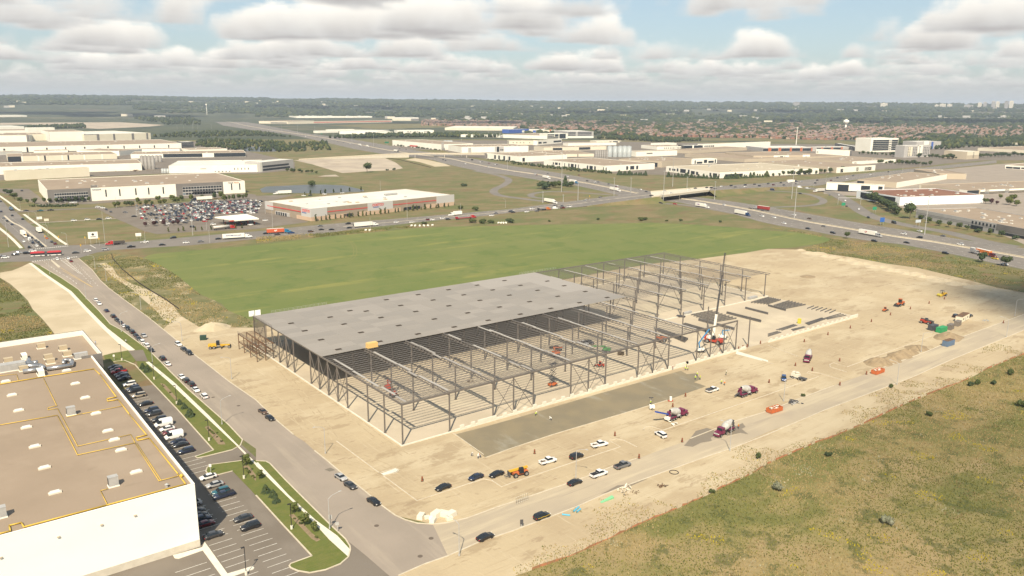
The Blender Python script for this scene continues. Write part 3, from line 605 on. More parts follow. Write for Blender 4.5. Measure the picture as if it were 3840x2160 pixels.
for i in range(18):
    for j in range(12):
        k = 3 if (i > 12 and j > 8) or (i > 15 and j > 3) else rd.choice((0, 0, 1, 1, 2))
        part('deck_panel', mdk[k], fr, (-.3 + DW*i, 58.2 + DH*j, ZT + .02 + 0.004*((i + j) % 2)))
mop = MB().b2(-1.15, -.7, 0, 1.15, -.55, .12).b2(-1.15, .55, 0, 1.15, .7, .12).b2(-1.15, -.55, 0, -1, .55, .12).b2(1, -.55, 0, 1.15, .55, .12).b2(-1, -.55, 0, 1, .55, .03).mesh('roof_opening', nmat('dark_opening', (0.05, 0.038, 0.028), 0.9))
for s in 'F 353,1000 490,1075 655,1165 830,1262 747,938 886,1008 1057,1092 1243,1183 1110,877 945,873 1257,942 1437,1022 1630,1107 1312,762 1457,820 1608,881 1795,957 1995,1037 1632,711 1782,766 1940,824 2130,895 2337,970 1938,662 2090,714 2253,769 2450,836 2226,616 2383,664 2550,717 2500,570 G 355,575 525,622 737,680 958,740 85,618 257,668 460,728 680,792 177,782 390,850 85,908'.split():
    if s.isalpha(): _t = s; continue
    a, b = map(float, s.split(',')); p = g(_t, a, b, ZT + .13); part('roof_opening', mop, fr, p)
# loose deck strips walked along the girders
rd = random.Random(9)
mst = [MB().b2(-.45, 0, 0, .45, L, .06).mesh('deck_strip', nmat('bright_deck_%d' % i, (0.36, 0.335, 0.30) if i else (0.30, 0.275, 0.245), 0.5)) for i, L in enumerate((6, 9))]
for i, x in enumerate(GX[1:15], 1):
    y = 1.5 if x <= 140 else 51.5; end = 57.5 if x <= 156 else 127
    off = 0.5
    if abs(x - 156.6) < 1: y, end = 53, 127
    while y < end - 4:
        k = rd.choice((0, 1, 1)); L = (6, 9)[k]; off = rd.choice((0.35, 0.55, -0.45, 0.8, 0.5))
        if rd.random() < 0.86: part('deck_strip', mst[k], fr, (x + off, min(y, end - L), ZT + .01 + .004*rd.randrange(6)))
        y += L + rd.uniform(-.5, .3)
for y, L in ((0.8, 6), (8, 9), (18, 9), (28, 9), (38, 9), (47, 6)): part('deck_strip', mst[1 if L == 9 else 0], fr, (1.6 + (y % 3)*.3, y, ZT + .02))
# safety rail along the back edge of the roof
mb = MB()
for a, b in ((8, 34), (146, 172)):
    n = int((b - a)/2)
    for z in (.6, 1.15): mb.bar((a, 128.6, ZT + z), (b, 128.6, ZT + z), .05)
    for i in range(n + 1): mb.bar((a + 2*i, 128.6, ZT), (a + 2*i, 128.6, ZT + 1.2), .05)
part('safety_rail', mb.mesh('safety_rail', MT['galv']), fr)
# corner stair platforms
mb = MB()
for y in (106.5, 114, 121.5, 128.2):
    for x in (-7.2, -3.6): mb.bar((x, y, 0), (x, y, 7.0), .28)
for z in (3.4, 6.9):
    for x in (-7.2, -3.6, -.2): mb.bar((x, 106, z), (x, 128.4, z), .25, .35)
    for k in range(12): mb.bar((-7.3, 106.5 + 1.97*k, z + .1), (-.1, 106.5 + 1.97*k, z + .1), .14, .2)
part('platform_frame', mb.mesh('platform_frame', MT['rust']), fr)
mb = MB()
for z in (7.0, ZT):
    for h in (.55, 1.1): mb.bar((-7.3 if z < 9 else -.5, 106, z + h), (-7.3 if z < 9 else -.5, 128.4, z + h), .06)
    for k in range(13): mb.bar((-7.3 if z < 9 else -.5, 106 + 1.86*k, z), (-7.3 if z < 9 else -.5, 106 + 1.86*k, z + 1.15), .06)
part('guard_rail', mb.mesh('guard_rail', MT['steel']), fr)
mb = MB()
for k in range(14): mb.bar((-.3, 113 + 1.15*k, 7), (-.3, 113 + 1.15*k, ZT - .4), .18)
part('wall_studs', mb.mesh('wall_studs', MT['steel']), fr)
for k in (0, 1): part('sign_board', MB().b2(-1.2, -.06, 0, 1.2, .06, 2.4).mesh('sign_board', flat((0.8, 0.8, 0.76))), fr, (-1.0 + 2.7*k, 127.6, ZT + .3))
tag(MB().box((0, 0, 0.9), (4.2, 2.0, 1.7)).box((0, 0, 1.82), (3.9, 1.8, .12)).box((0, 0, .03), (4.4, 2.2, .1)).obj('insulation_bundle', flat((0.62, 0.42, 0.16), 0.7)), 'yellow wrapped bundle standing on the grey roof deck near its open edge', 'bundle').location = g('F', 1165, 1210, ZT + 1.2).xy.to_3d() + Vector((0, 0, ZT + .13))
# grade beam and dock wall with raised blocks
gb = thing('foundation_wall', 'pale concrete foundation wall ringing the steel frame with stepped dock blocks in front', 'foundation')
def gbar(nm, x0, y0, x1, y1, z): part(nm, MB().b2(x0, y0, 0, x1, y1, z).mesh(nm, MT['walk']), gb)
gbar('grade_beam', -1.0, -1.0, -.55, 129.4, .35); gbar('grade_beam', -.55, -1.0, 18.6, -.55, .35); gbar('grade_beam', -.55, 129.0, 262.9, 129.4, .35); gbar('grade_beam', 262.5, 52.6, 262.9, 129.0, .35)
gbar('dock_wall', 18.6, -1.3, 168, -.8, .75); gbar('dock_wall', 172, 52.0, 262.5, 52.5, .35)
bk = MB().b2(-.75, -.27, 0, .75, .27, .95).mesh('dock_block', MT['walk'])
for k in range(33):
    x = 21.5 + 4.36*k; part('dock_block', bk, gb, (x, -1.05, .75))
for x in (31, 84.5, 129.5, 133.5): part('dock_block', MB().b2(-3.2, -.26, 0, 3.2, .26, .93).mesh('dock_block', MT['walk']), gb, (x, -1.055, .752))
gbar('ramp_wall', 168, -1.8, 170.2, -.6, 1.2)
w2 = thing('dock_foundation', 'far pale concrete dock wall with stepped blocks beside stacked joists', 'foundation')
a, b = g('H', 0, 1195), g('H', 900, 935); d = (b - a); n = d.normalized()
part('dock_wall', MB().bar(a + Vector((0, 0, .35)), b + Vector((0, 0, .35)), .5, .7).mesh('dock_wall', MT['walk']), w2)
for k in range(18):
    p = a + d*(k + .5)/18; part('dock_block', MB().bar(p - n*.75 + Vector((0, 0, 1.1)), p + n*.75 + Vector((0, 0, 1.1)), .52, .85).mesh('dock_block', MT['walk']), w2)
part('dock_block', MB().bar(g('H', 830, 955) + Vector((0, 0, 1.1)), b + Vector((0, 0, 1.1)), .53, 1.0).mesh('dock_block', MT['walk']), w2)
# fresh slab with its form edge
sheet('fresh_slab', 'J 2010,1045 2300,970 2576,893 K 860,640 1700,405 1760,440 1850,430 1900,490 1830,520 1950,560 1900,580 1560,700 900,900 400,1050 0,1188 J 2310,1278', 0.09, 'slab', 0.06)
mb = MB()
for s in ('J 1975,1035 2000,1045 2290,1250', 'J 2310,1280 2576,1185 K 400,1052 900,902 1560,703'):
    q = pts(s)
    for a, b in zip(q, q[1:]): mb.bar(a + Vector((0, 0, .1)), b + Vector((0, 0, .1)), .25, .25)
struct(mb.obj('slab_form', MT['kerb']))
struct(MB().quad(*[p + Vector((0, 0, .06)) for p in pts('K 2260,205 2576,300 2576,320 2250,235')]).obj('ramp_slab', MT['walk']))
# ------------------------------------------------------------------ stacked steel on the ground
m_s = truss(BX, 0.75, 16, 0.17, 0.085).mesh('joist', MT['dsteel'])
mjs = nmat('stacked_steel', (0.105, 0.10, 0.095), 0.55, (0.14, 0.13, 0.12), 0.5, 3, 1.0)
def stack(nm, lab, quad, n, h, cat='steel stack', lay=2):
    q = pts(quad); t = thing(nm, lab, cat, q[0]); o = q[0]
    for k in range(n):
        f = (k + .5)/n; a = q[0].lerp(q[3], f) - o; b = q[1].lerp(q[2], f) - o
        mb = MB(); dd = (b - a).normalized()
        for z in (0.15, h*.52, h): mb.bar(a + Vector((0, 0, z)), b + Vector((0, 0, z)), .26, .14)
        L = (b - a).length; m = int(L/1.3)
        for i in range(m):
            z0, z1 = (.15, h) if i % 2 == 0 else (h, .15); mb.bar(a + dd*L*i/m + Vector((0, 0, z0)), a + dd*L*(i + 1)/m + Vector((0, 0, z1)), .12, .12, caps=False)
        part('joist', mb.mesh('joist', mjs), t)
    return t
stack('joist_stack', 'wide grey stack of steel joists lying beside the crane', 'G 1790,915 2000,875 2275,960 2000,1005', 8, .7)
stack('joist_stack', 'grey stack of joists nearest the corner column of the far frame', 'G 2390,795 2576,740 H 140,770 G 2576,815', 6, .7)
stack('joist_stack', 'dark joist stack lying against the pale kerb of the far slab', 'H 45,825 200,775 395,820 180,860', 6, .7)
stack('joist_stack', 'flat stack of long grey joists beside the yellow and green toilet', 'H 372,850 440,825 705,875 640,905', 6, .5)
for lab, s, n, h in (('long bundle of dark girders lying below the wide joist stack', 'G 1875,975 1880,968 2240,1062 2235,1072', 3, 1.0), ('pair of dark girders lying across the pad behind the lone column', 'G 2155,905 2165,897 2510,982 2500,995', 2, 1.0),
                     ('long dark girder lying nearest the corner joist stack', 'G 2345,855 2350,848 2576,905 2576,915', 2, .9), ('black girder lying end on to the far kerb', 'H 0,830 0,823 180,868 178,880', 2, .9), ('bundle of black girders under the bare end of the near frame', 'G 1440,1070 1470,1062 1775,1165 1735,1200', 4, 1.0), ('lattice girder lying beside the crane wheels', 'G 1715,1022 1745,1012 2000,1085 1980,1100', 3, 1.0),
                     ('loose beams lying towards the dock corner', 'H 370,1000 540,945 580,962 410,1022', 4, .35), ('crossed loose beams lying near the dock corner', 'H 560,950 720,900 800,925 600,965', 3, .35), ('loose beams lying behind the toilet', 'H 70,1068 255,1010 300,1025 150,1075', 3, .3), ('small row of beams lying before the dock wall', 'H 230,1062 355,1035 380,1042 255,1080', 3, .3), ('beams lying at the start of the far dock wall', 'H 0,1105 90,1080 140,1095 0,1140', 3, .3)):
    q = pts(s); t = thing('beam_bundle', lab, 'beams', q[0])
    for k in range(n):
        f = (k + .5)/n; a = q[0].lerp(q[3], f) - q[0]; b = q[1].lerp(q[2], f) - q[0]
        if (b - a).length < (q[3] - q[0]).length: a, b = (q[0].lerp(q[1], f) - q[0]), (q[3].lerp(q[2], f) - q[0])
        mb = MB(); mb.bar(a + Vector((0, 0, h)), b + Vector((0, 0, h)), .35, .12); mb.bar(a + Vector((0, 0, .08)), b + Vector((0, 0, .08)), .35, .12); mb.bar(a + Vector((0, 0, h/2)), b + Vector((0, 0, h/2)), .12, h)
        part('beam', mb.mesh('beam', mjs), t)
# ------------------------------------------------------------------ white warehouse, near left
wb = thing('white_warehouse', 'white warehouse with flat tan gravel roof crossed by yellow gas pipes beside the street', 'warehouse', (-68.1, -22.1, 0))
O = Vector((-68.1, -22.1, 0))
def wp(nm, mb, mat, par=None, sm=False):
    mb.v = [(v[0] - O.x, v[1] - O.y, v[2]) for v in mb.v]; return mb.obj(nm, mat, par or wb, sm)
HW = 16.36; RW = HW - .55; XL, XR, Y0, Y1 = -230, -68.1, -22.1, 98.8
wp('wall', MB().b2(XL, Y0, 1.9, XR, Y0 + .4, HW).b2(XR - .4, Y0 + .4, 1.9, XR, Y1, HW).b2(XL, Y0 + .4, 1.9, XL + .4, Y1, HW), nmat('white_panel', (0.80, 0.80, 0.745), 0.8, (0.775, 0.77, 0.71), 0.04, 4, 1.0, stretch=(1, 1, 3)))
wp('base_wall', MB().b2(XL, Y0 - .04, 0, XR + .04, Y0 + .4, 1.9).b2(XR - .4, Y0 + .4, 0, XR + .04, Y1, 1.9), MT['conc'])
wp('roof', MB().b2(XL + .4, Y0 + .4, RW - .5, XR - .4, Y1, RW), MT['roof'])
TX = -64.9
wp('end_block', MB().b2(XL, Y1, 0, TX, 135.1, HW - 1.6), nmat('grey_panel', (0.135, 0.125, 0.118), 0.75, (0.15, 0.14, 0.13), 0.1, 4, 1.0))
wp('end_roof', MB().b2(XL + .4, Y1 + .5, HW - 1.6, TX - .5, 134.6, HW - 1.5), MT['roof'])
wp('parapet', MB().b2(XL, 134.7, HW - 1.6, TX, 135.1, HW + .35).b2(TX - .4, Y1 + .4, HW - 1.6, TX, 134.7, HW + .35), MT['white'])
wp('parapet', MB().b2(-71.5, Y1, HW - 1.6, TX, Y1 + .4, HW + .35), MT['greyw'])
wp('coping', MB().b2(XL, 134.98, HW + .35, TX + .1, 135.2, HW + .5).b2(TX - .12, Y1, HW + .35, TX + .12, 134.98, HW + .5), MT['greyw'])
wp('coping', MB().b2(XR - .45, Y0 - .03, HW, XR + .03, Y1, HW + .06).b2(XL, Y0 - .03, HW, XR - .45, Y0 + .43, HW + .06), MT['white'])
wp('door', MB().b2(-103.2, Y0 - .06, .6, -101.9, Y0 - .02, 3.4), flat((0.62, 0.61, 0.56)))
for x in (-107.5, -96.8, -88.4, -81.5): wp('wall_light', MB().b2(x - .25, Y0 - .3, 12.5 if x > -97 else 11.5, x + .25, Y0, 12.8 if x > -97 else 11.8), MT['tanw'])
# skylights
msk = MB().b2(-1.35, -.55, 0, 1.35, .55, .35).mesh('skylight', MT['walk']); mdm = MB().box((0, 0, .2), (2.3, .85, .4), top=(.8, .55)).mesh('dome', nmat('dome_plastic', (0.62, 0.60, 0.56), 0.25, spec=0.5))
for s in 'I 57,508 120,645 188,800 265,970 350,1162 447,1375 758,530 857,672 965,830 1085,1005 1217,1198 1370,1418 M 553,605 670,-560 1150,75'.split():
    if s.isalpha(): _t = s; continue
    a, b = map(float, s.split(','))
    if (_t, a, b) == ('M', 670, -560): continue
    p = g(_t, a, b, RW + .3); o = part('skylight', msk, wb, (p.x - O.x, p.y - O.y, RW)); part('dome', mdm, o, (0, 0, .35))
for s in ('I 670,392', 'I 655,382'):
    p = pts(s, RW + .2)[0]
o = part('skylight', msk, wb, tuple((g('I', 670, 398, RW + .3) - O).xy) + (RW,)); part('dome', mdm, o, (0, 0, .35))
# roof machines
def unit(nm, t, x, y, d, mat, zr=RW, cap=None, rz=0):
    p = g(t, x, y, zr + d[2]*.3) - O
    o = part(nm, MB().box((0, 0, .12), (d[0] + .3, d[1] + .3, .24), mi=1).box((0, 0, .24 + d[2]/2), d).box((0, 0, .26 + d[2]), (d[0] + .06, d[1] + .06, .08)).mesh(nm, [mat, MT['white']]), wb, (p.x, p.y, zr), rz)
    part('grille', MB().b2(-d[0]/2 - .03, -d[1]/2 + .15, .4, -d[0]/2, d[1]/2 - .15, d[2]).mesh('grille', MT['dsteel']), o); return o
bge = nmat('unit_beige', (0.45, 0.37, 0.25), 0.6)
ZR2 = HW - 1.5
for x, y in ((415, 165), (635, 185), (677, 243)): unit('roof_unit', 'I', x, y, (2.6, 1.7, 1.5), bge, ZR2)
for x, y in ((487, 272), (510, 318), (85, 308), (240, 390)): unit('roof_unit', 'I', x, y, (2.6, 1.7, 1.4), bge)
unit('roof_unit', 'I', 815, 262, (4.2, 2.0, 1.7), MT['galv']); unit('roof_unit', 'I', 715, 825, (2.2, 1.6, 2.2), MT['galv']); unit('roof_unit', 'M', 1140, 515, (2.1, 1.6, 2.2), MT['galv']); unit('roof_unit', 'M', 5, 830, (2.2, 1.6, 2.2), MT['galv'])
unit('roof_unit', 'I', 100, 380, (9, 3.2, 2.2), MT['galv']); unit('roof_unit', 'I', 410, 430, (1.8, 4.2, 1.6), MT['white']); unit('roof_unit', 'I', 245, 272, (1.6, 4, 1.6), MT['white'], ZR2)
def duct(nm, s, r, z, mat, n=8):
    q = pts(s, z); mb = MB()
    for a, b in zip(q, q[1:]): mb.cyl(a, b, r, n=n)
    for a in q[1:-1]: mb.blob(a, r*1.03, 1, 0.0)
    return wp(nm, mb, mat, None, True)
duc = nmat('duct_metal', (0.45, 0.45, 0.45), 0.28, metal=0.75)
duct('duct', 'I 160,335 330,322 380,318', .75, RW + 1.3, duc); duct('duct', 'I 180,360 400,352 440,375', .85, RW + 1.1, duc); duct('duct', 'I 470,385 720,345 725,305 690,295', .7, RW + .9, duc); duct('duct', 'I 230,410 420,385', .8, RW + .9, duc); duct('duct', 'I 640,325 640,300 690,290', .6, RW + .9, duc); duct('duct', 'I 290,290 280,330', .8, RW + 1.2, duc)
# gas pipes
for s, r in (('I -60,548 440,462 945,383 1005,440 1170,665 1075,685 1085,708 1190,692 1300,840 1475,1048 1368,1075 1385,1103 1500,1080 M 1500,60 1790,420 1868,523 1070,735 240,955 215,910 92,940 105,995 -60,1035', .17), ('I -60,958 575,850', .11), ('I 575,850 780,1250 1355,1128 1600,1510', .10), ('I 435,475 570,755 482,775 485,795 578,782 780,1162 1315,1043 1360,1130', .09),
             ('I 1375,1130 1620,1505', .09), ('I 668,868 830,835 1235,757', .09), ('M 1595,492 1780,445 1800,430', .10), ('M 1075,722 1010,590 1085,570', .09), ('I -60,457 165,437 185,500', .07)):
    duct('gas_pipe', s, r, RW + .28, MT['pipe'], 6)
wp('gas_valve', MB().blob(g('M', 1825, 440, RW + .4), .5, 1, .1), MT['pipe']); wp('roof_vent', MB().cyl(g('M', 1680, 555, RW), g('M', 1680, 555, RW) + Vector((0, 0, .7)), .3).cyl(g('M', 1680, 555, RW) + Vector((0, 0, .7)), g('M', 1680, 555, RW) + Vector((0, 0, 1)), .5, .1), MT['galv'])
wp('canopy', MB().b2(-68.06, 14.5, 3.2, -66.2, 19, 3.6), MT['greyl'])
# ------------------------------------------------------------------ buildings
KM = {'g': ('window', 'pane'), 'd': ('panel', 'greyw'), 'l': ('panel', 'greyl'), 'o': ('panel', None), 'w': ('panel', 'white'), 'r': ('panel', None), 'b': ('panel', None), 't': ('panel', 'tanw'), 'c': ('panel', 'cream')}
KC = {'o': flat((0.42, 0.13, 0.06)), 'r': flat((0.50, 0.06, 0.05)), 'b': flat((0.04, 0.10, 0.36))}
rb = random.Random(21)
def bld(label, t, a, b, yt, back, wall='white', roof='roof', feats='', units=6, cat='warehouse', name='warehouse', par=.5, group=None, trim=None):
    A0 = g(t, *a); B0 = g(t, *b); ax = (B0 - A0).normalized(); ay = Vector((-ax.y, ax.x, 0))
    if ay.dot(CF) < 0: ay = -ay
    h = max(4.0, hgt(A0, px(t, a[0], yt)[1])); L = (B0 - A0).length
    bk = g(t, *back, h) - A0; D = max(12.0, bk.dot(ay))
    rz = atan2(ax.y, ax.x); th = thing(name, label, cat, A0, rz, group)
    W_ = MT[wall] if isinstance(wall, str) else wall
    MB().b2(0, 0, 0, L, .4, h).b2(0, D - .4, 0, L, D, h).b2(0, .4, 0, .4, D - .4, h).b2(L - .4, .4, 0, L, D - .4, h).obj('wall', W_, th)
    ro = MB().b2(.4, .4, h - par - .4, L - .4, D - .4, h - par).obj('roof', MT[roof] if isinstance(roof, str) else roof, th)
    if trim: MB().b2(-.05, -.05, h, L + .05, .45, h + .15).b2(-.05, .45, h, .45, D + .05, h + .15).b2(L - .45, .45, h, L + .05, D + .05, h + .15).obj('coping', MT[trim], th)
    for w in feats.split():
        k = w[0]; sd = 'f'
        if k in 'RL': sd = k; w = w[1:]; k = w[0]
        q = w[1:].split(':'); x0, x1 = [float(v) for v in re.match(r'(-?[\d.]+)-(-?[\d.]+)$', q[0]).groups()]; z0, z1 = (map(float, q[1].split('-')) if len(q) > 1 else (.15, .8))
        if sd == 'f':
            t0, t1 = (x0 - a[0])/(b[0] - a[0])*L, (x1 - a[0])/(b[0] - a[0])*L
            bx = (max(-.02, t0), -.12, z0*h, min(L + .02, t1), -.01, z1*h)
        elif sd == 'R': bx = (L + .01, x0*D, z0*h, L + .12, x1*D, z1*h)
        else: bx = (-.12, x0*D, z0*h, -.01, x1*D, z1*h)
        nm, mm = KM[k]; MB().b2(*bx).obj(nm, MT[mm] if mm else KC[k], th)
    for i in range(units):
        x, y = rb.uniform(.08, .92)*L, rb.uniform(.12, .88)*D; s = rb.uniform(.7, 1.5)
        rk = rb.random()
        if rk < .5: MB().box((x, y, h - par + .5*s), (2.2*s, 1.6*s, 1.0*s)).box((x, y, h - par + .1), (2.6*s, 2.0*s, .2), mi=1).obj('roof_unit', [MT['galv'], MT['white']], th)
        else: MB().box((x, y, h - par + .25), (2.6, 1.2, .5), top=(.85, .7)).obj('skylight', MT['wroof'], th)
    th['dims'] = (L, D, h); return th
def text(s, par, loc, size, mat, rx=pi/2, rz=0.0, ex=0.02, name='lettering'):
    c = bpy.data.curves.new('txt', 'FONT'); c.body = s; c.size = size; c.extrude = ex; c.offset = size*.035; c.align_x = 'LEFT'
    o = bpy.data.objects.new('txt', c); COL.objects.link(o); dg = bpy.context.evaluated_depsgraph_get()
    me = bpy.data.meshes.new_from_object(o.evaluated_get(dg)); bpy.data.objects.remove(o); me.materials.clear(); me.materials.append(mat)
    r = ob(name, me, par); r.location = loc; r.rotation_euler = (rx, 0, rz); return r
hg = bld('long white warehouse with two dark grey framed glass entrances behind the packed car park', 'A', (490, 1135), (2470, 1027), 1000, (280, 900), feats='d478-884:0-1.005 d1720-2226:0-1.005 ' + ' '.join('g%d-%d:.28-.82' % (x, x + 13) for x in (1018, 1150, 1307, 1435, 1583, 2313, 2403)), units=22)
L, D, h = hg['dims']
for f0, f1 in ((.03, .185), (.655, .868)):
    MB().b2(f0*L, -.26, .2, f1*L, -.14, h*.74).obj('glass_front', MT['greyl'], hg)
    for r_ in (.1, .34, .56):
        n = 14
        for i in range(n):
            x0 = f0*L + (f1 - f0)*L*(i + .08)/n; MB().b2(x0, -.36, r_*h, x0 + (f1 - f0)*L*.84/n, -.27, (r_ + .15)*h).obj('pane', MT['glass'] if rb.random() < .6 else nmat('pale_pane', (0.16, 0.2, 0.23), 0.2) if i == 0 else MT['pane'], hg)
    MB().b2((f0*.75 + f1*.25)*L, -2.5, h*.27, (f0*.2 + f1*.8)*L, -.4, h*.33).obj('canopy', MT['dsteel'], hg)
text('HAGGAR', hg, (.206*L, -.1, h*.80), h*.15, flat((0.10, 0.12, 0.18))); text('TRICOR', hg, (.905*L, -.1, h*.84), h*.12, flat((0.06, 0.05, 0.05))); text('BRAUN', hg, (.938*L, -.1, h*.84), h*.12, flat((0.5, 0.18, 0.05)))
MB().box((.22*L, 6, h + .6), (6, 4, 3)).obj('roof_unit', MT['greyw'], hg)
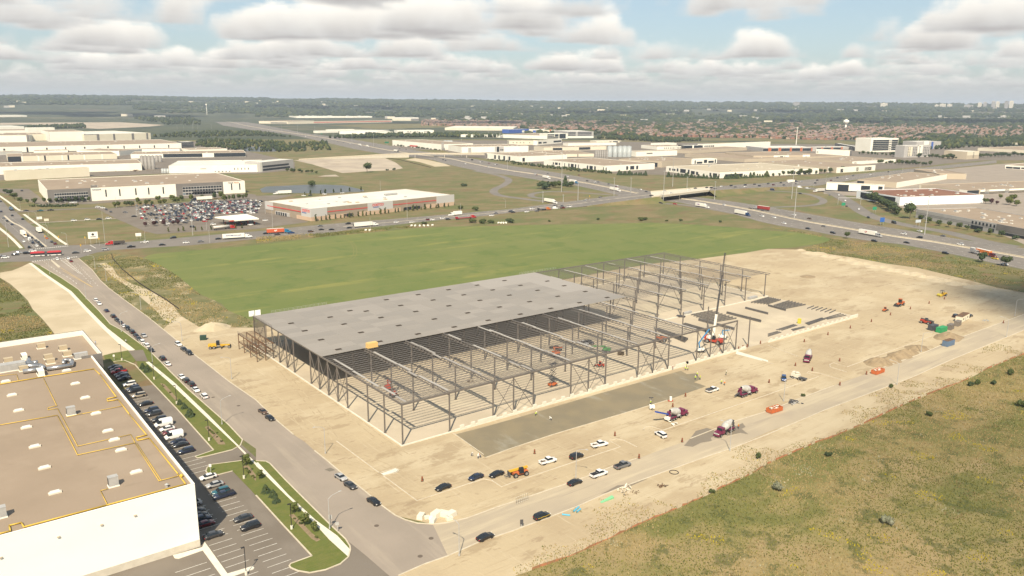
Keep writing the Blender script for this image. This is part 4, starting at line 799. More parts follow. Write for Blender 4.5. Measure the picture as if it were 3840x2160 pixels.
IND = [
 ('plain cream warehouse behind the long white one with grey entrances', 'A', (65, 905), (905, 862), 810, (870, 770), 'cream', 'roof', '', 6),
 ('long white warehouse with dusty roof behind the cream one, ending at the silos', 'A', (-150, 850), (1430, 802), 770, (1400, 690), 'white', 'roof', '', 10),
 ('white factory with pale ridged roof beside the tall silos', 'b', (830, 1128), (2660, 1100), 975, (600, 880), 'white', 'wroof', 'g2130-2146:.35-.6 g2200-2216:.35-.6 g2272-2288:.35-.6 g2343-2359:.35-.6 g2413-2429:.35-.6 d1450-1565:.5-.58 g1735-1760:.1-.2 g1800-1835:.1-.2 g1875-1910:.1-.2 g1950-1980:.1-.2 g2020-2050:.1-.2', 4),
 ('silvery glass office end of the white factory beside the gravel lot', 'B', (42, 820), (380, 782), 722, (270, 680), 'greyl', 'wroof', 'g70-340:.1-.3 g70-330:.42-.62 w42-64:0-1', 2),
 ('low long building with black glass bands behind the silos', 'b', (60, 830), (2375, 792), 742, (2240, 660), 'white', 'roof', 'g690-1475:.1-.95 g1712-2372:.05-.97', 10),
 ('low white shed behind the black banded building, on the left', 'b', (-60, 705), (1040, 692), 645, (930, 612), 'white', 'roof', '', 4),
 ('low white shed with raised rim behind the black banded building, near the pond', 'b', (1250, 692), (1995, 668), 664, (1130, 620), 'white', 'roof', '', 4),
 ('cream panelled warehouse with one black louvred end', 'a', (165, 898), (2360, 835), 790, (1970, 690), 'cream', 'roof', 'g165-418:0-.98 g865-898:.05-1 g1332-1362:.05-1 w430-450:0-1 w740-770:0-1 w1210-1240:0-1 w1660-1690:0-1 w2030-2060:0-1', 12),
 ('small white shed with strips of brown roof before the long slit windowed warehouse', 'a', (680, 716), (1370, 702), 690, (1320, 640), 'white', 'roof', '', 3),
 ('white shed with dark stained roof before the long slit windowed warehouse', 'a', (1550, 762), (2405, 776), 665, (2330, 628), 'white', 'roof', 'g2200-2210:.5-.6 g2235-2295:.2-.3', 4),
 ('white low shed beside the black louvred end', 'a', (-100, 770), (455, 738), 705, (440, 660), 'white', 'roof', '', 2),
 ('very long white warehouse with dark slit doors and a tan roof seam', 'a', (-200, 716), (3656, 620), 602, (3576, 436), 'white', 'roof', 'g45-80:.35-.7 g470-505:0-.85 g840-870:.35-.7 g1205-1230:.35-.7 g1580-1610:.35-.7 g2050-2085:.35-.7 g2390-2415:0-.75 g2720-2745:.1-.7 g3040-3066:.1-.7 g3355-3382:.1-.7', 10),
 ('black glass office end of the very long white warehouse', 'b', (1080, 612), (1325, 606), 500, (1250, 478), 'glass', 'wroof', 'l1080-1325:.5-.53 l1080-1325:.75-.78 l1080-1325:.25-.28', 1),
 ('tall white block with a dark ladder of windows at its corner', 'a', (-100, 500), (600, 492), 365, (600, 305), 'white', 'roof', 'd545-598:0-1', 6),
 ('tall white windowless block between two others with dark corner stripe', 'a', (1010, 490), (1700, 476), 290, (1580, 245), 'white', 'roof', 'd965-1012:.1-.95', 4),
 ('tall white block with dark vertical stripes and white roof boxes', 'a', (1702, 480), (3040, 440), 345, (2636, 262), 'cream', 'wroof', 'd1945-1995:0-1 d2265-2305:0-1 d2641-2690:0-1 d2946-2985:0-1 d1702-1990:.92-1.01', 0),
 ('cream low link block with brown roof between the tall white blocks', 'a', (600, 475), (1005, 468), 340, (860, 308), 'cream', 'roof', '', 2),
 ('distant white block with tan roof at the back of the left industrial park', 'a', (-100, 330), (620, 320), 268, (550, 230), 'white', 'roof', '', 2),
 ('distant white ribbed block right of the tan roofed one', 'a', (560, 330), (1110, 320), 210, (1000, 198), 'white', 'wroof', '', 0),
 ('farthest white block of the left industrial park', 'a', (-100, 250), (490, 240), 190, (390, 160), 'white', 'wroof', '', 0),
 ('lone white shed far beyond the left industrial park in green fields', 'A', (-50, 281), (275, 278), 250, (270, 243), 'white', 'wroof', '', 0),
 ('far long white distribution shed by the edge of the woods', 'B', (405, 283), (1170, 281), 258, (1160, 249), 'white', 'wroof', '', 0),
 ('far low grey shed at the left end of the red striped one', 'B', (30, 330), (320, 335), 305, (300, 297), 'cream', 'roof', 'd150-310:.1-.6', 0),
 ('far long low shed with red stripe along its dock wall', 'B', (322, 335), (1370, 318), 312, (1300, 298), 'cream', 'roof', 'r560-1360:.35-.7', 0),
 ('far white block with dark office end beside the red striped shed', 'B', (1372, 304), (1640, 305), 278, (1620, 268), 'cream', 'wroof', 'd1560-1640:.1-.9', 0),
 ('small white workshop by the highway, leftmost of its row', 'B', (620, 427), (830, 422), 405, (800, 398), 'white', 'wroof', '', 0),
 ('small white block peeping over the highway workshops', 'B', (730, 408), (990, 404), 392, (980, 386), 'white', 'wroof', '', 0),
 ('white workshop with green stripe and dark office windows by the highway', 'B', (840, 437), (1225, 441), 408, (1190, 395), 'white', 'wroof', 'g1100-1125:.2-.8 g1135-1165:.2-.8 g1175-1205:.2-.8', 0),
 ('small white box right of the green striped workshop', 'B', (1226, 443), (1375, 441), 415, (1360, 408), 'white', 'wroof', '', 0),
 ('white three row windowed block beyond the highway trees', 'B', (1425, 437), (1790, 433), 400, (1780, 393), 'white', 'wroof', ' '.join('g%d-%d:%s' % (x, x + 18, z) for x in (1440, 1465, 1520, 1545, 1590, 1615, 1690, 1712) for z in ('.2-.35', '.55-.7')), 0),
 ('low cream shopping block at the edge of the suburb', 'B', (1900, 397), (2590, 403), 372, (2500, 358), 'cream', 'wroof', '', 3),
 ('bright blue store block among pale shops', 'd', (-60, 322), (345, 308), 245, (330, 225), KC['b'], 'wroof', 'w200-250:.1-.7', 2),
 ('pale shop row with an orange tower beside the blue store', 'd', (346, 312), (900, 312), 256, (880, 235), 'cream', 'wroof', 'o755-790:0-1.3 b420-480:.1-.9 b495-552:.1-.7 l640-700:.1-.6', 3),
 ('white box shed among trees left of the black glass office', 'c', (1545, 396), (1790, 401), 345, (1880, 335), 'white', 'wroof', '', 0),
 ('white long shed with grey end among trees', 'c', (1980, 388), (2400, 412), 345, (2380, 335), 'white', 'wroof', 'l2340-2400:0-1', 0),
 ('long plain white shed running up to the white framed office', 'c', (2402, 412), (3270, 440), 345, (3216, 322), 'white', 'roof', '', 4),
 ('white framed office with black glass bays', 'd', (700, 440), (1120, 432), 330, (1100, 312), 'white', 'wroof', 'g710-935:.1-.35 g710-850:.42-.6 g860-935:.42-.9 g710-850:.68-.9 g950-1080:.08-.95', 2),
 ('wide four storey office with grey bands of dark glass', 'd', (1122, 420), (1640, 416), 286, (1500, 258), 'greyl', 'wroof', 'g1130-1280:.38-.52 g1320-1600:.38-.52 g1130-1280:.6-.74 g1320-1600:.6-.74 g1130-1280:.82-.95 g1320-1600:.82-.95 w1124-1640:.01-.28', 3),
 ('white shed with slanting face and red awnings beside the highway', 'c', (170, 567), (1160, 660), 460, (740, 443), 'white', 'roof', 'r540-700:.15-.4 d165-172:.1-.9', 5),
 ('big white plant with tan roof of many vents behind the flyover', 'c', (1562, 716), (2906, 692), 595, (1205, 553), 'white', 'roof', 'l1690-1752:.05-.85 g2255-2310:.05-.95 l2215-2250:.1-.95 l2315-2400:.1-.95 g2320-2395:.3-.5', 22),
 ('white shed with tall paired black windows facing the highway', 'c', (2068, 832), (2736, 906), 720, (3616, 745), 'white', 'roof', 'g2068-2080:.1-.8 g2225-2260:.1-.8 g2310-2342:.1-.8 g2412-2446:.1-.8 g2515-2550:.1-.8 Rg.05-.1:.1-.75', 10),
 ('white shed with black window groups on the bend of the highway', 'd', (640, 962), (1860, 1098), 850, (2686, 908), 'white', 'roof', ' '.join('g%s:%s' % (x, z) for x, z in (('838-860', '.3-.7'), ('885-940', '.3-.7'), ('965-990', '.3-.7'), ('1080-1092', '.1-.75'), ('1163-1187', '.15-.75'), ('1212-1270', '.15-.75'), ('1295-1322', '.15-.75'), ('1355-1370', '.1-.75'), ('1528-1556', '.15-.75'), ('1580-1642', '.1-.75'), ('1670-1698', '.1-.75'), ('1835-1848', '.1-.75'))) + ' Rg.42-.46:.15-.75 Rg.5-.58:.15-.75 Rg.62-.66:.15-.75 Rg.02-.04:.05-.7', 6),
 ('white low shed with pale roof and blue black windows by the bridge', 'e', (520, 1092), (1600, 1226), 985, (3496, 1015), 'white', nmat('pale_tan_roof', (0.43, 0.37, 0.27), 0.95, (0.39, 0.335, 0.245), 0.03, 5, 1.0), ' '.join('g%s:%s' % (x, z) for x, z in (('590-622', '.3-.75'), ('655-725', '.35-.7'), ('755-787', '.3-.85'), ('827-940', '.15-.85'), ('985-1018', '.1-.85'), ('1045-1122', '.1-.7'), ('1150-1190', '.1-.65'), ('1410-1442', '.1-.75'), ('1475-1552', '.1-.75'), ('1580-1598', '.1-.75'))) + ' Rg.05-.22:.08-.65 Rg.72-.75:.1-.7 Rg.77-.81:.1-.7 Rg.83-.86:.1-.7', 12),
 ('tan shed with dark loading bay and roof of little skylights', 'e', (440, 1012), (1040, 946), 888, (500, 757), 'tanw', 'roof', 'Lg.1-.5:.05-.75', 20),
 ('white entrance block with blue windows on the tan shed', 'e', (1042, 948), (1545, 926), 850, (1500, 815), 'white', 'wroof', 'g1095-1118:.1-.8 g1140-1250:.1-.5 g1280-1345:.2-.85 g1370-1480:.15-.6 g1500-1525:.1-.85', 0),
 ('wide tan warehouse with large bare roof in the middle industrial park', 'e', (900, 800), (2100, 906), 742, (3406, 720), 'tanw', 'roof', '', 14),
 ('grey tan windowless block behind the wide tan warehouse', 'e', (1010, 732), (2150, 662), 672, (700, 640), 'tanw', 'roof', '', 3),
 ('white store block with black script lettering among tan sheds', 'e', (-80, 792), (745, 766), 690, (740, 648), 'white', 'roof', 'd125-245:.45-.7', 4),
 ('long white shed with brown roof before the green belt', 'e', (1235, 642), (2620, 582), 542, (2500, 495), 'white', 'roof', 'g1290-1310:.4-.7 g1325-1350:.4-.7 g1365-1390:.4-.7 g1405-1430:.4-.7 g1440-1470:.4-.7', 4),
 ('black glass office with white columns before the green belt', 'e', (890, 652), (1260, 650), 568, (1240, 550), 'glass', 'wroof', 'w1050-1080:0-1', 1),
 ('white office with a row of little windows beside the black glass one', 'e', (340, 652), (889, 642), 588, (860, 545), 'white', 'roof', ' '.join('g%d-%d:.25-.65' % (x, x + 16) for x in (485, 520, 560, 600, 632, 662, 692, 735, 770, 800, 832, 862)), 3),
 ('white box with a step behind the little windowed office', 'e', (400, 572), (735, 556), 530, (640, 502), 'white', 'wroof', '', 2),
 ('cream low block with tiny square windows left of the white office', 'd', (-60, 552), (500, 552), 472, (480, 458), 'cream', 'roof', ' '.join('g%d-%d:.4-.65' % (x, x + 16) for x in (15, 88, 158, 228, 348, 440)), 3),
 ('white angular shed with black window strip, behind the cream low block', 'd', (510, 562), (1000, 520), 470, (1100, 455), 'white', 'roof', 'g530-590:.3-.7 g620-690:.3-.6 g830-990:.3-.7', 3),
 ('long white shed with two dark glass bays behind the tall steel silos', 'd', (640, 682), (1900, 652), 607, (1700, 560), 'cream', 'roof', 'g815-1000:.05-.8 g1335-1565:.15-.85', 5),
 ('long low white shed above the dark glass bays', 'd', (1130, 575), (2100, 558), 522, (1900, 498), 'white', 'roof', '', 4),
 ('pale shed with black dock shelters before the trees', 'd', (1700, 512), (2200, 505), 478, (2150, 458), 'cream', 'wroof', 'g1960-2000:.1-.7 g2030-2130:.1-.8 g2165-2200:.1-.6', 1),
 ('brown roofed shed with a grey end wall, behind the highway silos', 'd', (700, 800), (1650, 790), 742, (1640, 655), 'cream', 'roof', 'd1040-1080:0-1 d1310-1330:0-1', 16),
 ('long plaza with orange pillars and dark glass', 'f', (-100, 690), (955, 682), 612, (870, 568), 'greyl', 'wroof', 'g-99--1:.1-.8 g60-200:.1-.8 g260-430:.1-.8 g475-640:.1-.8 g690-860:.1-.8 o0-58:0-1 o205-258:0-1 o432-472:0-1 o642-685:0-1 o862-890:0-1', 4),
 ('lower plaza wing with orange pillars', 'f', (960, 655), (1680, 645), 602, (1640, 578), 'greyl', 'wroof', 'g980-1060:.1-.8 g1110-1260:.1-.8 g1310-1460:.1-.8 o1070-1100:0-1 o1265-1300:0-1 o1465-1500:0-1', 2),
 ('dark teal glass office behind the orange pillared plaza', 'f', (1342, 592), (1725, 665), 518, (1960, 540), 'greyw', 'wroof', ' '.join('l%d-%d:.35-.75' % (x, x + 12) for x in range(1360, 1700, 34)), 2),
 ('white box with a dark grey end beside the plaza', 'f', (960, 748), (1640, 780), 640, (1770, 680), 'white', 'roof', 'g975-1010:.4-.55 Rd0-1:0-1', 5),
 ('low tan and white shed with ribbed end by the hotels', 'f', (750, 882), (1690, 952), 822, (2315, 825), 'tanw', 'roof', 'Rw0-1:0-1 Rg.05-.1:.35-.65', 14),
 ('tan shed with white arched entrance facing the arterial road', 'f', (-200, 988), (1370, 1122), 885, (2000, 950), 'tanw', 'roof', 'w1210-1240:0-1 w630-660:0-1 Rw0-1:0-1.01 Rg.1-.17:.05-.7 Rg.5-.56:.1-.8 Rg.72-.9:.1-.75', 6),
 ('tan shed with white pedimented entrances behind others', 'f', (-300, 862), (840, 848), 772, (700, 690), 'tanw', 'roof', 'w105-410:0-1 g118-165:.05-.5 g185-200:.05-.8 g225-295:.1-.85 g320-335:.1-.85 g355-398:.1-.6 w690-838:0-1.1 g740-775:.3-.7', 4),
 ('white and black glass gridded building beside the ramp', 'D', (580, 1006), (1160, 1036), 925, (1255, 957), 'white', 'roof', 'g556-582:0-1 g700-812:.05-.85 g935-1025:.05-.85 g1105-1148:.1-.85 g582-935:.0-.12', 3),
 ('long shed with stepped bright white side behind the gridded building', 'D', (895, 948), (1290, 978), 895, (1935, 850), 'tanw', 'roof', 'g890-965:.2-.8 Rw0-1:0-1', 10),
 ('long multi unit shed with white and dark striped office side', 'D', (1520, 988), (2000, 1048), 946, (2720, 886), 'tanw', 'roof', 'c1520-1540:0-1 w1925-2000:0-1 Rg0-.08:0-.95 Rw.09-1:.55-.97 Rg.09-1:.06-.22 Rg.09-1:.33-.5 ' + ' '.join('Rl%.2f-%.2f:0-1' % (x, x + .03) for x in (.12, .26, .4, .54, .68, .82)), 18),
 ('tan shed with black corner at the back of the right industrial park', 'D', (1690, 888), (1990, 892), 832, (2425, 800), 'tanw', 'roof', 'g1690-1720:.3-.9 Rw0-.5:0-1', 8),
 ('brown roofed building with bright white side and glass end', 'D', (1322, 1156), (2160, 1130), 1070, (1160, 995), nmat('bright_blue_white', (0.74, 0.77, 0.78), 0.7), 'broof', 'Lg.1-.9:.1-.85', 14),
 ('big grey building with wide tan roof of vents beside the row of round trees', 'k', (390, 945), (2700, 1405), 770, (900, 622), 'greyl', 'roof', 'd392-2080:.45-.475 d392-2080:.6-.625 g718-728:.05-.4 g1190-1200:.05-.4 g1552-1562:.05-.4 ' + ' '.join('g%d-%d:.55-.85' % (x, x + 32) for x in range(1612, 2060, 70)) + ' g1600-1840:0-.4 g1950-1985:.1-.4 g2020-2055:.1-.4 d2085-2700:.35-1 g2150-2700:0-.28 ', 40),
 ('long cream shed right of the brick hotel', 'h', (1640, 670), (2700, 725), 615, (2500, 575), 'cream', 'roof', '', 4),
 ('distant cream shed among trees beyond the hotels', 'h', (1780, 522), (2700, 562), 485, (2300, 463), 'cream', 'roof', '', 3),
 ('white office with blue glass at the far end of the right park', 'h', (2190, 1032), (2700, 1062), 960, (2620, 905), 'white', 'roof', 'g2210-2345:.1-.6 g2355-2500:.1-.6 g2520-2600:.2-.6', 2)]
for e in IND:
    bld(e[0], e[1], e[2], e[3], e[4], e[5], e[6], e[7], e[8], e[9], 'building' if 'office' in e[0] or 'plaza' in e[0] or 'shop' in e[0] or 'store' in e[0] else 'warehouse', 'office_building' if 'office' in e[0] and 'shed' not in e[0] and 'warehouse' not in e[0] else 'warehouse')
for lab, t, a, b, yt, bk, w, fl, wn_, cat in (('white framed black glass office tower beyond the interchange', 'D', (1025, 618), (1300, 612), 482, (1180, 470), 'white', 'T', 0, 'office'), ('grey and white hotel with punched windows and a tall white fin', 'h', (150, 812), (670, 796), 572, (60, 560), 'greyl', 'H', 6, 'hotel'),
        ('white hotel with blue stripe behind the grey one', 'h', (400, 642), (895, 632), 490, (600, 468), 'greyl', 'B', 0, 'hotel'), ('brick and cream hotel with a vertical row of windows', 'h', (1412, 848), (1660, 832), 690, (1300, 650), 'tanw', 'C', 0, 'hotel')):
    o = bld(lab, t, a, b, yt, bk, w, 'wroof', '', 3, cat, 'hotel' if cat == 'hotel' else 'office_tower'); L, D, h = o['dims']
    if fl == 'T':
        for x0, x1 in ((.08, .66), (.76, .99)):
            for k in range(6): MB().b2(x0*L, -.2, h*(.1 + .135*k), x1*L, -.05, h*(.1 + .135*k + .115)).obj('window', MT['glass'], o)
        for k in range(6): MB().b2(.67*L, -.15, h*(.1 + .135*k), .75*L, -.04, h*(.1 + .135*k + .06)).obj('window', MT['glass'], o)
    if fl == 'H':
        for k in range(6):
            for x in (.14, .2, .33, .39, .45, .74, .8, .86, .93): MB().b2(x*L, -.15, h*(.12 + .13*k), (x + .03)*L, -.03, h*(.12 + .13*k + .07)).obj('window', MT['pane'], o)
        MB().b2(.5*L, -1.6, 0, .54*L, -.02, h*1.04).b2(.5*L, -1.6, h*.95, .68*L, -.02, h*1.04).obj('fin', MT['white'], o); MB().b2(.6*L, -1.2, h*.2, .68*L, -.02, h*.95).obj('bay', MT['white'], o)
        MB().b2(.14*L, -.1, h*.12, .31*L, -.01, h*.9).obj('panel', MT['cream'], o)
    if fl == 'B': MB().b2(.6*L, -.3, 0, .68*L, -.02, h*.96).obj('panel', KC['b'], o); MB().b2(.3*L, -.3, .3*h, .5*L, -.02, h*1.0).obj('panel', MT['white'], o)
    if fl == 'C':
        MB().b2(.02*L, -.1, h*.5, .98*L, -.01, h*.99).obj('panel', MT['cream'], o)
        for k in range(5): MB().b2(.5*L, -.25, h*(.14 + .16*k), .58*L, -.11, h*(.14 + .16*k + .07)).obj('window', MT['pane'], o)
# warehouse store with red stripe
cs = bld('grey brown warehouse store with red stripe, red lettering and white roof', 'B', (558, 1313), (1990, 1152), 1190, (145, 1105), nmat('store_brown', (0.30, 0.245, 0.185), 0.8, (0.275, 0.225, 0.17), 0.1, 4, 1.0), 'wroof', '', 16, 'store', 'warehouse_store')
L, D, h = cs['dims']; gl = nmat('store_grey', (0.47, 0.46, 0.44), 0.6); pk = nmat('store_pink_block', (0.52, 0.38, 0.27), 0.85, (0.48, 0.35, 0.25), 0.3, 4, 1.0); rd_ = flat((0.55, 0.05, 0.05))
def cb(nm, x0, x1, z0, z1, m, p=.1, side='f'):
    if side == 'f': MB().b2(x0*L, -p, z0*h, x1*L, -.01, z1*h).obj(nm, m, cs)
    else: MB().b2(-p, x0*D, z0*h, -.01, x1*D, z1*h).obj(nm, m, cs)
for x0, x1 in ((-.003, .098), (.36, .535), (.862, 1.003)): cb('panel', x0, x1, .3, 1.02, gl, .3)
cb('panel', 0, .22, 0, .33, pk, .42); cb('panel', .3, .59, 0, .33, pk, .42); cb('panel', .78, 1, 0, .33, pk, .42)
for x0, x1 in ((.1, .36), (.535, .86)): cb('stripe', x0, x1, .6, .66, rd_, .16)
cb('panel', -.002, .2, .3, 1.02, gl, .3, 's'); cb('panel', .82, 1, .3, 1.0, gl, .3, 's'); cb('stripe', .2, .95, .6, .66, rd_, .35, 's'); cb('panel', 0, .3, 0, .3, pk, .42, 's')
for x0 in (.2, .615, .68): 
    for i in range(6):
        for z in (.08, .2): cb('window', x0 + .009*i, x0 + .009*i + .0075, z, z + .1, MT['pane'], .5)
cb('entrance', .45, .75, .02, .32, MT['greyl'], 1.2, 's')
for k in range(5): cb('doorway', .5 + .05*k, .53 + .05*k, .02, .28, MT['glass'], 1.35, 's')
for k in range(6): MB().box((.06*L + .9*L*rb.random(), D*rb.uniform(.15, .85), h - .5 + .5), (3.2, 2.4, 1.0)).obj('roof_unit', MT['tanw'], cs)
MB().box((.72*L, .55*D, h + .6), (.09*L, 3, 1.4)).obj('roof_unit', MT['galv'], cs)
cblue = flat((0.04, 0.10, 0.32))
text('COSTCO', cs, (.392*L, -.34, h*.69), h*.29, rd_, ex=.05); text('WHOLESALE', cs, (.396*L, -.34, h*.56), h*.115, cblue, ex=.05)
text('COSTCO', cs, (-.36, .18*D, h*.69), h*.29, rd_, rz=-pi/2, ex=.05); text('WHOLESALE', cs, (-.36, .18*D, h*.56), h*.115, cblue, rz=-pi/2, ex=.05)
# fuel canopy in the shop car park
q = [g('i', *p, 5.5) for p in ((1630, 385), (2110, 338), (2298, 405), (1940, 432))]
cn = thing('fuel_canopy', 'flat white fuel station canopy with red corner in the shop car park', 'canopy', (q[0].x, q[0].y, 0)); o0 = cn.location
b0 = [Vector((p.x - o0.x, p.y - o0.y, 0)) for p in q]; mb = MB(); mb.add([p + Vector((0, 0, 5)) for p in b0] + [p + Vector((0, 0, 6)) for p in b0], [(0, 1, 2, 3)[::-1], (4, 5, 6, 7), (0, 1, 5, 4), (1, 2, 6, 5), (2, 3, 7, 6), (3, 0, 4, 7)]); mb.obj('roof', MT['white'], cn)
for f in (.12, .37, .62, .88):
    for e in (.25, .75):
        p = b0[0].lerp(b0[1], f).lerp(b0[3].lerp(b0[2], f), e); MB().b2(p.x - .3, p.y - .3, 0, p.x + .3, p.y + .3, 5).obj('post', MT['dsteel'], cn); MB().b2(p.x + .8, p.y - .5, 0, p.x + 1.8, p.y + .5, 2).obj('pump', MT['red'], cn)
p = b0[3]; MB().box((p.x - 3, p.y + .2, 5.5), (4, 1.2, .9), atan2((b0[2] - b0[3]).y, (b0[2] - b0[3]).x)).obj('sign_panel', MT['red'], cn)
# silos
def silo(t, xs, yb, yt, w, lab, grp, cone=True, mat='galv', skew=0.0):
    for i, x in enumerate(xs):
        c = g(t, x, yb + skew*i); r = w*TILE[t][2]*(c - CAM).length/FPX/2; h = hgt(c, px(t, x, yt + skew*i)[1]); c2 = c + (Vector((c.x - CAM.x, c.y - CAM.y, 0)).normalized())*r
        th = thing('silo', lab, 'silo', c2, 0, grp); MB().lathe((0, 0, 0), [(r, 0), (r, h*.93)], 18).obj('shell', MT[mat], th, True); MB().lathe((0, 0, h*.93), [(r*1.03, 0), (r*.2, h*.07)], 18).obj('roof', MT[mat], th)
        MB().lathe((0, 0, h*.3), [(r*1.01, 0), (r*1.01, .5)], 18).obj('band', MT['greyl'], th)
sil = nmat('silo_grey', (0.26, 0.245, 0.225), 0.5, (0.21, 0.20, 0.185), 0.3, 4, 1.0); MT['silo'] = sil; MT['silo2'] = nmat('silo_blue_grey', (0.36, 0.385, 0.385), 0.4, (0.31, 0.335, 0.335), 0.2, 4, 1.0)
silo('b', (300, 372, 444, 516), 1048, 765, 66, 'tall slim grey silo in the row of four before the white factory', 'slim silos by the white factory', mat='silo')
silo('b', (585, 655), 900, 765, 62, 'tall slim grey silo in the pair behind the row of four', 'paired silos behind the slim ones', mat='silo')
silo('b', (700, 750, 805), 1122, 1030, 48, 'short silo standing against the wall of the white factory', 'short silos by the factory wall', mat='silo2')
silo('d', (1690, 1732, 1775, 1820, 1865, 1912), 822, 650, 38, 'slim brown grey silo beside the fat blue grey ones', 'slim silos beside the fat ones', mat='silo')
silo('d', (1965, 2070, 2172, 2262, 2350), 800, 575, 98, 'fat blue grey grain silo in the row over the white sheds', 'fat silos in the middle industrial park', mat='silo2')
silo('c', (1235, 1290, 1345), 545, 462, 70, 'short round silo on the white plant behind the flyover', 'round silos of the white plant', mat='silo2')
silo('c', (1165, 1182, 1198), 665, 492, 15, 'thin tall tube silo at the corner of the white plant', 'tube silos of the white plant', mat='silo')
# water tower, chimneys and far towers
c = g('D', 780, 388); h = hgt(c, px('D', 780, 290)[1]); wt = thing('water_tower', 'white mushroom shaped water tower rising from the suburb trees', 'water tower', c)
MB().lathe((0, 0, 0), [(h*.13, 0), (h*.075, h*.1), (h*.07, h*.5)], 16).obj('stem', MT['white'], wt, True)
MB().lathe((0, 0, h*.48), [(h*.07, 0), (h*.2, h*.12), (h*.29, h*.25), (h*.3, h*.33), (h*.24, h*.44), (h*.1, h*.51), (0.1, h*.525)], 20).obj('tank', MT['white'], wt, True)
c = g('A', 2085, 265); h = hgt(c, px('A', 2085, 95)[1]); wt = thing('water_tower', 'tall slim white water tower standing alone on the left horizon', 'water tower', c)
MB().lathe((0, 0, 0), [(h*.035, 0), (h*.02, h*.1), (h*.02, h*.84)], 12).obj('stem', MT['white'], wt); MB().lathe((0, 0, h*.82), [(h*.02, 0), (h*.06, h*.06), (h*.06, h*.12), (h*.02, h*.17)], 14).obj('tank', MT['white'], wt)
def tower(lab, t, x0, x1, yt, r=9800, mat='cream', n=8):
    a = G(*px(t, x0, 260)); d = Vector((a.x - CAM.x, a.y - CAM.y, 0)).normalized(); b = G(*px(t, x1, 260)); e = Vector((b.x - CAM.x, b.y - CAM.y, 0)).normalized()
    p = CAM.xy.to_3d() + d*r; q = CAM.xy.to_3d() + e*r; th_ = atan2(d.y, d.x); z0 = hill(r, th_) - 3; p.z = z0; q.z = z0; h = hgt(p, px(t, x0, yt)[1]); w = (q - p).length
    th = thing('apartment_tower', lab, 'tower', p, atan2((q - p).y, (q - p).x)); MB().b2(0, 0, 0, w, w*.6 + 12, h).b2(w*.3, 3, h, w*.6, 12, h + 4).obj('wall', MT[mat], th)
    for k in range(n):
        z = h*(.1 + .86*k/n); MB().b2(w*.06, -.3, z, w*.94, -.05, z + h*.38/n).obj('window_band', MT['greyl'] if mat != 'greyl' else MT['greyw'], th)
for lab, x0, x1, yt, m in (('leftmost cream block of the slab group on the skyline', 1665, 1705, 138, 'cream'), ('tall cream slab in the middle of the skyline slab group', 1715, 1775, 130, 'cream'), ('cream slab closing the skyline slab group', 1790, 1840, 133, 'cream'), ('pale thin tower left of the skyline cluster', 2095, 2135, 118, 'cream'), ('grey thin tower second in the skyline cluster', 2150, 2185, 111, 'greyl'), ('grey twin tower, left one of the middle pair', 2232, 2270, 102, 'greyl'), ('pale twin tower, right one of the middle pair', 2276, 2313, 107, 'cream'), ('dark twin tower, left one of the right pair', 2362, 2404, 103, 'greyw'), ('pale tallest tower closing the skyline cluster', 2411, 2452, 100, 'cream'), ('low grey block before the skyline cluster', 1960, 2050, 140, 'greyl'), ('blue grey block far on the skyline above the water tower', 240, 310, 112, 'greyw'), ('pale stepped block on the skyline', 1120, 1190, 122, 'cream')): tower(lab, 'D', x0, x1, yt + 4, mat=m)
# ------------------------------------------------------------------ bridges
def bridge(lab, near, far, th_, cls=1.0, piers=()):
    o0 = near[0].copy(); o0.z = 0; t = thing('road_bridge', lab, 'bridge', o0); N_ = [p - o0 for p in near]; F_ = [p - o0 for p in far]
    mb = MB(); dn = Vector((0, 0, -th_))
    strip(mb, F_, N_); strip(mb, [p + dn for p in N_], [p + dn for p in F_]); strip(mb, N_, [p + dn for p in N_]); strip(mb, [p + dn for p in F_], F_)
    mb.obj('deck', MT['conc'], t)
    for e, s in ((N_, 1), (F_, -1)):
        mb = MB()
        for a, b in zip(e, e[1:]): mb.bar(a + Vector((0, 0, .5)), b + Vector((0, 0, .5)), .35, 1.1, caps=True)
        mb.obj('parapet', MT['kerb'], t)
    for f in piers:
        a = resamp(N_, 101)[int(f*100)]; b = resamp(F_, 101)[int(f*100)]
        mb = MB()
        for k in (.12, .38, .62, .88): p = a.lerp(b, k); mb.cyl((p.x, p.y, 0), (p.x, p.y, p.z - th_ + .05), .6, n=10)
        mb.bar(a.lerp(b, .05) + Vector((0, 0, -th_ - .3)), a.lerp(b, .95) + Vector((0, 0, -th_ - .3)), 1.2, .9); mb.obj('pier', MT['conc'], t)
    return t
i0 = min(range(NA), key=lambda i: abs(P(AL[i])[0] - 2455)); i1 = min(range(NA), key=lambda i: abs(P(AL[i])[0] - 2675))
up = Vector((0, 0, .03))
bridge('concrete road bridge carrying the arterial road over the highway', [p + up for p in AL[i0:i1]], [p + up for p in AU[i0:i1]], 1.3, piers=(.45,))
for i in (i0, i1 - 1):
    a, b = AL[i], AU[i]; m = MB(); s = -1 if i == i0 else 1; d = (AL[i1-1] - AL[i0]).normalized()*s
    m.add([a, b, b - d*7 - Vector((0, 0, b.z)), a - d*7 - Vector((0, 0, a.z))], [(0, 1, 2, 3)]); tag(struct(m.obj('abutment_slope', MT['conc'])))
fn = zpts('B 430,697,.3 700,680,1.6 1000,664,3.6 1400,641,6.5 1750,634,7 2080,637,7 2300,640,6'); fn = resamp(fn, 30); ff = [p + Vector((p.x - CAM.x, p.y - CAM.y, 0)).normalized()*14 for p in fn]
bridge('pale concrete flyover with solid parapet curving over the far highway', fn, ff, 1.4, piers=(.62, .78, .9))
mb = MB()
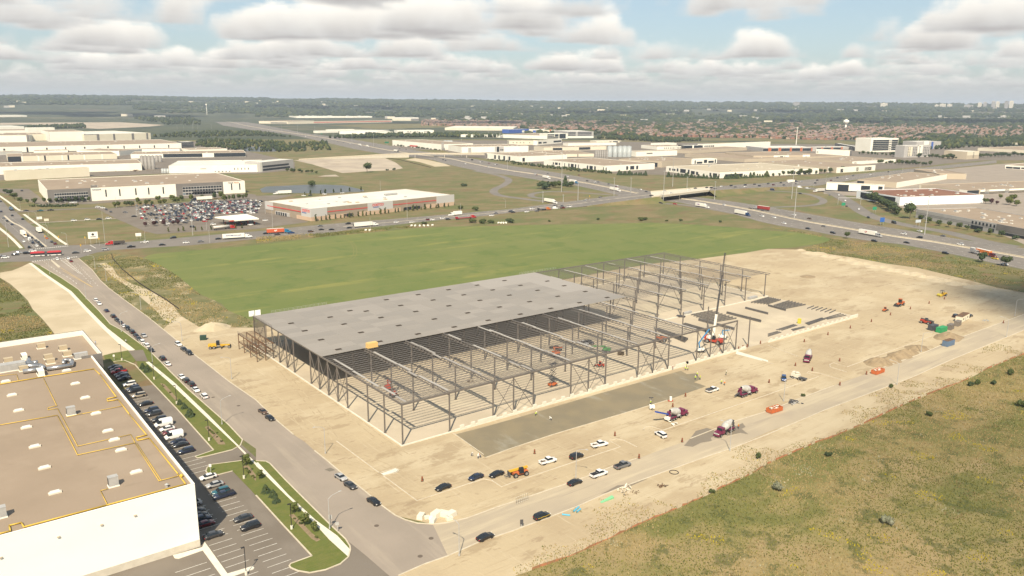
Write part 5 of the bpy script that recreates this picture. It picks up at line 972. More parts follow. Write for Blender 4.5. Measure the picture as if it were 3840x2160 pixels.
for i in range(0, 17): mb.quad(fn[i] - Vector((0, 0, 1.3)), fn[i+1] - Vector((0, 0, 1.3)), Vector((fn[i+1].x, fn[i+1].y, 0)), Vector((fn[i].x, fn[i].y, 0)))
tag(mb.obj('retaining_wall', MT['conc']), 'pale concrete retaining wall under the rising flyover ramp', 'wall')
# ------------------------------------------------------------------ vehicles
PROF = {  # x, belt height, top height, half width, half width at top
 'sedan': ([(-2.36,.55,.62,.70,.62),(-2.24,.90,.98,.86,.76),(-1.72,.95,1.05,.90,.76),(-1.02,.98,1.41,.91,.62),(-.2,.98,1.46,.91,.64),(.5,.97,1.40,.91,.64),(1.22,.95,1.00,.90,.78),(2.02,.82,.87,.87,.70),(2.34,.56,.62,.72,.58)], (2, 3), (5, 6), .33, 1.42),
 'suv': ([(-2.36,.6,.7,.78,.7),(-2.30,1.02,1.12,.9,.8),(-2.02,1.07,1.66,.92,.70),(-.6,1.08,1.74,.93,.72),(.42,1.06,1.70,.93,.72),(1.15,1.04,1.10,.92,.8),(2.02,.96,1.00,.9,.74),(2.34,.62,.70,.76,.64)], (1, 2), (4, 5), .37, 1.45),
 'pickup': ([(-.72,.5,1.10,.94,.86),(-.70,1.16,1.20,.95,.86),(-.52,1.18,1.80,.95,.74),(.3,1.18,1.86,.95,.76),(.85,1.16,1.80,.95,.76),(1.5,1.14,1.22,.95,.84),(2.5,1.08,1.12,.93,.8),(2.82,.66,.74,.80,.7)], (1, 2), (4, 5), .41, 1.85),
 'van': ([(-2.80,.6,.7,.94,.9),(-2.78,1.35,2.40,.98,.84),(-2.6,1.36,2.52,.99,.86),(.6,1.36,2.54,.99,.86),(1.25,1.34,2.42,.99,.84),(2.0,1.28,1.42,.97,.84),(2.55,1.05,1.12,.93,.78),(2.78,.62,.72,.80,.7)], (0, 0), (4, 5), .37, 1.75)}
def loft(kind):
    st, rear, wind, wr, wx = PROF[kind]; ring = []
    for x, zb, zt, hw, ht in st:
        zl = .24; ring.append([(x,-hw*.94,zl),(x,-hw,zl+.3 if zb > zl+.3 else zb),(x,-hw*.985,zb),(x,-ht,zt-.03),(x,-ht*.8,zt),(x,ht*.8,zt),(x,ht,zt-.03),(x,hw*.985,zb),(x,hw,zl+.3 if zb > zl+.3 else zb),(x,hw*.94,zl)])
    V = [v for r in ring for v in r]; F = {'body': [], 'side_window': [], 'windshield': [], 'rear_window': []}; n = 10
    cab = [i for i in range(len(st) - 1) if max(st[i][2] - st[i][1], st[i+1][2] - st[i+1][1]) > .3]
    for i in range(len(st) - 1):
        for k in range(n - 1):
            f = (i*n + k, i*n + k + 1, (i+1)*n + k + 1, (i+1)*n + k); key = 'body'
            if i in cab and k in (2, 6) and not (kind == 'van' and st[i][0] < .3): key = 'side_window'
            elif (i, i+1) == tuple(wind) and k in (3, 4, 5): key = 'windshield'
            elif (i, i+1) == tuple(rear) and k in (3, 4, 5): key = 'rear_window'
            F[key].append(f[::-1])
        F['body'].append((i*n, i*n + 9, (i+1)*n + 9, (i+1)*n))
    F['body'].append(tuple(range(n))); F['body'].append(tuple(reversed(range((len(st)-1)*n, len(st)*n))))
    return V, F, wr, wx
LOFT = {k: loft(k) for k in PROF}
def sub(V, F):
    ids = sorted({i for f in F for i in f}); mp = {a: b for b, a in enumerate(ids)}
    return [V[i] for i in ids], [tuple(mp[i] for i in f) for f in F]
def wheelmesh(r, w=.24):
    mb = MB(); mb.cyl((0, -w/2, 0), (0, w/2, 0), r, n=14); mb.cyl((0, -w/2 - .012, 0), (0, w/2 + .012, 0), r*.62, n=10, mi=1); return mb.mesh('wheel', [MT['rub'], MT['rim']])
WH = {k: wheelmesh(LOFT[k][2]) for k in LOFT}
PAINT = {'black': (.012,.013,.016), 'dark blue': (.014,.022,.05), 'dark grey': (.045,.046,.05), 'grey': (.15,.15,.155), 'silver': (.36,.36,.36), 'white': (.78,.77,.74), 'red': (.42,.02,.02), 'dark red': (.13,.012,.016), 'blue': (.015,.05,.16), 'teal': (.02,.10,.13), 'orange': (.5,.14,.03), 'yellow': (.55,.40,.04), 'beige': (.34,.29,.22), 'brown': (.10,.06,.04)}
_pm = {}
def paint(c):
    if c not in _pm:
        m = nmat('car_' + c.replace(' ', '_'), PAINT[c], .28, spec=.5); m.node_tree.nodes['Principled BSDF'].inputs['Coat Weight'].default_value = .5; m.node_tree.nodes['Principled BSDF'].inputs['Coat Roughness'].default_value = .08; _pm[c] = m
    return _pm[c]
LAMP = flat((.75, .73, .66), .2, name='headlight_lens'); TAIL = flat((.35, .02, .02), .3, name='tail_lens'); TRIM = flat((.02, .02, .022), .6, name='black_trim')
_cm = {}
def bodymesh(kind, c):
    if (kind, c) not in _cm:
        V, F, wr, wx = LOFT[kind]; v, f = sub(V, F['body']); mb = MB().add(v, f)
        if kind == 'pickup':
            mb.b2(-2.85, -.95, .55, -.70, -.84, 1.14); mb.b2(-2.85, .84, .55, -.70, .95, 1.14); mb.b2(-2.88, -.95, .5, -2.78, .95, 1.12)
        mb2 = mb
        for s in (-1, 1):
            for x in (-wx, wx): mb2.cyl((x, s*(.80 if kind != 'van' else .86), wr), (x, s*(.935 if kind != 'van' else 1.0), wr), wr*1.22, n=12, mi=1)
        L = 2.36 if kind in ('sedan', 'suv') else 2.8
        mb2.b2(-L - .03, -.7, .28, -L + .25, .7, .46, 1); mb2.b2(L - .25, -.7, .26, L + .03, .7, .42, 1)
        _cm[kind, c] = mb2.mesh('body', [paint(c), TRIM])
        _cm[kind, c].polygons.foreach_set('use_smooth', [i < len(f) - 2 for i in range(len(_cm[kind, c].polygons))])
    return _cm[kind, c]
_gm = {}
def glassmesh(kind, key):
    if (kind, key) not in _gm: v, f = sub(LOFT[kind][0], LOFT[kind][1][key]); _gm[kind, key] = MB().add(v, f).mesh(key, MT['glass'])
    return _gm[kind, key]
_ml = {}
def lightmesh(kind, front):
    if (kind, front) not in _ml:
        L = 2.36 if kind in ('sedan', 'suv') else 2.8; z = {'sedan': .66, 'suv': .82, 'pickup': .92, 'van': .92}[kind]; x = L - .30 if front else -L + .02
        _ml[kind, front] = MB().box((x + (.14 if front else 0), 0, z), (.22, .30, .16)).mesh('headlight', LAMP if front else TAIL)
    return _ml[kind, front]
_bedm = {}
def vehicle(label, pos, rz, kind, c, group=None, full=True, bed=None, cat=None):
    nm = {'sedan': 'car', 'suv': 'car', 'pickup': 'pickup_truck', 'van': 'van'}[kind]
    t = thing(nm, label, cat or {'sedan': 'car', 'suv': 'car', 'pickup': 'pickup', 'van': 'van'}[kind], pos, rz, group)
    ob('body', bodymesh(kind, c), t)
    for k in ('windshield', 'rear_window', 'side_window'):
        if LOFT[kind][1][k]: ob(k, glassmesh(kind, k), t)
    wr, wx = LOFT[kind][2:4]; y = .80 if kind != 'van' else .87
    for sx in (-1, 1):
        for sy in (-1, 1): ob('wheel', WH[kind], t, (sx*wx, sy*y, wr))
    if full:
        for sy in (-1, 1): ob('headlight', lightmesh(kind, True), t, (0, sy*.62, 0)); ob('tail_light', lightmesh(kind, False), t, (0, sy*.66, 0))
    if kind == 'pickup':
        bm_ = bed or 'dark'
        if bm_ not in _bedm: _bedm[bm_] = MB().b2(-2.8, -.84, .5, -.71, .84, .72 if bm_ == 'open' else 1.16).mesh('cargo_bed', flat((.10, .075, .05) if bm_ == 'open' else (.02, .02, .022), .7))
        ob('cargo_bed', _bedm[bm_], t)
    return t
_fm = {}
def farmesh(kind, c):
    if (kind, c) not in _fm:
        V, F, wr, wx = LOFT[kind]; mb = MB().add(V, F['body']).add(V, F['side_window'] + F['windshield'] + F['rear_window'], 1)
        if kind == 'pickup': mb.b2(-2.85, -.94, .5, -.70, .94, 1.08).b2(-2.78, -.82, 1.02, -.74, .82, 1.10, 2)
        for sx in (-1, 1):
            for sy in (-1, 1): mb.cyl((sx*wx, sy*.70, wr), (sx*wx, sy*.95, wr), wr, n=8, mi=2)
        _fm[kind, c] = mb.mesh('car', [paint(c), MT['glass'], MT['rub']])
    return _fm[kind, c]
def farcar(label, pos, rz, kind, c, group): return tag(ob('van' if kind == 'van' else 'pickup_truck' if kind == 'pickup' else 'car', farmesh(kind, c), None, pos, rz), label, 'van' if kind == 'van' else 'pickup' if kind == 'pickup' else 'car', group)
def heading(t, x, y, dx, dy, z=.7):
    a = g(t, x, y, z); b = g(t, x + dx, y + dy, z); return a.xy.to_3d(), atan2(b.y - a.y, b.x - a.x)
ORD = 'first second third fourth fifth sixth seventh eighth ninth tenth eleventh twelfth thirteenth fourteenth fifteenth sixteenth seventeenth eighteenth nineteenth twentieth'.split()
KN = {'sedan': 'sedan', 'suv': 'suv', 'pickup': 'pickup', 'van': 'van'}
# cars parked against the kerb of the street, verge side, counted from the crossing
UP = (-118, -100)
row = [('E', 962, 765, 'suv', 'white'), ('E', 997, 798, 'sedan', 'white'), ('E', 1070, 868, 'sedan', 'dark blue'), ('E', 1137, 925, 'suv', 'black'), ('E', 1177, 962, 'sedan', 'black'), ('E', 1210, 988, 'sedan', 'dark grey'), ('E', 1247, 1022, 'sedan', 'white'), ('E', 1285, 1048, 'suv', 'black'), ('E', 1328, 1082, 'suv', 'black'), ('E', 1367, 1118, 'sedan', 'black'), ('E', 1395, 1150, 'sedan', 'dark grey'), ('E', 1430, 1183, 'suv', 'white'), ('E', 1475, 1220, 'suv', 'white'), ('E', 1522, 1265, 'sedan', 'black'),
       ('I', 1633, 275, 'suv', 'black'), ('I', 1685, 330, 'sedan', 'white'), ('I', 1828, 460, 'sedan', 'white'), ('I', 1872, 497, 'suv', 'black'), ('I', 1925, 535, 'suv', 'black'), ('I', 1970, 590, 'sedan', 'white'), ('I', 2053, 655, 'suv', 'white')]
for i, (t, x, y, k, c) in enumerate(row):
    p = g(t, x, y, .7); rz = pi/2 + .0
    a, b = g(t, x, y, .7), g(t, x + 55, y + 48, .7); rz = atan2(a.y - b.y, a.x - b.x)
    vehicle('%s %s by the grass verge, %s in that kerb row from the crossing' % (c, KN[k], ORD[i] if i < 20 else 'last'), p.xy.to_3d(), rz + (pi if i % 3 == 1 else 0), k, c, 'cars parked along the verge')
for lab, t, x, y, dx, dy, k, c in (
    ('silver sedan driving down the middle of the street', 'E', 1447, 1118, 60, 50, 'sedan', 'silver'), ('white suv parked by the dirt site, first of a group of three', 'E', 1795, 1207, 60, 40, 'suv', 'white'), ('black sedan parked between a white suv and another black car by the dirt site', 'E', 1850, 1255, 60, 42, 'sedan', 'black'), ('black suv parked last of three by the dirt site', 'E', 1905, 1295, 60, 40, 'suv', 'black'),
    ('brown grey sedan parked half on the dirt beside a black car', 'J', 70, 808, 60, 38, 'sedan', 'brown'), ('black sedan parked behind a brown grey one on the dirt edge', 'J', 140, 873, 60, 40, 'sedan', 'black'), ('silver sedan parked at the dirt kerb before the bend', 'N', 853, 448, 100, 62, 'sedan', 'silver'), ('dark grey hatchback parked behind the silver sedan before the bend', 'N', 950, 532, 100, 62, 'sedan', 'dark grey'), ('black sedan parked alone at the kerb on the bend', 'N', 1185, 692, 100, 62, 'sedan', 'black'),
    ('black sedan parked on the inner dirt lot, nearest the bend', 'N', 1883, 550, -100, 38, 'sedan', 'black'), ('dark blue sedan parked on the inner dirt lot', 'N', 2213, 447, -100, 38, 'sedan', 'dark blue'), ('black sedan parked beside the yellow telehandler', 'N', 2420, 418, -100, 38, 'sedan', 'black'), ('black suv parked between two white pickups on the dirt', 'O', 650, 238, 100, -36, 'suv', 'black'), ('black hatchback parked at the lower kerb of the site road', 'O', 633, 500, 100, -38, 'sedan', 'black'),
    ('black sedan parked on the far side of the site road near the bend', 'N', 2308, 1048, 100, -40, 'sedan', 'black'), ('white suv parked by the pumping mixer on the dirt', 'K', 1497, 1042, -80, -45, 'suv', 'white'), ('dark blue pickup parked on the dirt by the white machine', 'L', 160, 478, 5, 60, 'suv', 'blue'), ('black suv parked at the back of the site trailer', 'H', 1890, 922, 60, -25, 'suv', 'black'), ('black car parked behind the long cream site trailer', 'H', 2030, 920, 50, -20, 'sedan', 'black')):
    p, rz = heading(t, x, y, dx, dy); vehicle(lab, p, rz, k, c)
tx = vehicle('black suv with a yellow wavy stripe parked on the site road', *heading('O', 302, 842, 100, -38), 'suv', 'black', cat='car')
for s in (-1, 1):
    mb = MB(); pr = [(-2.0, .95), (-1.2, .82), (-.4, .92), (.5, .80), (1.3, .9), (2.0, .86)]
    for (a, b), (c, d) in zip(pr, pr[1:]): mb.bar((a, s*.94, b), (c, s*.94, d), .02, .09)
    mb.obj('stripe', flat((.6, .42, .04)), tx)
for lab, t, x, y, dx, dy, c, b in (('white pickup with an open loaded bed parked highest on the dirt by the kerb corner', 'O', 882, 122, 100, -22, 'white', 'open'), ('white pickup with a cluttered bed parked beside the black suv on the dirt', 'O', 362, 288, 100, -28, 'white', 'open'), ('white pickup with black bed cover parked at the site road kerb', 'O', 875, 418, 100, -34, 'white', 'dark'), ('grey pickup with black bed cover parked at the site road kerb', 'O', 1113, 332, 100, -34, 'grey', 'dark'),
    ('black pickup parked under the joists beside an orange lift', 'm', 200, 298, 100, 22, 'black', 'dark'), ('silver pickup parked under the steel joists', 'm', 665, 208, 100, 28, 'silver', 'open'), ('black pickup parked beside the silver one under the joists', 'm', 760, 195, 100, 28, 'black', 'dark')):
    p, rz = heading(t, x, y, dx, dy); vehicle(lab, p, rz, 'pickup', c, bed=b)
# white warehouse car park, counted from the footpath end
lot = [(1262, 340, 'sedan', 'dark blue'), (1290, 362, 'suv', 'dark grey'), (1315, 385, 'pickup', 'red'), (1345, 408, 'sedan', 'dark blue'), (1355, 430, 'suv', 'dark blue'), (1362, 455, 'sedan', 'black'), (1425, 510, 'suv', 'white'), (1450, 555, 'suv', 'dark blue'), (1475, 575, 'suv', 'black'), (1530, 620, 'suv', 'beige'), (1605, 700, 'sedan', 'black'), (1670, 765, 'suv', 'dark blue'), (1707, 797, 'suv', 'dark grey'), (1780, 850, 'suv', 'black'),
       (1788, 905, 'van', 'white'), (1840, 945, 'sedan', 'white'), (1868, 980, 'sedan', 'dark red'), (1922, 1020, 'van', 'white'), (1950, 1070, 'sedan', 'dark blue'), (1970, 1105, 'sedan', 'black'), (2015, 1170, 'suv', 'dark blue')]
for i, (x, y, k, c) in enumerate(lot):
    p = g('I', x, y, .8); v = round((p.y - .5)/2.9*1)*2.9
    vehicle('%s %s nose out by the white warehouse, %s car from the footpath' % (c, KN[k], ORD[i] if i < 20 else 'last'), (-55.6, p.y, .045), pi, k, c, 'cars in the upper row by the white warehouse')
for i, (x, y, k, c) in enumerate([(2260, 400, 'sedan', 'white'), (2312, 480, 'sedan', 'silver'), (2390, 545, 'suv', 'teal'), (2440, 575, 'pickup', 'dark blue'), (2640, 800, 'sedan', 'dark grey'), (2715, 880, 'suv', 'black')]):
    p = g('M', x, y, .8); vehicle('%s %s on the lawn side of the car park, %s from the lawn tip' % (c, KN[k], ORD[i]), (-55.6, p.y, .045), pi, k, c, 'cars in the lower row by the lawn')
for i, (x, y, k, c) in enumerate([(2025, 690, 'van', 'silver'), (2050, 765, 'sedan', 'dark grey'), (2055, 815, 'sedan', 'black'), (2060, 860, 'suv', 'dark blue'), (2085, 910, 'sedan', 'dark red'), (2155, 1025, 'sedan', 'dark grey')]):
    p = g('M', x, y, .8); vehicle('%s %s close under the white warehouse end wall, %s of that row' % (c, KN[k], ORD[i]), (-64.2, p.y, .045), 0, k, c, 'cars close under the warehouse wall')
# traffic and packed car park
rc = random.Random(5)
def traffic(road, items, grp):
    for i, (t, x, y, dx, dy, k, c) in enumerate(items):
        p, rz = heading(t, x, y, dx, dy); farcar('%s %s on the %s' % (c, KN[k], road), p + Vector((0, 0, .06)), rz, k, c, '%s %s on the %s' % (c, KN[k], road))
AR = (100, -7); AB = (-100, 7)
traffic('arterial road by the crop field', [('E', 1170, 195, *AB, 'sedan', 'silver'), ('E', 1455, 180, *AR, 'pickup', 'white'), ('E', 1742, 137, *AB, 'suv', 'black'), ('E', 1320, 228, *AB, 'pickup', 'black'), ('E', 1632, 207, *AR, 'sedan', 'black'), ('E', 1873, 185, *AR, 'sedan', 'white'), ('E', 2020, 175, *AR, 'sedan', 'grey'), ('E', 2198, 147, *AR, 'sedan', 'black'), ('E', 1060, 255, *AR, 'suv', 'silver'), ('E', 880, 270, *AR, 'suv', 'white'), ('E', 762, 287, *AR, 'sedan', 'dark grey'),
    ('F', 100, 93, *AR, 'sedan', 'black'), ('F', 215, 103, *AR, 'sedan', 'dark grey'), ('F', 352, 87, *AR, 'pickup', 'blue'), ('F', 550, 74, *AR, 'suv', 'brown'), ('F', 658, 54, *AR, 'sedan', 'black'), ('F', 760, 54, *AR, 'sedan', 'black'), ('F', 940, 36, *AR, 'sedan', 'black'), ('B', 645, 1360, *AB, 'sedan', 'grey'), ('B', 925, 1337, *AB, 'suv', 'black'), ('B', 1003, 1352, *AR, 'suv', 'black'), ('B', 1412, 1322, *AR, 'sedan', 'white'), ('B', 1570, 1322, *AR, 'sedan', 'white'), ('B', 1735, 1297, *AR, 'suv', 'dark red'), ('B', 1775, 1297, *AR, 'suv', 'white'), ('B', 1878, 1282, *AR, 'sedan', 'white'), ('B', 1932, 1293, *AR, 'suv', 'dark grey'), ('B', 2372, 1255, *AR, 'sedan', 'white'), ('B', 2412, 1232, *AB, 'sedan', 'grey'), ('B', 2560, 1215, *AB, 'suv', 'dark grey'), ('C', 10, 1222, *AR, 'suv', 'dark grey'), ('C', 150, 1217, *AR, 'sedan', 'white'), ('C', 202, 1188, *AB, 'suv', 'white'), ('C', 250, 1210, *AR, 'sedan', 'grey'), ('C', 322, 1197, *AR, 'sedan', 'black'), ('C', 378, 1193, *AR, 'sedan', 'grey'), ('C', 435, 1183, *AR, 'van', 'white'), ('C', 430, 1163, *AB, 'pickup', 'dark grey'), ('C', 500, 1158, *AB, 'sedan', 'grey'), ('C', 510, 1178, *AR, 'pickup', 'dark red'), ('C', 578, 1165, *AR, 'pickup', 'white'), ('C', 735, 1108, *AR, 'suv', 'silver'), ('C', 755, 1098, *AR, 'suv', 'white'), ('C', 895, 1082, *AR, 'van', 'black')], 1)
def onart(x): i = min(range(NA), key=lambda i: abs(P(AL[i].lerp(AU[i], .5))[0] - x)); return AL[i], AU[i]
for i, (x, f, k, c) in enumerate([(2435, .25, 'sedan', 'black'), (2490, .75, 'suv', 'white'), (2515, .3, 'sedan', 'white'), (2575, .7, 'sedan', 'white'), (2600, .85, 'sedan', 'dark grey'), (2640, .8, 'sedan', 'black'), (2670, .6, 'suv', 'black'), (2690, .3, 'sedan', 'black'), (2700, .8, 'sedan', 'white'), (2735, .75, 'suv', 'black'), (2765, .35, 'sedan', 'grey'), (2790, .7, 'suv', 'dark grey'), (2800, .3, 'sedan', 'white'), (2830, .75, 'sedan', 'black'), (2850, .3, 'suv', 'black'), (2875, .7, 'sedan', 'black'), (2905, .4, 'suv', 'dark red'), (2925, .75, 'sedan', 'black'), (2940, .25, 'suv', 'grey'), (2960, .7, 'sedan', 'white'), (2985, .4, 'sedan', 'black'), (3010, .7, 'sedan', 'silver'), (3045, .3, 'suv', 'dark grey'), (3080, .7, 'sedan', 'black'), (3110, .4, 'suv', 'dark red'), (3150, .7, 'sedan', 'black'), (3170, .3, 'sedan', 'white'), (3200, .7, 'suv', 'grey'), (3260, .5, 'sedan', 'white'), (3330, .7, 'sedan', 'black')]):
    a, b = onart(x); p = a.lerp(b, f); d = AU[min(NA-1, AU.index(b) + 1)] - AU[AU.index(b) - 1]
    farcar('%s %s in the queue on the arterial road beyond the bridge' % (c, KN[k]), p + Vector((0, 0, .06)), atan2(d.y, d.x) + (pi if f > .5 else 0), k, c, '%s %s in the queue beyond the bridge' % (c, KN[k]))
HD = (100, 18)
traffic('highway', [('c', 1190, 848, *HD, 'sedan', 'black'), ('c', 1240, 867, *HD, 'sedan', 'black'), ('c', 1770, 858, -100, -12, 'van', 'black'), ('c', 1635, 932, *HD, 'sedan', 'white'), ('c', 1930, 895, -100, -14, 'sedan', 'white'), ('c', 1975, 895, -100, -14, 'sedan', 'grey'), ('c', 2110, 922, -100, -14, 'sedan', 'dark red'), ('c', 2235, 952, -100, -14, 'sedan', 'white'), ('c', 2265, 950, -100, -14, 'sedan', 'dark grey'), ('c', 2100, 998, *HD, 'sedan', 'white'), ('d', 465, 1140, *HD, 'suv', 'white'), ('d', 497, 1155, *HD, 'sedan', 'dark red'), ('d', 720, 1132, -100, -18, 'sedan', 'grey'), ('d', 1115, 1187, -100, -18, 'sedan', 'white'), ('d', 1345, 1160, -100, -18, 'sedan', 'dark red'), ('d', 1510, 1275, -100, -20, 'sedan', 'black'), ('d', 1665, 1300, -100, -20, 'sedan', 'white'), ('d', 1690, 1318, -100, -20, 'suv', 'silver'), ('d', 1735, 1300, -100, -20, 'sedan', 'grey'), ('d', 1945, 1340, -100, -20, 'sedan', 'grey'), ('d', 2110, 1375, -100, -20, 'sedan', 'white'), ('d', 2095, 1395, -100, -20, 'sedan', 'dark red'),
    ('C', 1293, 992, -100, -22, 'sedan', 'white'), ('C', 1350, 1014, -100, -22, 'sedan', 'dark grey'), ('C', 1497, 1130, 100, 4, 'suv', 'black'), ('C', 1640, 1138, 100, 10, 'sedan', 'red'), ('C', 2130, 1148, -100, -18, 'sedan', 'white'), ('C', 2395, 1185, -100, -20, 'sedan', 'black'), ('C', 2515, 1212, -100, -20, 'sedan', 'black'), ('C', 2515, 1260, 100, 20, 'suv', 'white'), ('D', 60, 1273, 100, 20, 'sedan', 'white'), ('D', 260, 1248, -100, -18, 'sedan', 'white'), ('D', 415, 1285, -100, -18, 'sedan', 'brown'), ('D', 160, 1332, 100, 20, 'sedan', 'white'), ('D', 562, 1362, 100, 18, 'sedan', 'grey'), ('H', 402, 44, 100, 18, 'sedan', 'black'), ('H', 652, 88, 100, 18, 'suv', 'black'), ('H', 1070, 170, 100, 18, 'suv', 'black'), ('H', 1395, 185, 100, 16, 'sedan', 'black'), ('H', 1785, 292, 100, 18, 'suv', 'black'), ('H', 1365, 97, -100, -14, 'suv', 'white'), ('H', 1525, 133, -100, -14, 'suv', 'black'), ('H', 1935, 202, -100, -14, 'suv', 'white'), ('H', 2285, 345, 100, 18, 'sedan', 'yellow'), ('H', 2380, 402, 100, 18, 'sedan', 'white'), ('B', 880, 520, 100, 18, 'suv', 'dark blue'), ('B', 820, 512, 100, 18, 'sedan', 'brown'), ('B', 945, 533, 100, 18, 'sedan', 'white'), ('B', 555, 448, 100, 18, 'suv', 'orange'), ('B', 500, 460, 100, 18, 'van', 'white'), ('B', 1510, 590, -100, -16, 'sedan', 'black'), ('B', 1445, 583, -100, -16, 'sedan', 'black'), ('B', 630, 455, -100, -16, 'suv', 'blue'), ('B', 290, 410, 100, 16, 'sedan', 'red')], 1)
traffic('exit ramp', [('D', 620, 1050, -40, -60, 'sedan', 'grey'), ('D', 712, 1047, 80, 60, 'sedan', 'white'), ('D', 778, 1102, 30, 70, 'sedan', 'white'), ('D', 770, 1135, 30, 70, 'sedan', 'dark grey'), ('D', 792, 1162, 30, 70, 'sedan', 'dark grey'), ('D', 913, 1188, 60, 70, 'sedan', 'white'), ('D', 1010, 1275, 100, 50, 'suv', 'black'), ('D', 1268, 1330, 100, 26, 'van', 'black'), ('D', 1525, 1410, -100, -18, 'sedan', 'white'), ('H', 1762, 118, -100, -18, 'sedan', 'grey'), ('D', 45, 998, 100, 6, 'van', 'dark blue'), ('D', 325, 1035, 100, 8, 'sedan', 'black'), ('D', 320, 972, 100, 2, 'van', 'white'), ('D', 400, 985, 100, 2, 'van', 'silver'), ('D', 145, 970, 100, 0, 'sedan', 'black'), ('D', 200, 960, 100, 0, 'sedan', 'silver')], 1)
ND = (-95, -70)
traffic('crossing and the road north of it', [('j', 475, 1095, *ND, 'sedan', 'white'), ('j', 590, 1065, -95, -80, 'van', 'white'), ('j', 585, 1215, -30, -80, 'suv', 'black'), ('j', 655, 1125, *ND, 'suv', 'dark blue'), ('j', 725, 1082, *ND, 'sedan', 'dark grey'), ('j', 770, 1118, *ND, 'suv', 'dark grey'), ('j', 735, 1185, *ND, 'suv', 'white'), ('j', 815, 1160, *ND, 'sedan', 'black'), ('j', 850, 1190, *ND, 'sedan', 'black'), ('j', 635, 1020, *ND, 'sedan', 'black'), ('j', 935, 1030, *ND, 'sedan', 'orange'), ('j', 1040, 1105, *ND, 'sedan', 'dark grey'), ('j', 1105, 1145, *ND, 'suv', 'dark red'), ('j', 245, 577, *ND, 'sedan', 'black'), ('j', 70, 630, *ND, 'sedan', 'grey'), ('j', 145, 685, *ND, 'sedan', 'black'), ('j', 240, 755, *ND, 'sedan', 'dark blue'), ('j', 452, 652, *ND, 'suv', 'black'), ('j', 20, 500, *ND, 'suv', 'dark blue'), ('j', 15, 295, *ND, 'sedan', 'black'), ('j', 305, 1362, 100, -5, 'sedan', 'dark grey'), ('j', 375, 1325, 100, -5, 'sedan', 'silver'), ('j', 545, 1335, 100, -5, 'suv', 'black'), ('j', 660, 1292, 100, -5, 'suv', 'white'), ('j', 110, 1420, 100, -5, 'suv', 'white'), ('j', 10, 1395, 100, -5, 'sedan', 'dark grey'), ('E', 573, 350, -80, -60, 'suv', 'white'), ('E', 683, 343, -80, -60, 'sedan', 'white'), ('E', 713, 371, -80, -60, 'sedan', 'dark red')], 1)
traffic('side street and lane by the brown meadow', [('j', 525, 480, 100, -5, 'sedan', 'black'), ('j', 808, 483, 100, -5, 'pickup', 'teal'), ('j', 1015, 470, 100, -5, 'pickup', 'dark grey'), ('j', 1968, 407, 100, -5, 'suv', 'white'), ('j', 2070, 425, 100, 5, 'suv', 'white'), ('j', 2140, 458, 80, 40, 'sedan', 'dark grey'), ('j', 2230, 503, 80, 40, 'sedan', 'dark grey'), ('j', 1488, 680, 100, -5, 'suv', 'white'), ('j', 1760, 660, 100, -5, 'suv', 'white'), ('j', 1995, 650, 100, -5, 'sedan', 'black'), ('j', 2185, 635, 100, -5, 'suv', 'white'), ('j', 440, 78, 80, 20, 'sedan', 'black'), ('j', 190, 85, 80, 20, 'suv', 'white'), ('j', 1440, 315, 80, 5, 'sedan', 'white'), ('j', 1510, 310, 80, 5, 'sedan', 'white')], 1)
# the packed shop car park: rows run up and down the picture
LC = ['black', 'black', 'dark grey', 'dark grey', 'grey', 'silver', 'white', 'white', 'white', 'dark blue', 'dark red', 'red', 'beige']
stf = MB(); stc = []; nlot = 0
lotpts = []
ra, rbv = g('i', 540, 330), g('i', 700, 470)      # direction of a row, far to near
e1 = (g('i', 2000, 240) - g('i', 600, 335)).normalized(); e2 = Vector((-e1.y, e1.x, 0))
O1 = g('i', 620, 480)
for r in range(9):
    for s in (0, 1):
        for k in range(48):
            p = O1 + e1*(k*2.75 + 2) + e2*(r*17.0 + s*5.6 - 4)
            x, y = P(p); x = (x - 400)/TILE['i'][2]; y = (y - 720)/TILE['i'][2]
            if not (y > 150 - .02*(x - 1200) and y < 500 - .06*max(0, x - 1300) and x > 430 + max(0, (y - 330))*1.1 and x < 2320 - .2*(y - 150)): continue
            if y > 330 and x > 1600: continue
            if y < 190 and x < 1250 - 0*y: continue
            dens = .35 if x < 1000 else .8 if x < 1400 else .93
            if y < 250 and x < 1150: dens *= .5
            if rc.random() > dens: continue
            lotpts.append((y, p, s))
lotpts.sort(key=lambda q: -q[0])
lines = MB()
for n_, (y, p, s) in enumerate(lotpts):
    k = rc.choice(('sedan', 'suv', 'suv', 'sedan', 'suv', 'pickup' if rc.random() < .3 else 'sedan')); c = rc.choice(LC); rz = atan2(e2.y, e2.x) + (pi if s else 0) + rc.uniform(-.04, .04)
    pp = Vector((p.x, p.y, .05)) + e2*rc.uniform(-.4, .4)
    if n_ < 55: farcar('%s %s parked in the packed shop car park' % (c, KN[k]), pp, rz, k, c, '%s %s parked in the shop car park' % (c, KN[k]))
    else:
        stc.append((k, c, pp, rz))
mats = []; smb = MB()
for k, c, p, rz in stc:
    V, F, wr, wx = LOFT[k]; R = Matrix.Rotation(rz, 3, 'Z'); v = [R @ Vector(q) + p for q in V]
    if c not in mats: mats.append(c)
    i = mats.index(c); smb.add(v, F['body'], i); smb.add(v, F['side_window'] + F['windshield'] + F['rear_window'], 99)
ml = [paint(c) for c in mats] + [MT['glass']]; smb.m = [len(mats) if i == 99 else i for i in smb.m]
tag(smb.obj('parked_cars', ml), 'mass of cars filling the far rows of the shop car park', 'cars', kind='stuff')
mk = MB()
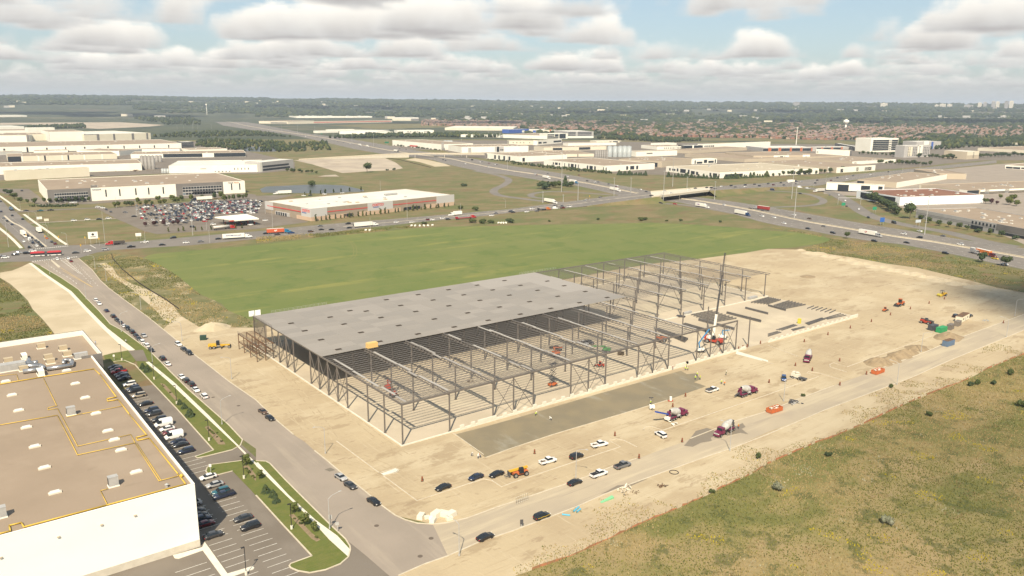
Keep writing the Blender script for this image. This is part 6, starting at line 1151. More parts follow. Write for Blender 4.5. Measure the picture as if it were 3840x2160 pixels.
for r in range(9):
    for s in (0, 1):
        for k in range(49):
            p = O1 + e1*(k*2.75 + .6) + e2*(r*17.0 + s*5.6 - 4); x, y = P(p); x = (x - 400)/TILE['i'][2]; y = (y - 720)/TILE['i'][2]
            if y > 165 and y < 490 - .05*max(0, x - 1300) and 430 + max(0, (y - 330)) < x < 2250 and not (y > 330 and x > 1600): a, b = p - e2*2.6, p + e2*2.6; mk.quad(a - e1*.08 + Vector((0, 0, .07)), a + e1*.08 + Vector((0, 0, .07)), b + e1*.08 + Vector((0, 0, .07)), b - e1*.08 + Vector((0, 0, .07)))
struct(mk.obj('stall_lines', MT['paint']))
for i, (t, x, y, k, c) in enumerate([('i', 2080, 135, 'suv', 'white'), ('i', 2190, 172, 'suv', 'white'), ('i', 2250, 185, 'sedan', 'black'), ('i', 2305, 195, 'sedan', 'white'), ('i', 2330, 140, 'suv', 'black'), ('i', 2430, 170, 'sedan', 'white'), ('i', 1610, 485, 'suv', 'white'), ('i', 2170, 490, 'suv', 'white'), ('i', 1300, 525, 'suv', 'black'), ('i', 2395, 425, 'sedan', 'white'), ('i', 1480, 440, 'sedan', 'red'), ('i', 910, 480, 'suv', 'white'), ('i', 1040, 452, 'suv', 'black'), ('i', 725, 462, 'suv', 'dark grey'), ('i', 1185, 460, 'sedan', 'dark grey'), ('i', 415, 365, 'sedan', 'black'), ('i', 280, 305, 'sedan', 'grey'), ('B', 1405, 1005, 'suv', 'black'), ('B', 480, 1055, 'sedan', 'white'), ('B', 545, 1052, 'sedan', 'dark grey'), ('B', 690, 1040, 'suv', 'white'), ('B', 870, 1028, 'sedan', 'white')]):
    p, rz = heading(t, x, y, 100, -5 if i % 2 else 4); farcar('%s %s standing loose at the edge of the shop grounds' % (c, KN[k]), p + Vector((0, 0, .06)), rz, k, c, '%s %s at the edge of the shop grounds' % (c, KN[k]))
# ------------------------------------------------------------------ lorries
WB = wheelmesh(.52, .5)
def truck_part(nm, mb, mat, par, sm=False): return mb.obj(nm, mat, par, sm)
def cab(t, c, x0, hood=1.7, sleeper=1.6, z=3.0):
    m = [paint(c) if c in PAINT else flat(c, .35), MT['glass'], TRIM]
    MB().b2(x0, -1.2, .75, x0 + sleeper, 1.2, z + .2).box((x0 + sleeper + .85, 0, 1.85), (1.7, 2.3, 2.2), top=(.72, .9)).b2(x0 + sleeper + 1.7, -.95, .7, x0 + sleeper + 1.7 + hood, .95, 1.75).b2(x0 + sleeper + 1.68 + hood, -1.1, .45, x0 + sleeper + 1.95 + hood, 1.1, .95).obj('cab', m[0], t)
    MB().box((x0 + sleeper + 1.42, 0, 2.35), (.5, 1.9, .95), top=(.3, .92)).obj('windshield', m[1], t)
    for s in (-1, 1): MB().box((x0 + sleeper + .9, s*1.1, 2.25), (.8, .06, .7)).obj('side_window', m[1], t); MB().box((x0 + sleeper + 1.75 + hood, s*.75, 1.2), (.25, .32, .3)).obj('headlight', LAMP, t)
    for s in (-1, 1): MB().cyl((x0 - .1, s*.95, .9), (x0 - .1, s*.95, z + .5), .1, n=6).obj('exhaust_stack', MT['galv'], t)
def semi(label, t, x, y, dx, dy, cc, tc, L=16.2, kind='box', cat='truck', z=.08, txt=None):
    p, rz = heading(t, x, y, dx, dy, 2.0); T_ = thing('semi_truck', label, cat, p + Vector((0, 0, z)), rz); x1 = 4.4; x0 = x1 - L
    m = tc if not isinstance(tc, tuple) else flat(tc, .5)
    if kind == 'box': MB().b2(x0, -1.3, 1.15, x1, 1.3, 4.1).obj('trailer', m, T_); MB().b2(x0 + .05, -1.28, 4.1, x1 - .05, 1.28, 4.14).obj('trailer_roof', flat((.6, .58, .53)), T_)
    elif kind == 'flat': MB().b2(x0, -1.3, 1.05, x1, 1.3, 1.35).b2(x0, -1.3, 1.35, x0 + 1.5, 1.3, 2.6).obj('trailer', m, T_)
    elif kind == 'tank': MB().cyl((x0, 0, 2.4), (x1, 0, 2.4), 1.15, n=14).obj('tank', m, T_, True)
    elif kind == 'dump': MB().b2(x0, -1.25, 1.2, x1, -1.1, 2.7).b2(x0, 1.1, 1.2, x1, 1.25, 2.7).b2(x0, -1.1, 1.2, x1, 1.1, 1.5).b2(x0, -1.1, 1.5, x0 + .2, 1.1, 2.7).obj('dump_body', m, T_)
    if kind != 'none': MB().b2(x0 + .5, -.5, .8, x1 - .3, .5, 1.1).obj('chassis', TRIM, T_)
    cab(T_, cc, x1 + .5)
    for q in ([x0 + 1.2, x0 + 2.5] if L > 9 else [x0 + 1.0, x0 + 2.3]) + [x1 + .2, x1 + 1.5, x1 + 5.1]:
        for s in (-1, 1): ob('wheel', WB, T_, (q, s*1.0, .52))
    if txt:
        for s in (1, -1): text(txt[0], T_, (x0 + L*txt[2] if s < 0 else x0 + L*(txt[2] + txt[4]), s*1.33, txt[3]), txt[1], txt[5], rz=0 if s < 0 else pi)
    return T_
WT = MT['white']
semi('white semi trailer truck lettered in blue on the arterial road', 'E', 2400, 122, 100, -6, 'white', WT, txt=('MARITIME-ONTARIO', 1.25, .14, 2.5, .74, flat((.04, .06, .22))))
semi('orange container truck with blue cab on the arterial road', 'F', 225, 70, 100, -6, (.02, .16, .30), (.50, .10, .04), 13.5, txt=('apl', 1.9, .42, 2.2, .2, flat((.75, .7, .65))))
semi('long white semi truck on the arterial road before the store', 'B', 1120, 1345, 100, -9, 'white', WT)
semi('short white box truck on the arterial road beside the store corner', 'B', 2030, 1235, -100, 9, 'white', WT, 8.5)
semi('red flatbed truck with red cab on the arterial road', 'B', 2120, 1268, 100, -9, 'red', (.30, .02, .03), 16, 'flat')
semi('red dump truck with dark body on the arterial road at the crossing', 'E', 1210, 180, -100, 7, 'red', (.07, .06, .055), 7.5, 'dump')
semi('white semi truck on the loop ramp before the bushes', 'C', 395, 1112, 100, 18, 'white', WT)
semi('white semi truck on the highway behind the bushes', 'C', 350, 872, 100, 20, 'white', WT)
semi('semi truck with bright blue cab on the highway by the bushes', 'C', 625, 915, 100, 20, (.03, .18, .36), WT)
semi('white semi truck on the highway just before the bridge', 'C', 1042, 993, 100, 18, 'white', WT)
semi('white parcel truck with purple and orange letters leaving the bridge', 'C', 1912, 1155, 100, 16, 'white', WT, 13, txt=('FedEx', 1.8, .15, 2.2, .4, flat((.16, .04, .28))))
semi('long white semi truck with dark blue cab on the highway', 'C', 2325, 1232, 100, 20, (.02, .06, .16), WT, txt=None)
semi('container truck with blue and red boxes heading under the bridge', 'C', 2510, 1180, -100, -14, 'silver', (.30, .04, .035), 14)
semi('white semi truck marked with red letters on the near highway lane', 'H', 1040, 95, 100, 18, 'silver', WT, txt=('CP', 1.8, .38, 2.1, .17, flat((.45, .03, .03))))
semi('orange container truck with dark red cab on the near highway lane', 'H', 2190, 292, 100, 24, 'dark red', (.62, .17, .03), 13.5)
semi('silver truck tailing the orange container on the highway', 'H', 2035, 262, 100, 22, 'silver', (.3, .3, .3), 3.5)
semi('white truck trailer driving north from the crossing, roof grey', 'j', 470, 945, 55, 45, 'white', WT, 11)
semi('white trailer seen from behind north of the crossing', 'j', 785, 875, -70, -50, 'white', WT, 9)
semi('blue grey tanker lorry turning into the side street', 'j', 230, 440, -60, -50, (.08, .14, .2), (.10, .15, .20), 7, 'dump')
semi('red flatbed lorry with orange load by the ramp lights', 'C', 300, 1185, 100, -6, 'orange', (.05, .05, .05), 9, 'flat')
semi('white parked semi trailer with blue tractor behind the car park', 'i', 1420, 100, -100, 6, 'dark blue', WT)
semi('long silver tanker with red cab at the fuel canopy', 'i', 1770, 530, 100, -9, 'red', (.5, .47, .42), 13, 'tank')
semi('white semi trailer parked beside the pond', 'B', 262, 1025, -100, 5, 'white', WT, 15)
semi('white truck on the highway beyond the gravel lot', 'B', 1415, 605, 100, 12, 'dark grey', WT)
semi('white truck following another on the far highway', 'B', 1120, 557, 100, 16, 'white', WT, 10)
semi('white truck ahead of the other on the far highway', 'B', 1045, 545, 100, 16, 'white', WT, 12)
semi('white rigid lorry queueing near the right ramp', 'D', 235, 912, 100, -3, 'dark blue', WT, 11)
semi('white tractor with grey trailer on the right ramp', 'D', 520, 1002, -100, 6, 'white', (.5, .48, .44), 12)
# articulated bus
p, rz = heading('E', 465, 300, 100, -5, 1.6); T_ = thing('articulated_bus', 'long red and white bendy bus crossing the junction', 'bus', p + Vector((0, 0, .08)), rz)
for nm, a, b in (('rear_section', -9.2, -.8), ('front_section', .8, 9.2)):
    MB().b2(a, -1.27, .4, b, 1.27, 1.15).obj(nm, flat((.62, .6, .56)), T_); MB().b2(a, -1.25, 2.4, b, 1.25, 3.15).b2(a + 1, -.8, 3.15, b - 1, .8, 3.4).obj('roof', flat((.45, .04, .05)), T_)
    for k in range(6): q = a + (b - a)*(k + .08)/6; MB().b2(q, -1.275, 1.15, q + (b - a)*.84/6, 1.275, 2.4).obj('window', MT['glass'], T_)
    MB().b2(a, -1.2, 1.15, b, 1.2, 2.4).obj('inner_panel', TRIM, T_)
MB().b2(-.8, -1.15, .5, .8, 1.15, 2.95).obj('bellows', MT['dsteel'], T_); MB().b2(9.2, -1.2, .6, 9.3, 1.2, 2.9).obj('windshield', MT['glass'], T_)
for q in (-7, -3, 2.4, 6.6):
    for s in (-1, 1): ob('wheel', WB, T_, (q, s*1.05, .52))
# concrete mixers
PUR = flat((.155, .022, .062), .35, name='mixer_purple'); DRM = nmat('mixer_drum', (.46, .45, .42), .5, (.36, .35, .32), .8, 5, 1.0)
def mixer(label, t, x, y, dx, dy, boom=None):
    p, rz = heading(t, x, y, dx, dy, 1.6); T_ = thing('concrete_mixer', label, 'mixer truck', p + Vector((0, 0, .05)), rz)
    MB().b2(-4.6, -.55, .75, 4.3, .55, 1.1).obj('chassis', MT['dsteel'], T_)
    MB().box((2.6, 0, 1.85), (1.6, 2.3, 1.9), top=(.86, .9)).b2(3.4, -.9, .85, 5.1, .9, 1.85).b2(5.1, -1.15, .5, 5.3, 1.15, .95).obj('cab', PUR, T_)
    MB().box((3.22, 0, 2.3), (.5, 1.9, .75), top=(.45, .93)).obj('windshield', MT['glass'], T_)
    for s in (-1, 1): MB().box((2.7, s*1.08, 2.25), (.7, .06, .6)).obj('side_window', MT['glass'], T_); MB().box((5.12, s*.72, 1.25), (.12, .3, .28)).obj('headlight', LAMP, T_); MB().b2(-4.3, s*.85 - .3, 1.0, -1.0, s*.85 + .3, 1.15).obj('mudguard', PUR, T_)
    MB().b2(5.2, -.5, 1.05, 5.28, .5, 1.6).obj('grille', MT['galv'], T_)
    ax = Vector((-.96, 0, .28)).normalized(); c0 = Vector((1.5, 0, 1.95)); prof = [(0, .45), (.5, 1.0), (1.6, 1.28), (2.9, 1.25), (4.4, .85), (5.3, .5)]
    mb = MB()
    for (a, r1), (b, r2) in zip(prof, prof[1:]): mb.cyl(c0 + ax*a, c0 + ax*b, r1, r2, 14, caps=False)
    mb.cyl(c0, c0 + ax*.02, .45, n=14); mb.obj('drum', DRM, T_, True)
    MB().lathe((-4.1, 0, 2.9), [(.35, -.6), (.75, .35)], 10).b2(-4.7, -.6, 1.1, -3.7, -.45, 2.6).b2(-4.7, .45, 1.1, -3.7, .6, 2.6).obj('hopper', PUR if boom else MT['dsteel'], T_)
    if boom == 'conveyor': MB().bar((-4.2, 0, 2.4), (-10.2, .8, 4.6), .7, .45).obj('conveyor', flat((.03, .07, .30), .5), T_); MB().box((-4.8, 0, 1.2), (1.2, 1.6, 1.0)).obj('feed_hopper', MT['white'], T_)
    else: MB().bar((-4.4, 0, 1.8), (-6.4 if boom else -5.4, .4, .9), .5, .25).obj('chute', MT['dsteel'], T_)
    MB().cyl((-.6, -1.0, 1.3), (.6, -1.0, 1.3), .35, n=8).obj('water_tank', MT['galv'], T_)
    for q in (4.1, .9, -1.4, -2.7, -3.9):
        for s in (-1, 1): ob('wheel', WB, T_, (q, s*.98, .52))
mixer('purple concrete mixer feeding a long blue conveyor on the dirt', 'K', 1655, 835, 100, -38, 'conveyor')
mixer('purple concrete mixer with chute lowered towards the fresh slab', 'K', 2365, 605, 100, -32, 'chute')
mixer('purple concrete mixer standing on wet stained site road', 'K', 2145, 985, -100, 52)
mixer('purple concrete mixer driving in alone between the kerbs', 'H', 405, 1330, -30, 60)
# flatbed and pumps
p, rz = heading('K', 2020, 590, 100, -30, .8); T_ = vehicle('white pickup with a flat black deck beside the slab end', p, rz, 'pickup', 'white'); MB().b2(-3.1, -1.1, 1.17, -.8, 1.1, 1.32).obj('deck', MT['dsteel'], T_)
# ------------------------------------------------------------------ machines
def machine(nm, label, cat, t, x, y, dx, dy, z=.05): p, rz = heading(t, x, y, dx, dy, .8); return thing(nm, label, cat, p + Vector((0, 0, z)), rz)
def wheels(T_, xs, y, r, w=.4):
    m = wheelmesh(r, w)
    for q in xs:
        for s in (-1, 1): ob('wheel', m, T_, (q, s*y, r))
T_ = machine('mobile_crane', 'red rough terrain crane with tall dark lattice tipped boom in the bare bay', 'crane', 'n', 1270, 810, 100, 20)
MB().b2(-4, -1.3, .9, 4, 1.3, 1.9).b2(1.4, -1.2, 1.9, 4.0, 1.2, 2.5).obj('carrier', MT['red'], T_); wheels(T_, (-2.6, 2.6), 1.35, .95, .7)
MB().b2(-3.2, -1.2, 2.0, -.2, 1.2, 3.0).obj('superstructure', MT['white'], T_); MB().box((.2, -1.0, 2.9), (1.5, .9, 1.7), top=(.8, .9)).obj('operator_cab', MT['glass'], T_); MB().box((-3.9, 0, 2.3), (1.2, 2.4, 1.2)).obj('counterweight', MT['red'], T_)
for s in (-1, 1): MB().bar((-3.9, s*1.2, 1), (-3.9, s*2.8, .15), .25).bar((3.9, s*1.2, 1), (3.9, s*2.8, .15), .25).obj('outrigger', MT['dsteel'], T_)
ip = T_.matrix_basis.inverted() if False else None
bp = T_.location + Vector((0, 0, 3.0)); cc = Matrix.Rotation(-T_.rotation_euler.z, 3, 'Z'); h = hgt(T_.location.copy(), 948.0)
topw = T_.location + (g('G', 2145, 290, h) - T_.location); topw.z = h; tl = cc @ (topw - T_.location); b0 = Vector((-.6, .3, 3.0)); 
for nm, f0, f1, w, m in (('boom_base', 0, .27, .85, WT), ('boom_section', .27, .52, .65, MT['dsteel']), ('boom_section', .52, .74, .5, MT['dsteel'])): MB().bar(b0.lerp(tl, f0), b0.lerp(tl, f1), w).obj(nm, m, T_)
a, b = b0.lerp(tl, .74), tl; mb = MB(); sd = Vector((.28, 0, 0)); se = Vector((0, .28, 0))
for o_ in (sd + se, sd - se, -sd + se, -sd - se): mb.bar(a + o_, b + o_*.5, .09)
for k in range(14):
    f, f2 = k/14, (k + 1)/14
    for u_, v_ in ((sd + se, sd - se), (sd - se, -sd - se), (-sd - se, -sd + se)): mb.bar(a.lerp(b, f) + u_, a.lerp(b, f2) + v_, .06)
mb.obj('lattice_jib', MT['dsteel'], T_); MB().bar(tl + Vector((.5, 0, 0)), tl + Vector((.9, 0, -14)), .05).box(tl + Vector((.9, 0, -14.3)), (.4, .4, .8)).obj('hoist_line', MT['dsteel'], T_)
def boomlift(label, t, x, y, dx, dy, mat, segs, col='boom lift'):
    T_ = machine('boom_lift', label, col, t, x, y, dx, dy); MB().b2(-1.6, -1.1, .5, 1.6, 1.1, 1.0).obj('chassis', MT['dsteel'], T_); MB().b2(-2.0, -1.0, 1.0, 1.2, 1.0, 1.9).obj('turntable', mat if isinstance(mat, str) and False else MT[mat] if mat != 'blue' else WT, T_); wheels(T_, (-1.1, 1.1), 1.1, .5)
    q = [Vector(v) for v in segs]
    for a, b in zip(q, q[1:]): MB().bar(a, b, .38, .45).obj('arm', MT[mat], T_)
    e = q[-1]; MB().b2(e.x - .5, e.y - .9, e.z - .2, e.x + .5, e.y + .9, e.z - .1).bar(e + Vector((.5, -.9, .9)), e + Vector((.5, .9, .9)), .06).bar(e + Vector((-.5, -.9, .9)), e + Vector((-.5, .9, .9)), .06).bar(e + Vector((.5, .9, -.1)), e + Vector((.5, .9, .9)), .06).bar(e + Vector((.5, -.9, -.1)), e + Vector((.5, -.9, .9)), .06).bar(e + Vector((-.5, .9, -.1)), e + Vector((-.5, .9, .9)), .06).bar(e + Vector((-.5, -.9, -.1)), e + Vector((-.5, -.9, .9)), .06).obj('basket', MT['galv'], T_)
    return T_
boomlift('blue boom lift raising its arm beside the front columns', 'n', 870, 1080, 100, -10, 'blue', [(-.6, 0, 1.8), (-1.2, 0, 4.2), (4.2, .4, 10.5)])
boomlift('blue boom lift with folded arm behind the red crane', 'n', 1540, 690, 100, 6, 'blue', [(0, 0, 1.8), (-.6, 0, 4.0), (2.6, 0, 4.4)])
boomlift('green boom lift with low arm under the joists', 'G', 945, 1272, -100, -8, 'green', [(-.3, 0, 1.8), (.5, 0, 2.6), (6.5, 0, 2.2)])
boomlift('orange boom lift beside the black pickup under the joists', 'm', 190, 400, -100, 10, 'orange', [(-.3, 0, 1.8), (.8, 0, 3.8), (-3.5, 0, 3.4)])
boomlift('red boom lift folded beneath the first bays', 'J', 1330, 575, -80, -60, 'red', [(0, 0, 1.8), (.5, 0, 3.6), (-3.2, 0, 3.8)])
boomlift('red lift parked low beneath the first bays', 'J', 1385, 640, 60, 60, 'red', [(0, 0, 1.6), (1.6, 0, 2.2)])
# scissor lift
T_ = machine('scissor_lift', 'orange scissor lift raised high near the dock wall', 'scissor lift', 'K', 408, 535, 100, -22); MB().b2(-1.6, -.9, .4, 1.6, .9, 1.1).obj('chassis', MT['orange'], T_); wheels(T_, (-1.1, 1.1), .9, .42)
mb = MB()
for k in range(4):
    for s in (-.6, .6): mb.bar((-1.2, s, 1.1 + 1.9*k), (1.2, s, 3.0 + 1.9*k), .14); mb.bar((1.2, s, 1.1 + 1.9*k), (-1.2, s, 3.0 + 1.9*k), .14)
mb.obj('scissor_arms', MT['dsteel'], T_); mb = MB().b2(-1.7, -.95, 8.7, 1.7, .95, 8.85)
for s in (-1, 1): mb.bar((-1.7, s*.95, 9.8), (1.7, s*.95, 9.8), .06).bar((s*1.7, -.95, 9.8), (s*1.7, .95, 9.8), .06).bar((s*1.7, .95, 8.8), (s*1.7, .95, 9.8), .06).bar((s*1.7, -.95, 8.8), (s*1.7, -.95, 9.8), .06)
mb.obj('platform', MT['steel'], T_)
def telehandler(label, t, x, y, dx, dy, body, boom):
    T_ = machine('telehandler', label, 'telehandler', t, x, y, dx, dy); MB().b2(-2.4, -.9, .7, 2.2, .9, 1.5).b2(-2.5, -1.1, 1.1, -.6, -.4, 2.0).obj('chassis', MT[body], T_); wheels(T_, (-1.7, 1.7), 1.05, .72, .5)
    MB().box((-.2, .7, 1.9), (1.5, .9, 1.6), top=(.8, .9)).obj('operator_cab', MT['glass'], T_); MB().bar((-2.6, -.1, 2.2), (3.4, -.1, 1.9), .5, .6).obj('boom', MT[boom], T_); MB().b2(3.3, -.8, .7, 3.5, .8, 1.9).bar((3.5, -.5, .75), (4.7, -.5, .7), .15).bar((3.5, .5, .75), (4.7, .5, .7), .15).obj('fork', MT['dsteel'], T_)
telehandler('yellow boomed telehandler with orange body among parked cars on the dirt', 'O', 75, 412, -100, 22, 'orange', 'yellow')
telehandler('red telehandler with black boom beside the storage bins', 'H', 1590, 988, 100, 22, 'red', 'dsteel')
telehandler('orange telehandler under the end bay of the near frame', 'G', 1500, 1165, 100, 10, 'orange', 'orange')
def loader(nm, label, t, x, y, dx, dy, body, cat, big=True):
    k = 1.0 if big else .6; T_ = machine(nm, label, cat, t, x, y, dx, dy); T_.scale = (k, k, k)
    MB().b2(-3.2, -1.1, .9, -.6, 1.1, 2.2).b2(-.6, -.8, .8, 1.6, .8, 1.5).obj('body', MT[body], T_); MB().box((-.3, 0, 2.7), (1.5, 1.5, 1.8), top=(.85, .9)).obj('operator_cab', MT['glass'], T_); MB().b2(-1.1, -.85, 3.6, .6, .85, 3.75).obj('cab_roof', MT[body], T_); wheels(T_, (-2.1, 1.4), 1.1, .78, .6)
    for s in (-1, 1): MB().bar((.6, s*.5, 1.7), (3.0, s*.5, .8), .25, .3).obj('lift_arm', MT[body], T_)
    MB().add([(2.9, -1.4, .2), (4.1, -1.4, .15), (3.2, -1.4, 1.3), (2.9, 1.4, .2), (4.1, 1.4, .15), (3.2, 1.4, 1.3)], [(0, 1, 4, 3), (0, 3, 5, 2), (0, 2, 1), (3, 4, 5)]).obj('bucket', MT['dsteel'], T_)
loader('wheel_loader', 'orange wheel loader with black cab on the open dirt', 'H', 1325, 808, -100, 30, 'orange', 'loader')
loader('skid_steer', 'small white and orange skid steer beside the wheel loader', 'H', 1180, 862, 80, -30, 'orange', 'skid steer', False)
loader('skid_steer', 'small white skid steer with red back under the near joists', 'm', 950, 585, -100, -10, 'red', 'skid steer', False)
T_ = machine('road_roller', 'yellow road roller with black canopy on the open dirt', 'roller', 'H', 1755, 712, -100, 12); MB().b2(-2.6, -.9, .8, -.2, .9, 1.9).obj('body', MT['yellow'], T_); MB().b2(-.6, -.9, 3.0, 1.2, .9, 3.12).bar((-.5, .8, 1.9), (-.5, .8, 3), .1).bar((-.5, -.8, 1.9), (-.5, -.8, 3), .1).bar((1, .8, 1), (1, .8, 3), .1).bar((1, -.8, 1), (1, -.8, 3), .1).obj('canopy', MT['dsteel'], T_); MB().cyl((2.2, -1.05, .8), (2.2, 1.05, .8), .8, n=16).obj('drum', flat((.5, .42, .06)), T_); MB().b2(.6, -1.15, .6, 3.2, -1.06, 1.0).b2(.6, 1.06, .6, 3.2, 1.15, 1.0).b2(.2, -.7, .6, 1.0, .7, 1.3).obj('drum_frame', MT['yellow'], T_); wheels(T_, (-1.6,), .95, .75, .5)
T_ = machine('road_grader', 'yellow road grader standing on dirt by the street', 'grader', 'E', 2200, 1232, 100, -6); MB().b2(-4.2, -1.0, 1.0, -.8, 1.0, 2.1).obj('engine_cover', MT['yellow'], T_); MB().box((-.2, 0, 2.4), (1.5, 1.5, 1.9), top=(.85, .9)).obj('operator_cab', MT['glass'], T_); MB().bar((-.8, 0, 1.6), (4.6, 0, 1.3), .5, .5).bar((.8, 0, .9), (3, 0, 1.2), .3).obj('frame', MT['yellow'], T_); MB().bar((1.2, -1.9, .45), (2.2, 1.9, .45), .15, .6).obj('blade', MT['dsteel'], T_); wheels(T_, (-3.3, -1.8, 4.4), 1.1, .65, .4)
def boxthing(nm, label, cat, t, x, y, dx, dy, d, mat, extra=None):
    T_ = machine(nm, label, cat, t, x, y, dx, dy, .03); L, W_, h = d; MB().b2(-L/2, -W_/2, .12, L/2, W_/2, h).obj('body', mat, T_)
    mb = MB()
    for k in range(int(L/.6) if L > 2.7 else 0):
        q = -L/2 + .3 + .6*k
        for s in (-1, 1): mb.b2(q - .12, s*(W_/2) - .04, .2, q + .12, s*(W_/2) + .04, h - .15)
    if mb.v: mb.obj('ribs', mat, T_)
    for a in (-1, 1): MB().b2(a*L/2 - .06, -W_/2 - .03, .05, a*L/2 + .06, W_/2 + .03, .25).b2(a*L/2 - .06, -W_/2 - .03, h - .12, a*L/2 + .06, W_/2 + .03, h + .03).obj('end_frame', mat, T_)
    if extra == 'roof': MB().b2(-L/2, -W_/2, h, L/2, W_/2, h + .05).obj('roof', MT['rust'], T_)
    if extra == 'door':
        MB().b2(-L/2 - .1, -W_/2 + .1, .3, -L/2 - .04, W_/2 - .1, h - .2).obj('door', mat, T_)
    if extra == 'win':
        for q in (-.3, .25): MB().b2(q*L - .6, -W_/2 - .1, 1.3, q*L + .6, -W_/2 - .02, 2.0).obj('window', MT['pane'], T_)
        MB().b2(-.05*L, -W_/2 - .1, .4, -.05*L + .9, -W_/2 - .03, 2.2).obj('door', MT['greyl'], T_); MB().b2(-L/2 - .1, -W_/2 - .1, h, L/2 + .1, W_/2 + .1, h + .12).obj('roof', MT['rust'], T_)
    return T_
cblu = nmat('container_blue', (.10, .17, .27), .6, (.12, .16, .22), .8, 4, 1.0)
boxthing('shipping_container', 'blue shipping container with rusty top standing on the site road', 'container', 'H', 1815, 1205, 100, -30, (6.1, 2.44, 2.6), cblu, 'roof')
boxthing('shipping_container', 'dark grey storage container next to the green bin', 'container', 'H', 1660, 1048, 80, -20, (5, 2.4, 2.5), flat((.06, .065, .075)), 'door')
boxthing('waste_bin', 'green waste bin with mesh end by the storage containers', 'bin', 'H', 1745, 1068, 80, -25, (6, 2.5, 2.4), flat((.03, .26, .10)), 'door')
boxthing('cargo_trailer', 'brown grey cargo trailer with white top beside the green bin', 'trailer', 'H', 1835, 1042, 80, -40, (4.2, 2.1, 2.5), flat((.16, .14, .12)), 'roof' if False else None)
boxthing('cargo_trailer', 'grey brown cargo trailer beside the long cream site trailer', 'trailer', 'H', 1908, 1006, 80, -40, (4.2, 2.1, 2.4), flat((.18, .155, .13)))
boxthing('site_trailer', 'long cream site trailer with brown roof on the dirt', 'trailer', 'H', 1955, 955, 80, -42, (11, 3.0, 3.0), MT['cream'], 'win')
boxthing('site_toilet', 'yellow and green portable toilet beside loose beams', 'toilet', 'H', 315, 985, 30, -10, (1.3, 1.3, 2.4), flat((.55, .50, .06)), 'door')
boxthing('transformer_box', 'dark green transformer box on a pale slab by the street', 'transformer', 'E', 2045, 1148, 80, -6, (2.6, 2.0, 2.0), flat((.02, .05, .035)), 'door')
boxthing('deck_bundle', 'grey bundle of deck sheets beside the frame column', 'bundle', 'G', 1765, 888, 80, -22, (6, 1.4, 1.1), MT['galv']); boxthing('deck_bundle', 'grey bundle of deck sheets at the far corner column', 'bundle', 'G', 2420, 737, 80, -18, (7, 1.6, 1.2), MT['galv']); boxthing('deck_bundle', 'small grey deck bundle among loose bars', 'bundle', 'G', 1700, 920, 60, 8, (4, 2, .7), MT['dsteel'])
boxthing('generator', 'brown wheeled generator under the near frame', 'generator', 'm', 1310, 385, 60, 10, (2.4, 1.5, 1.5), flat((.09, .07, .05)))
def skip(label, t, x, y, dx, dy):
    T_ = machine('waste_skip', label, 'skip', t, x, y, dx, dy); L, W_, h = 6.0, 2.4, 1.6; MB().b2(-L/2, -W_/2, .15, L/2, -W_/2 + .1, h).b2(-L/2, W_/2 - .1, .15, L/2, W_/2, h).b2(-L/2, -W_/2 + .1, .15, -L/2 + .1, W_/2 - .1, h).b2(L/2 - .1, -W_/2 + .1, .15, L/2, W_/2 - .1, h).b2(-L/2 + .1, -W_/2 + .1, .15, L/2 - .1, W_/2 - .1, .3).obj('bin', MT['orange'], T_)
    mb = MB()
    for k in range(9): mb.b2(-L/2 + .3 + .66*k, -W_/2 - .1, .2, -L/2 + .42 + .66*k, -W_/2, h).b2(-L/2 + .3 + .66*k, W_/2, .2, -L/2 + .42 + .66*k, W_/2 + .1, h)
    mb.obj('ribs', MT['orange'], T_); mb = MB(); rr = random.Random(4)
    for k in range(22): mb.box((rr.uniform(-2.5, 2.5), rr.uniform(-.9, .9), rr.uniform(.9, 1.6)), (rr.uniform(.3, 1.4), rr.uniform(.15, .6), .12), R=Matrix.Rotation(rr.uniform(0, 3), 3, 'Z') @ Matrix.Rotation(rr.uniform(-.6, .6), 3, 'X'), mi=k % 2)
    mb.obj('rubble', [MT['tanw'], MT['white']], T_)
skip('orange waste skip full of scrap at the dirt entrance', 'L', 1105, 408, 80, -28); skip('orange waste skip full of scrap beside the wide kerb gap', 'L', 65, 792, 100, -30)
T_ = machine('line_pump', 'white concrete pump machine parked beside the blue pickup', 'pump', 'L', 300, 468, 100, 28); MB().b2(-2.5, -.9, .8, .6, .9, 2.1).b2(-2.2, -.7, 2.1, -1.0, .7, 2.7).obj('body', MT['walk'], T_); MB().b2(.6, -.8, .7, 3.6, .8, 1.1).obj('deck', MT['dsteel'], T_); MB().lathe((-.4, 0, 2.1), [(.5, 0), (.9, .6)], 10).obj('hopper', MT['walk'], T_); wheels(T_, (-1.6, 1.0, 2.4), .95, .5)
T_ = machine('light_tower', 'white wheeled light tower at the edge of the fresh slab', 'light tower', 'K', 1408, 770, 60, 0); MB().b2(-.9, -.7, .5, .9, .7, 1.5).obj('body', WT, T_); MB().bar((0, 0, 1.5), (-.4, 0, 4.2), .12).obj('mast', MT['dsteel'], T_); [MB().box((-.4 + .5*q, 0, 4.3), (.42, .2, .35)).obj('lamp', MT['dsteel'], T_) for q in (-1, 0, 1)]; wheels(T_, (0,), .8, .35, .2)
T_ = machine('sprayer', 'small white tank cart beside red hoses at the slab edge', 'cart', 'K', 1597, 690, 60, 0); MB().cyl((0, 0, .3), (0, 0, 1.7), .45, n=10).obj('tank', WT, T_); MB().b2(-.9, -.4, .1, .9, .4, .3).obj('base', MT['red'], T_)
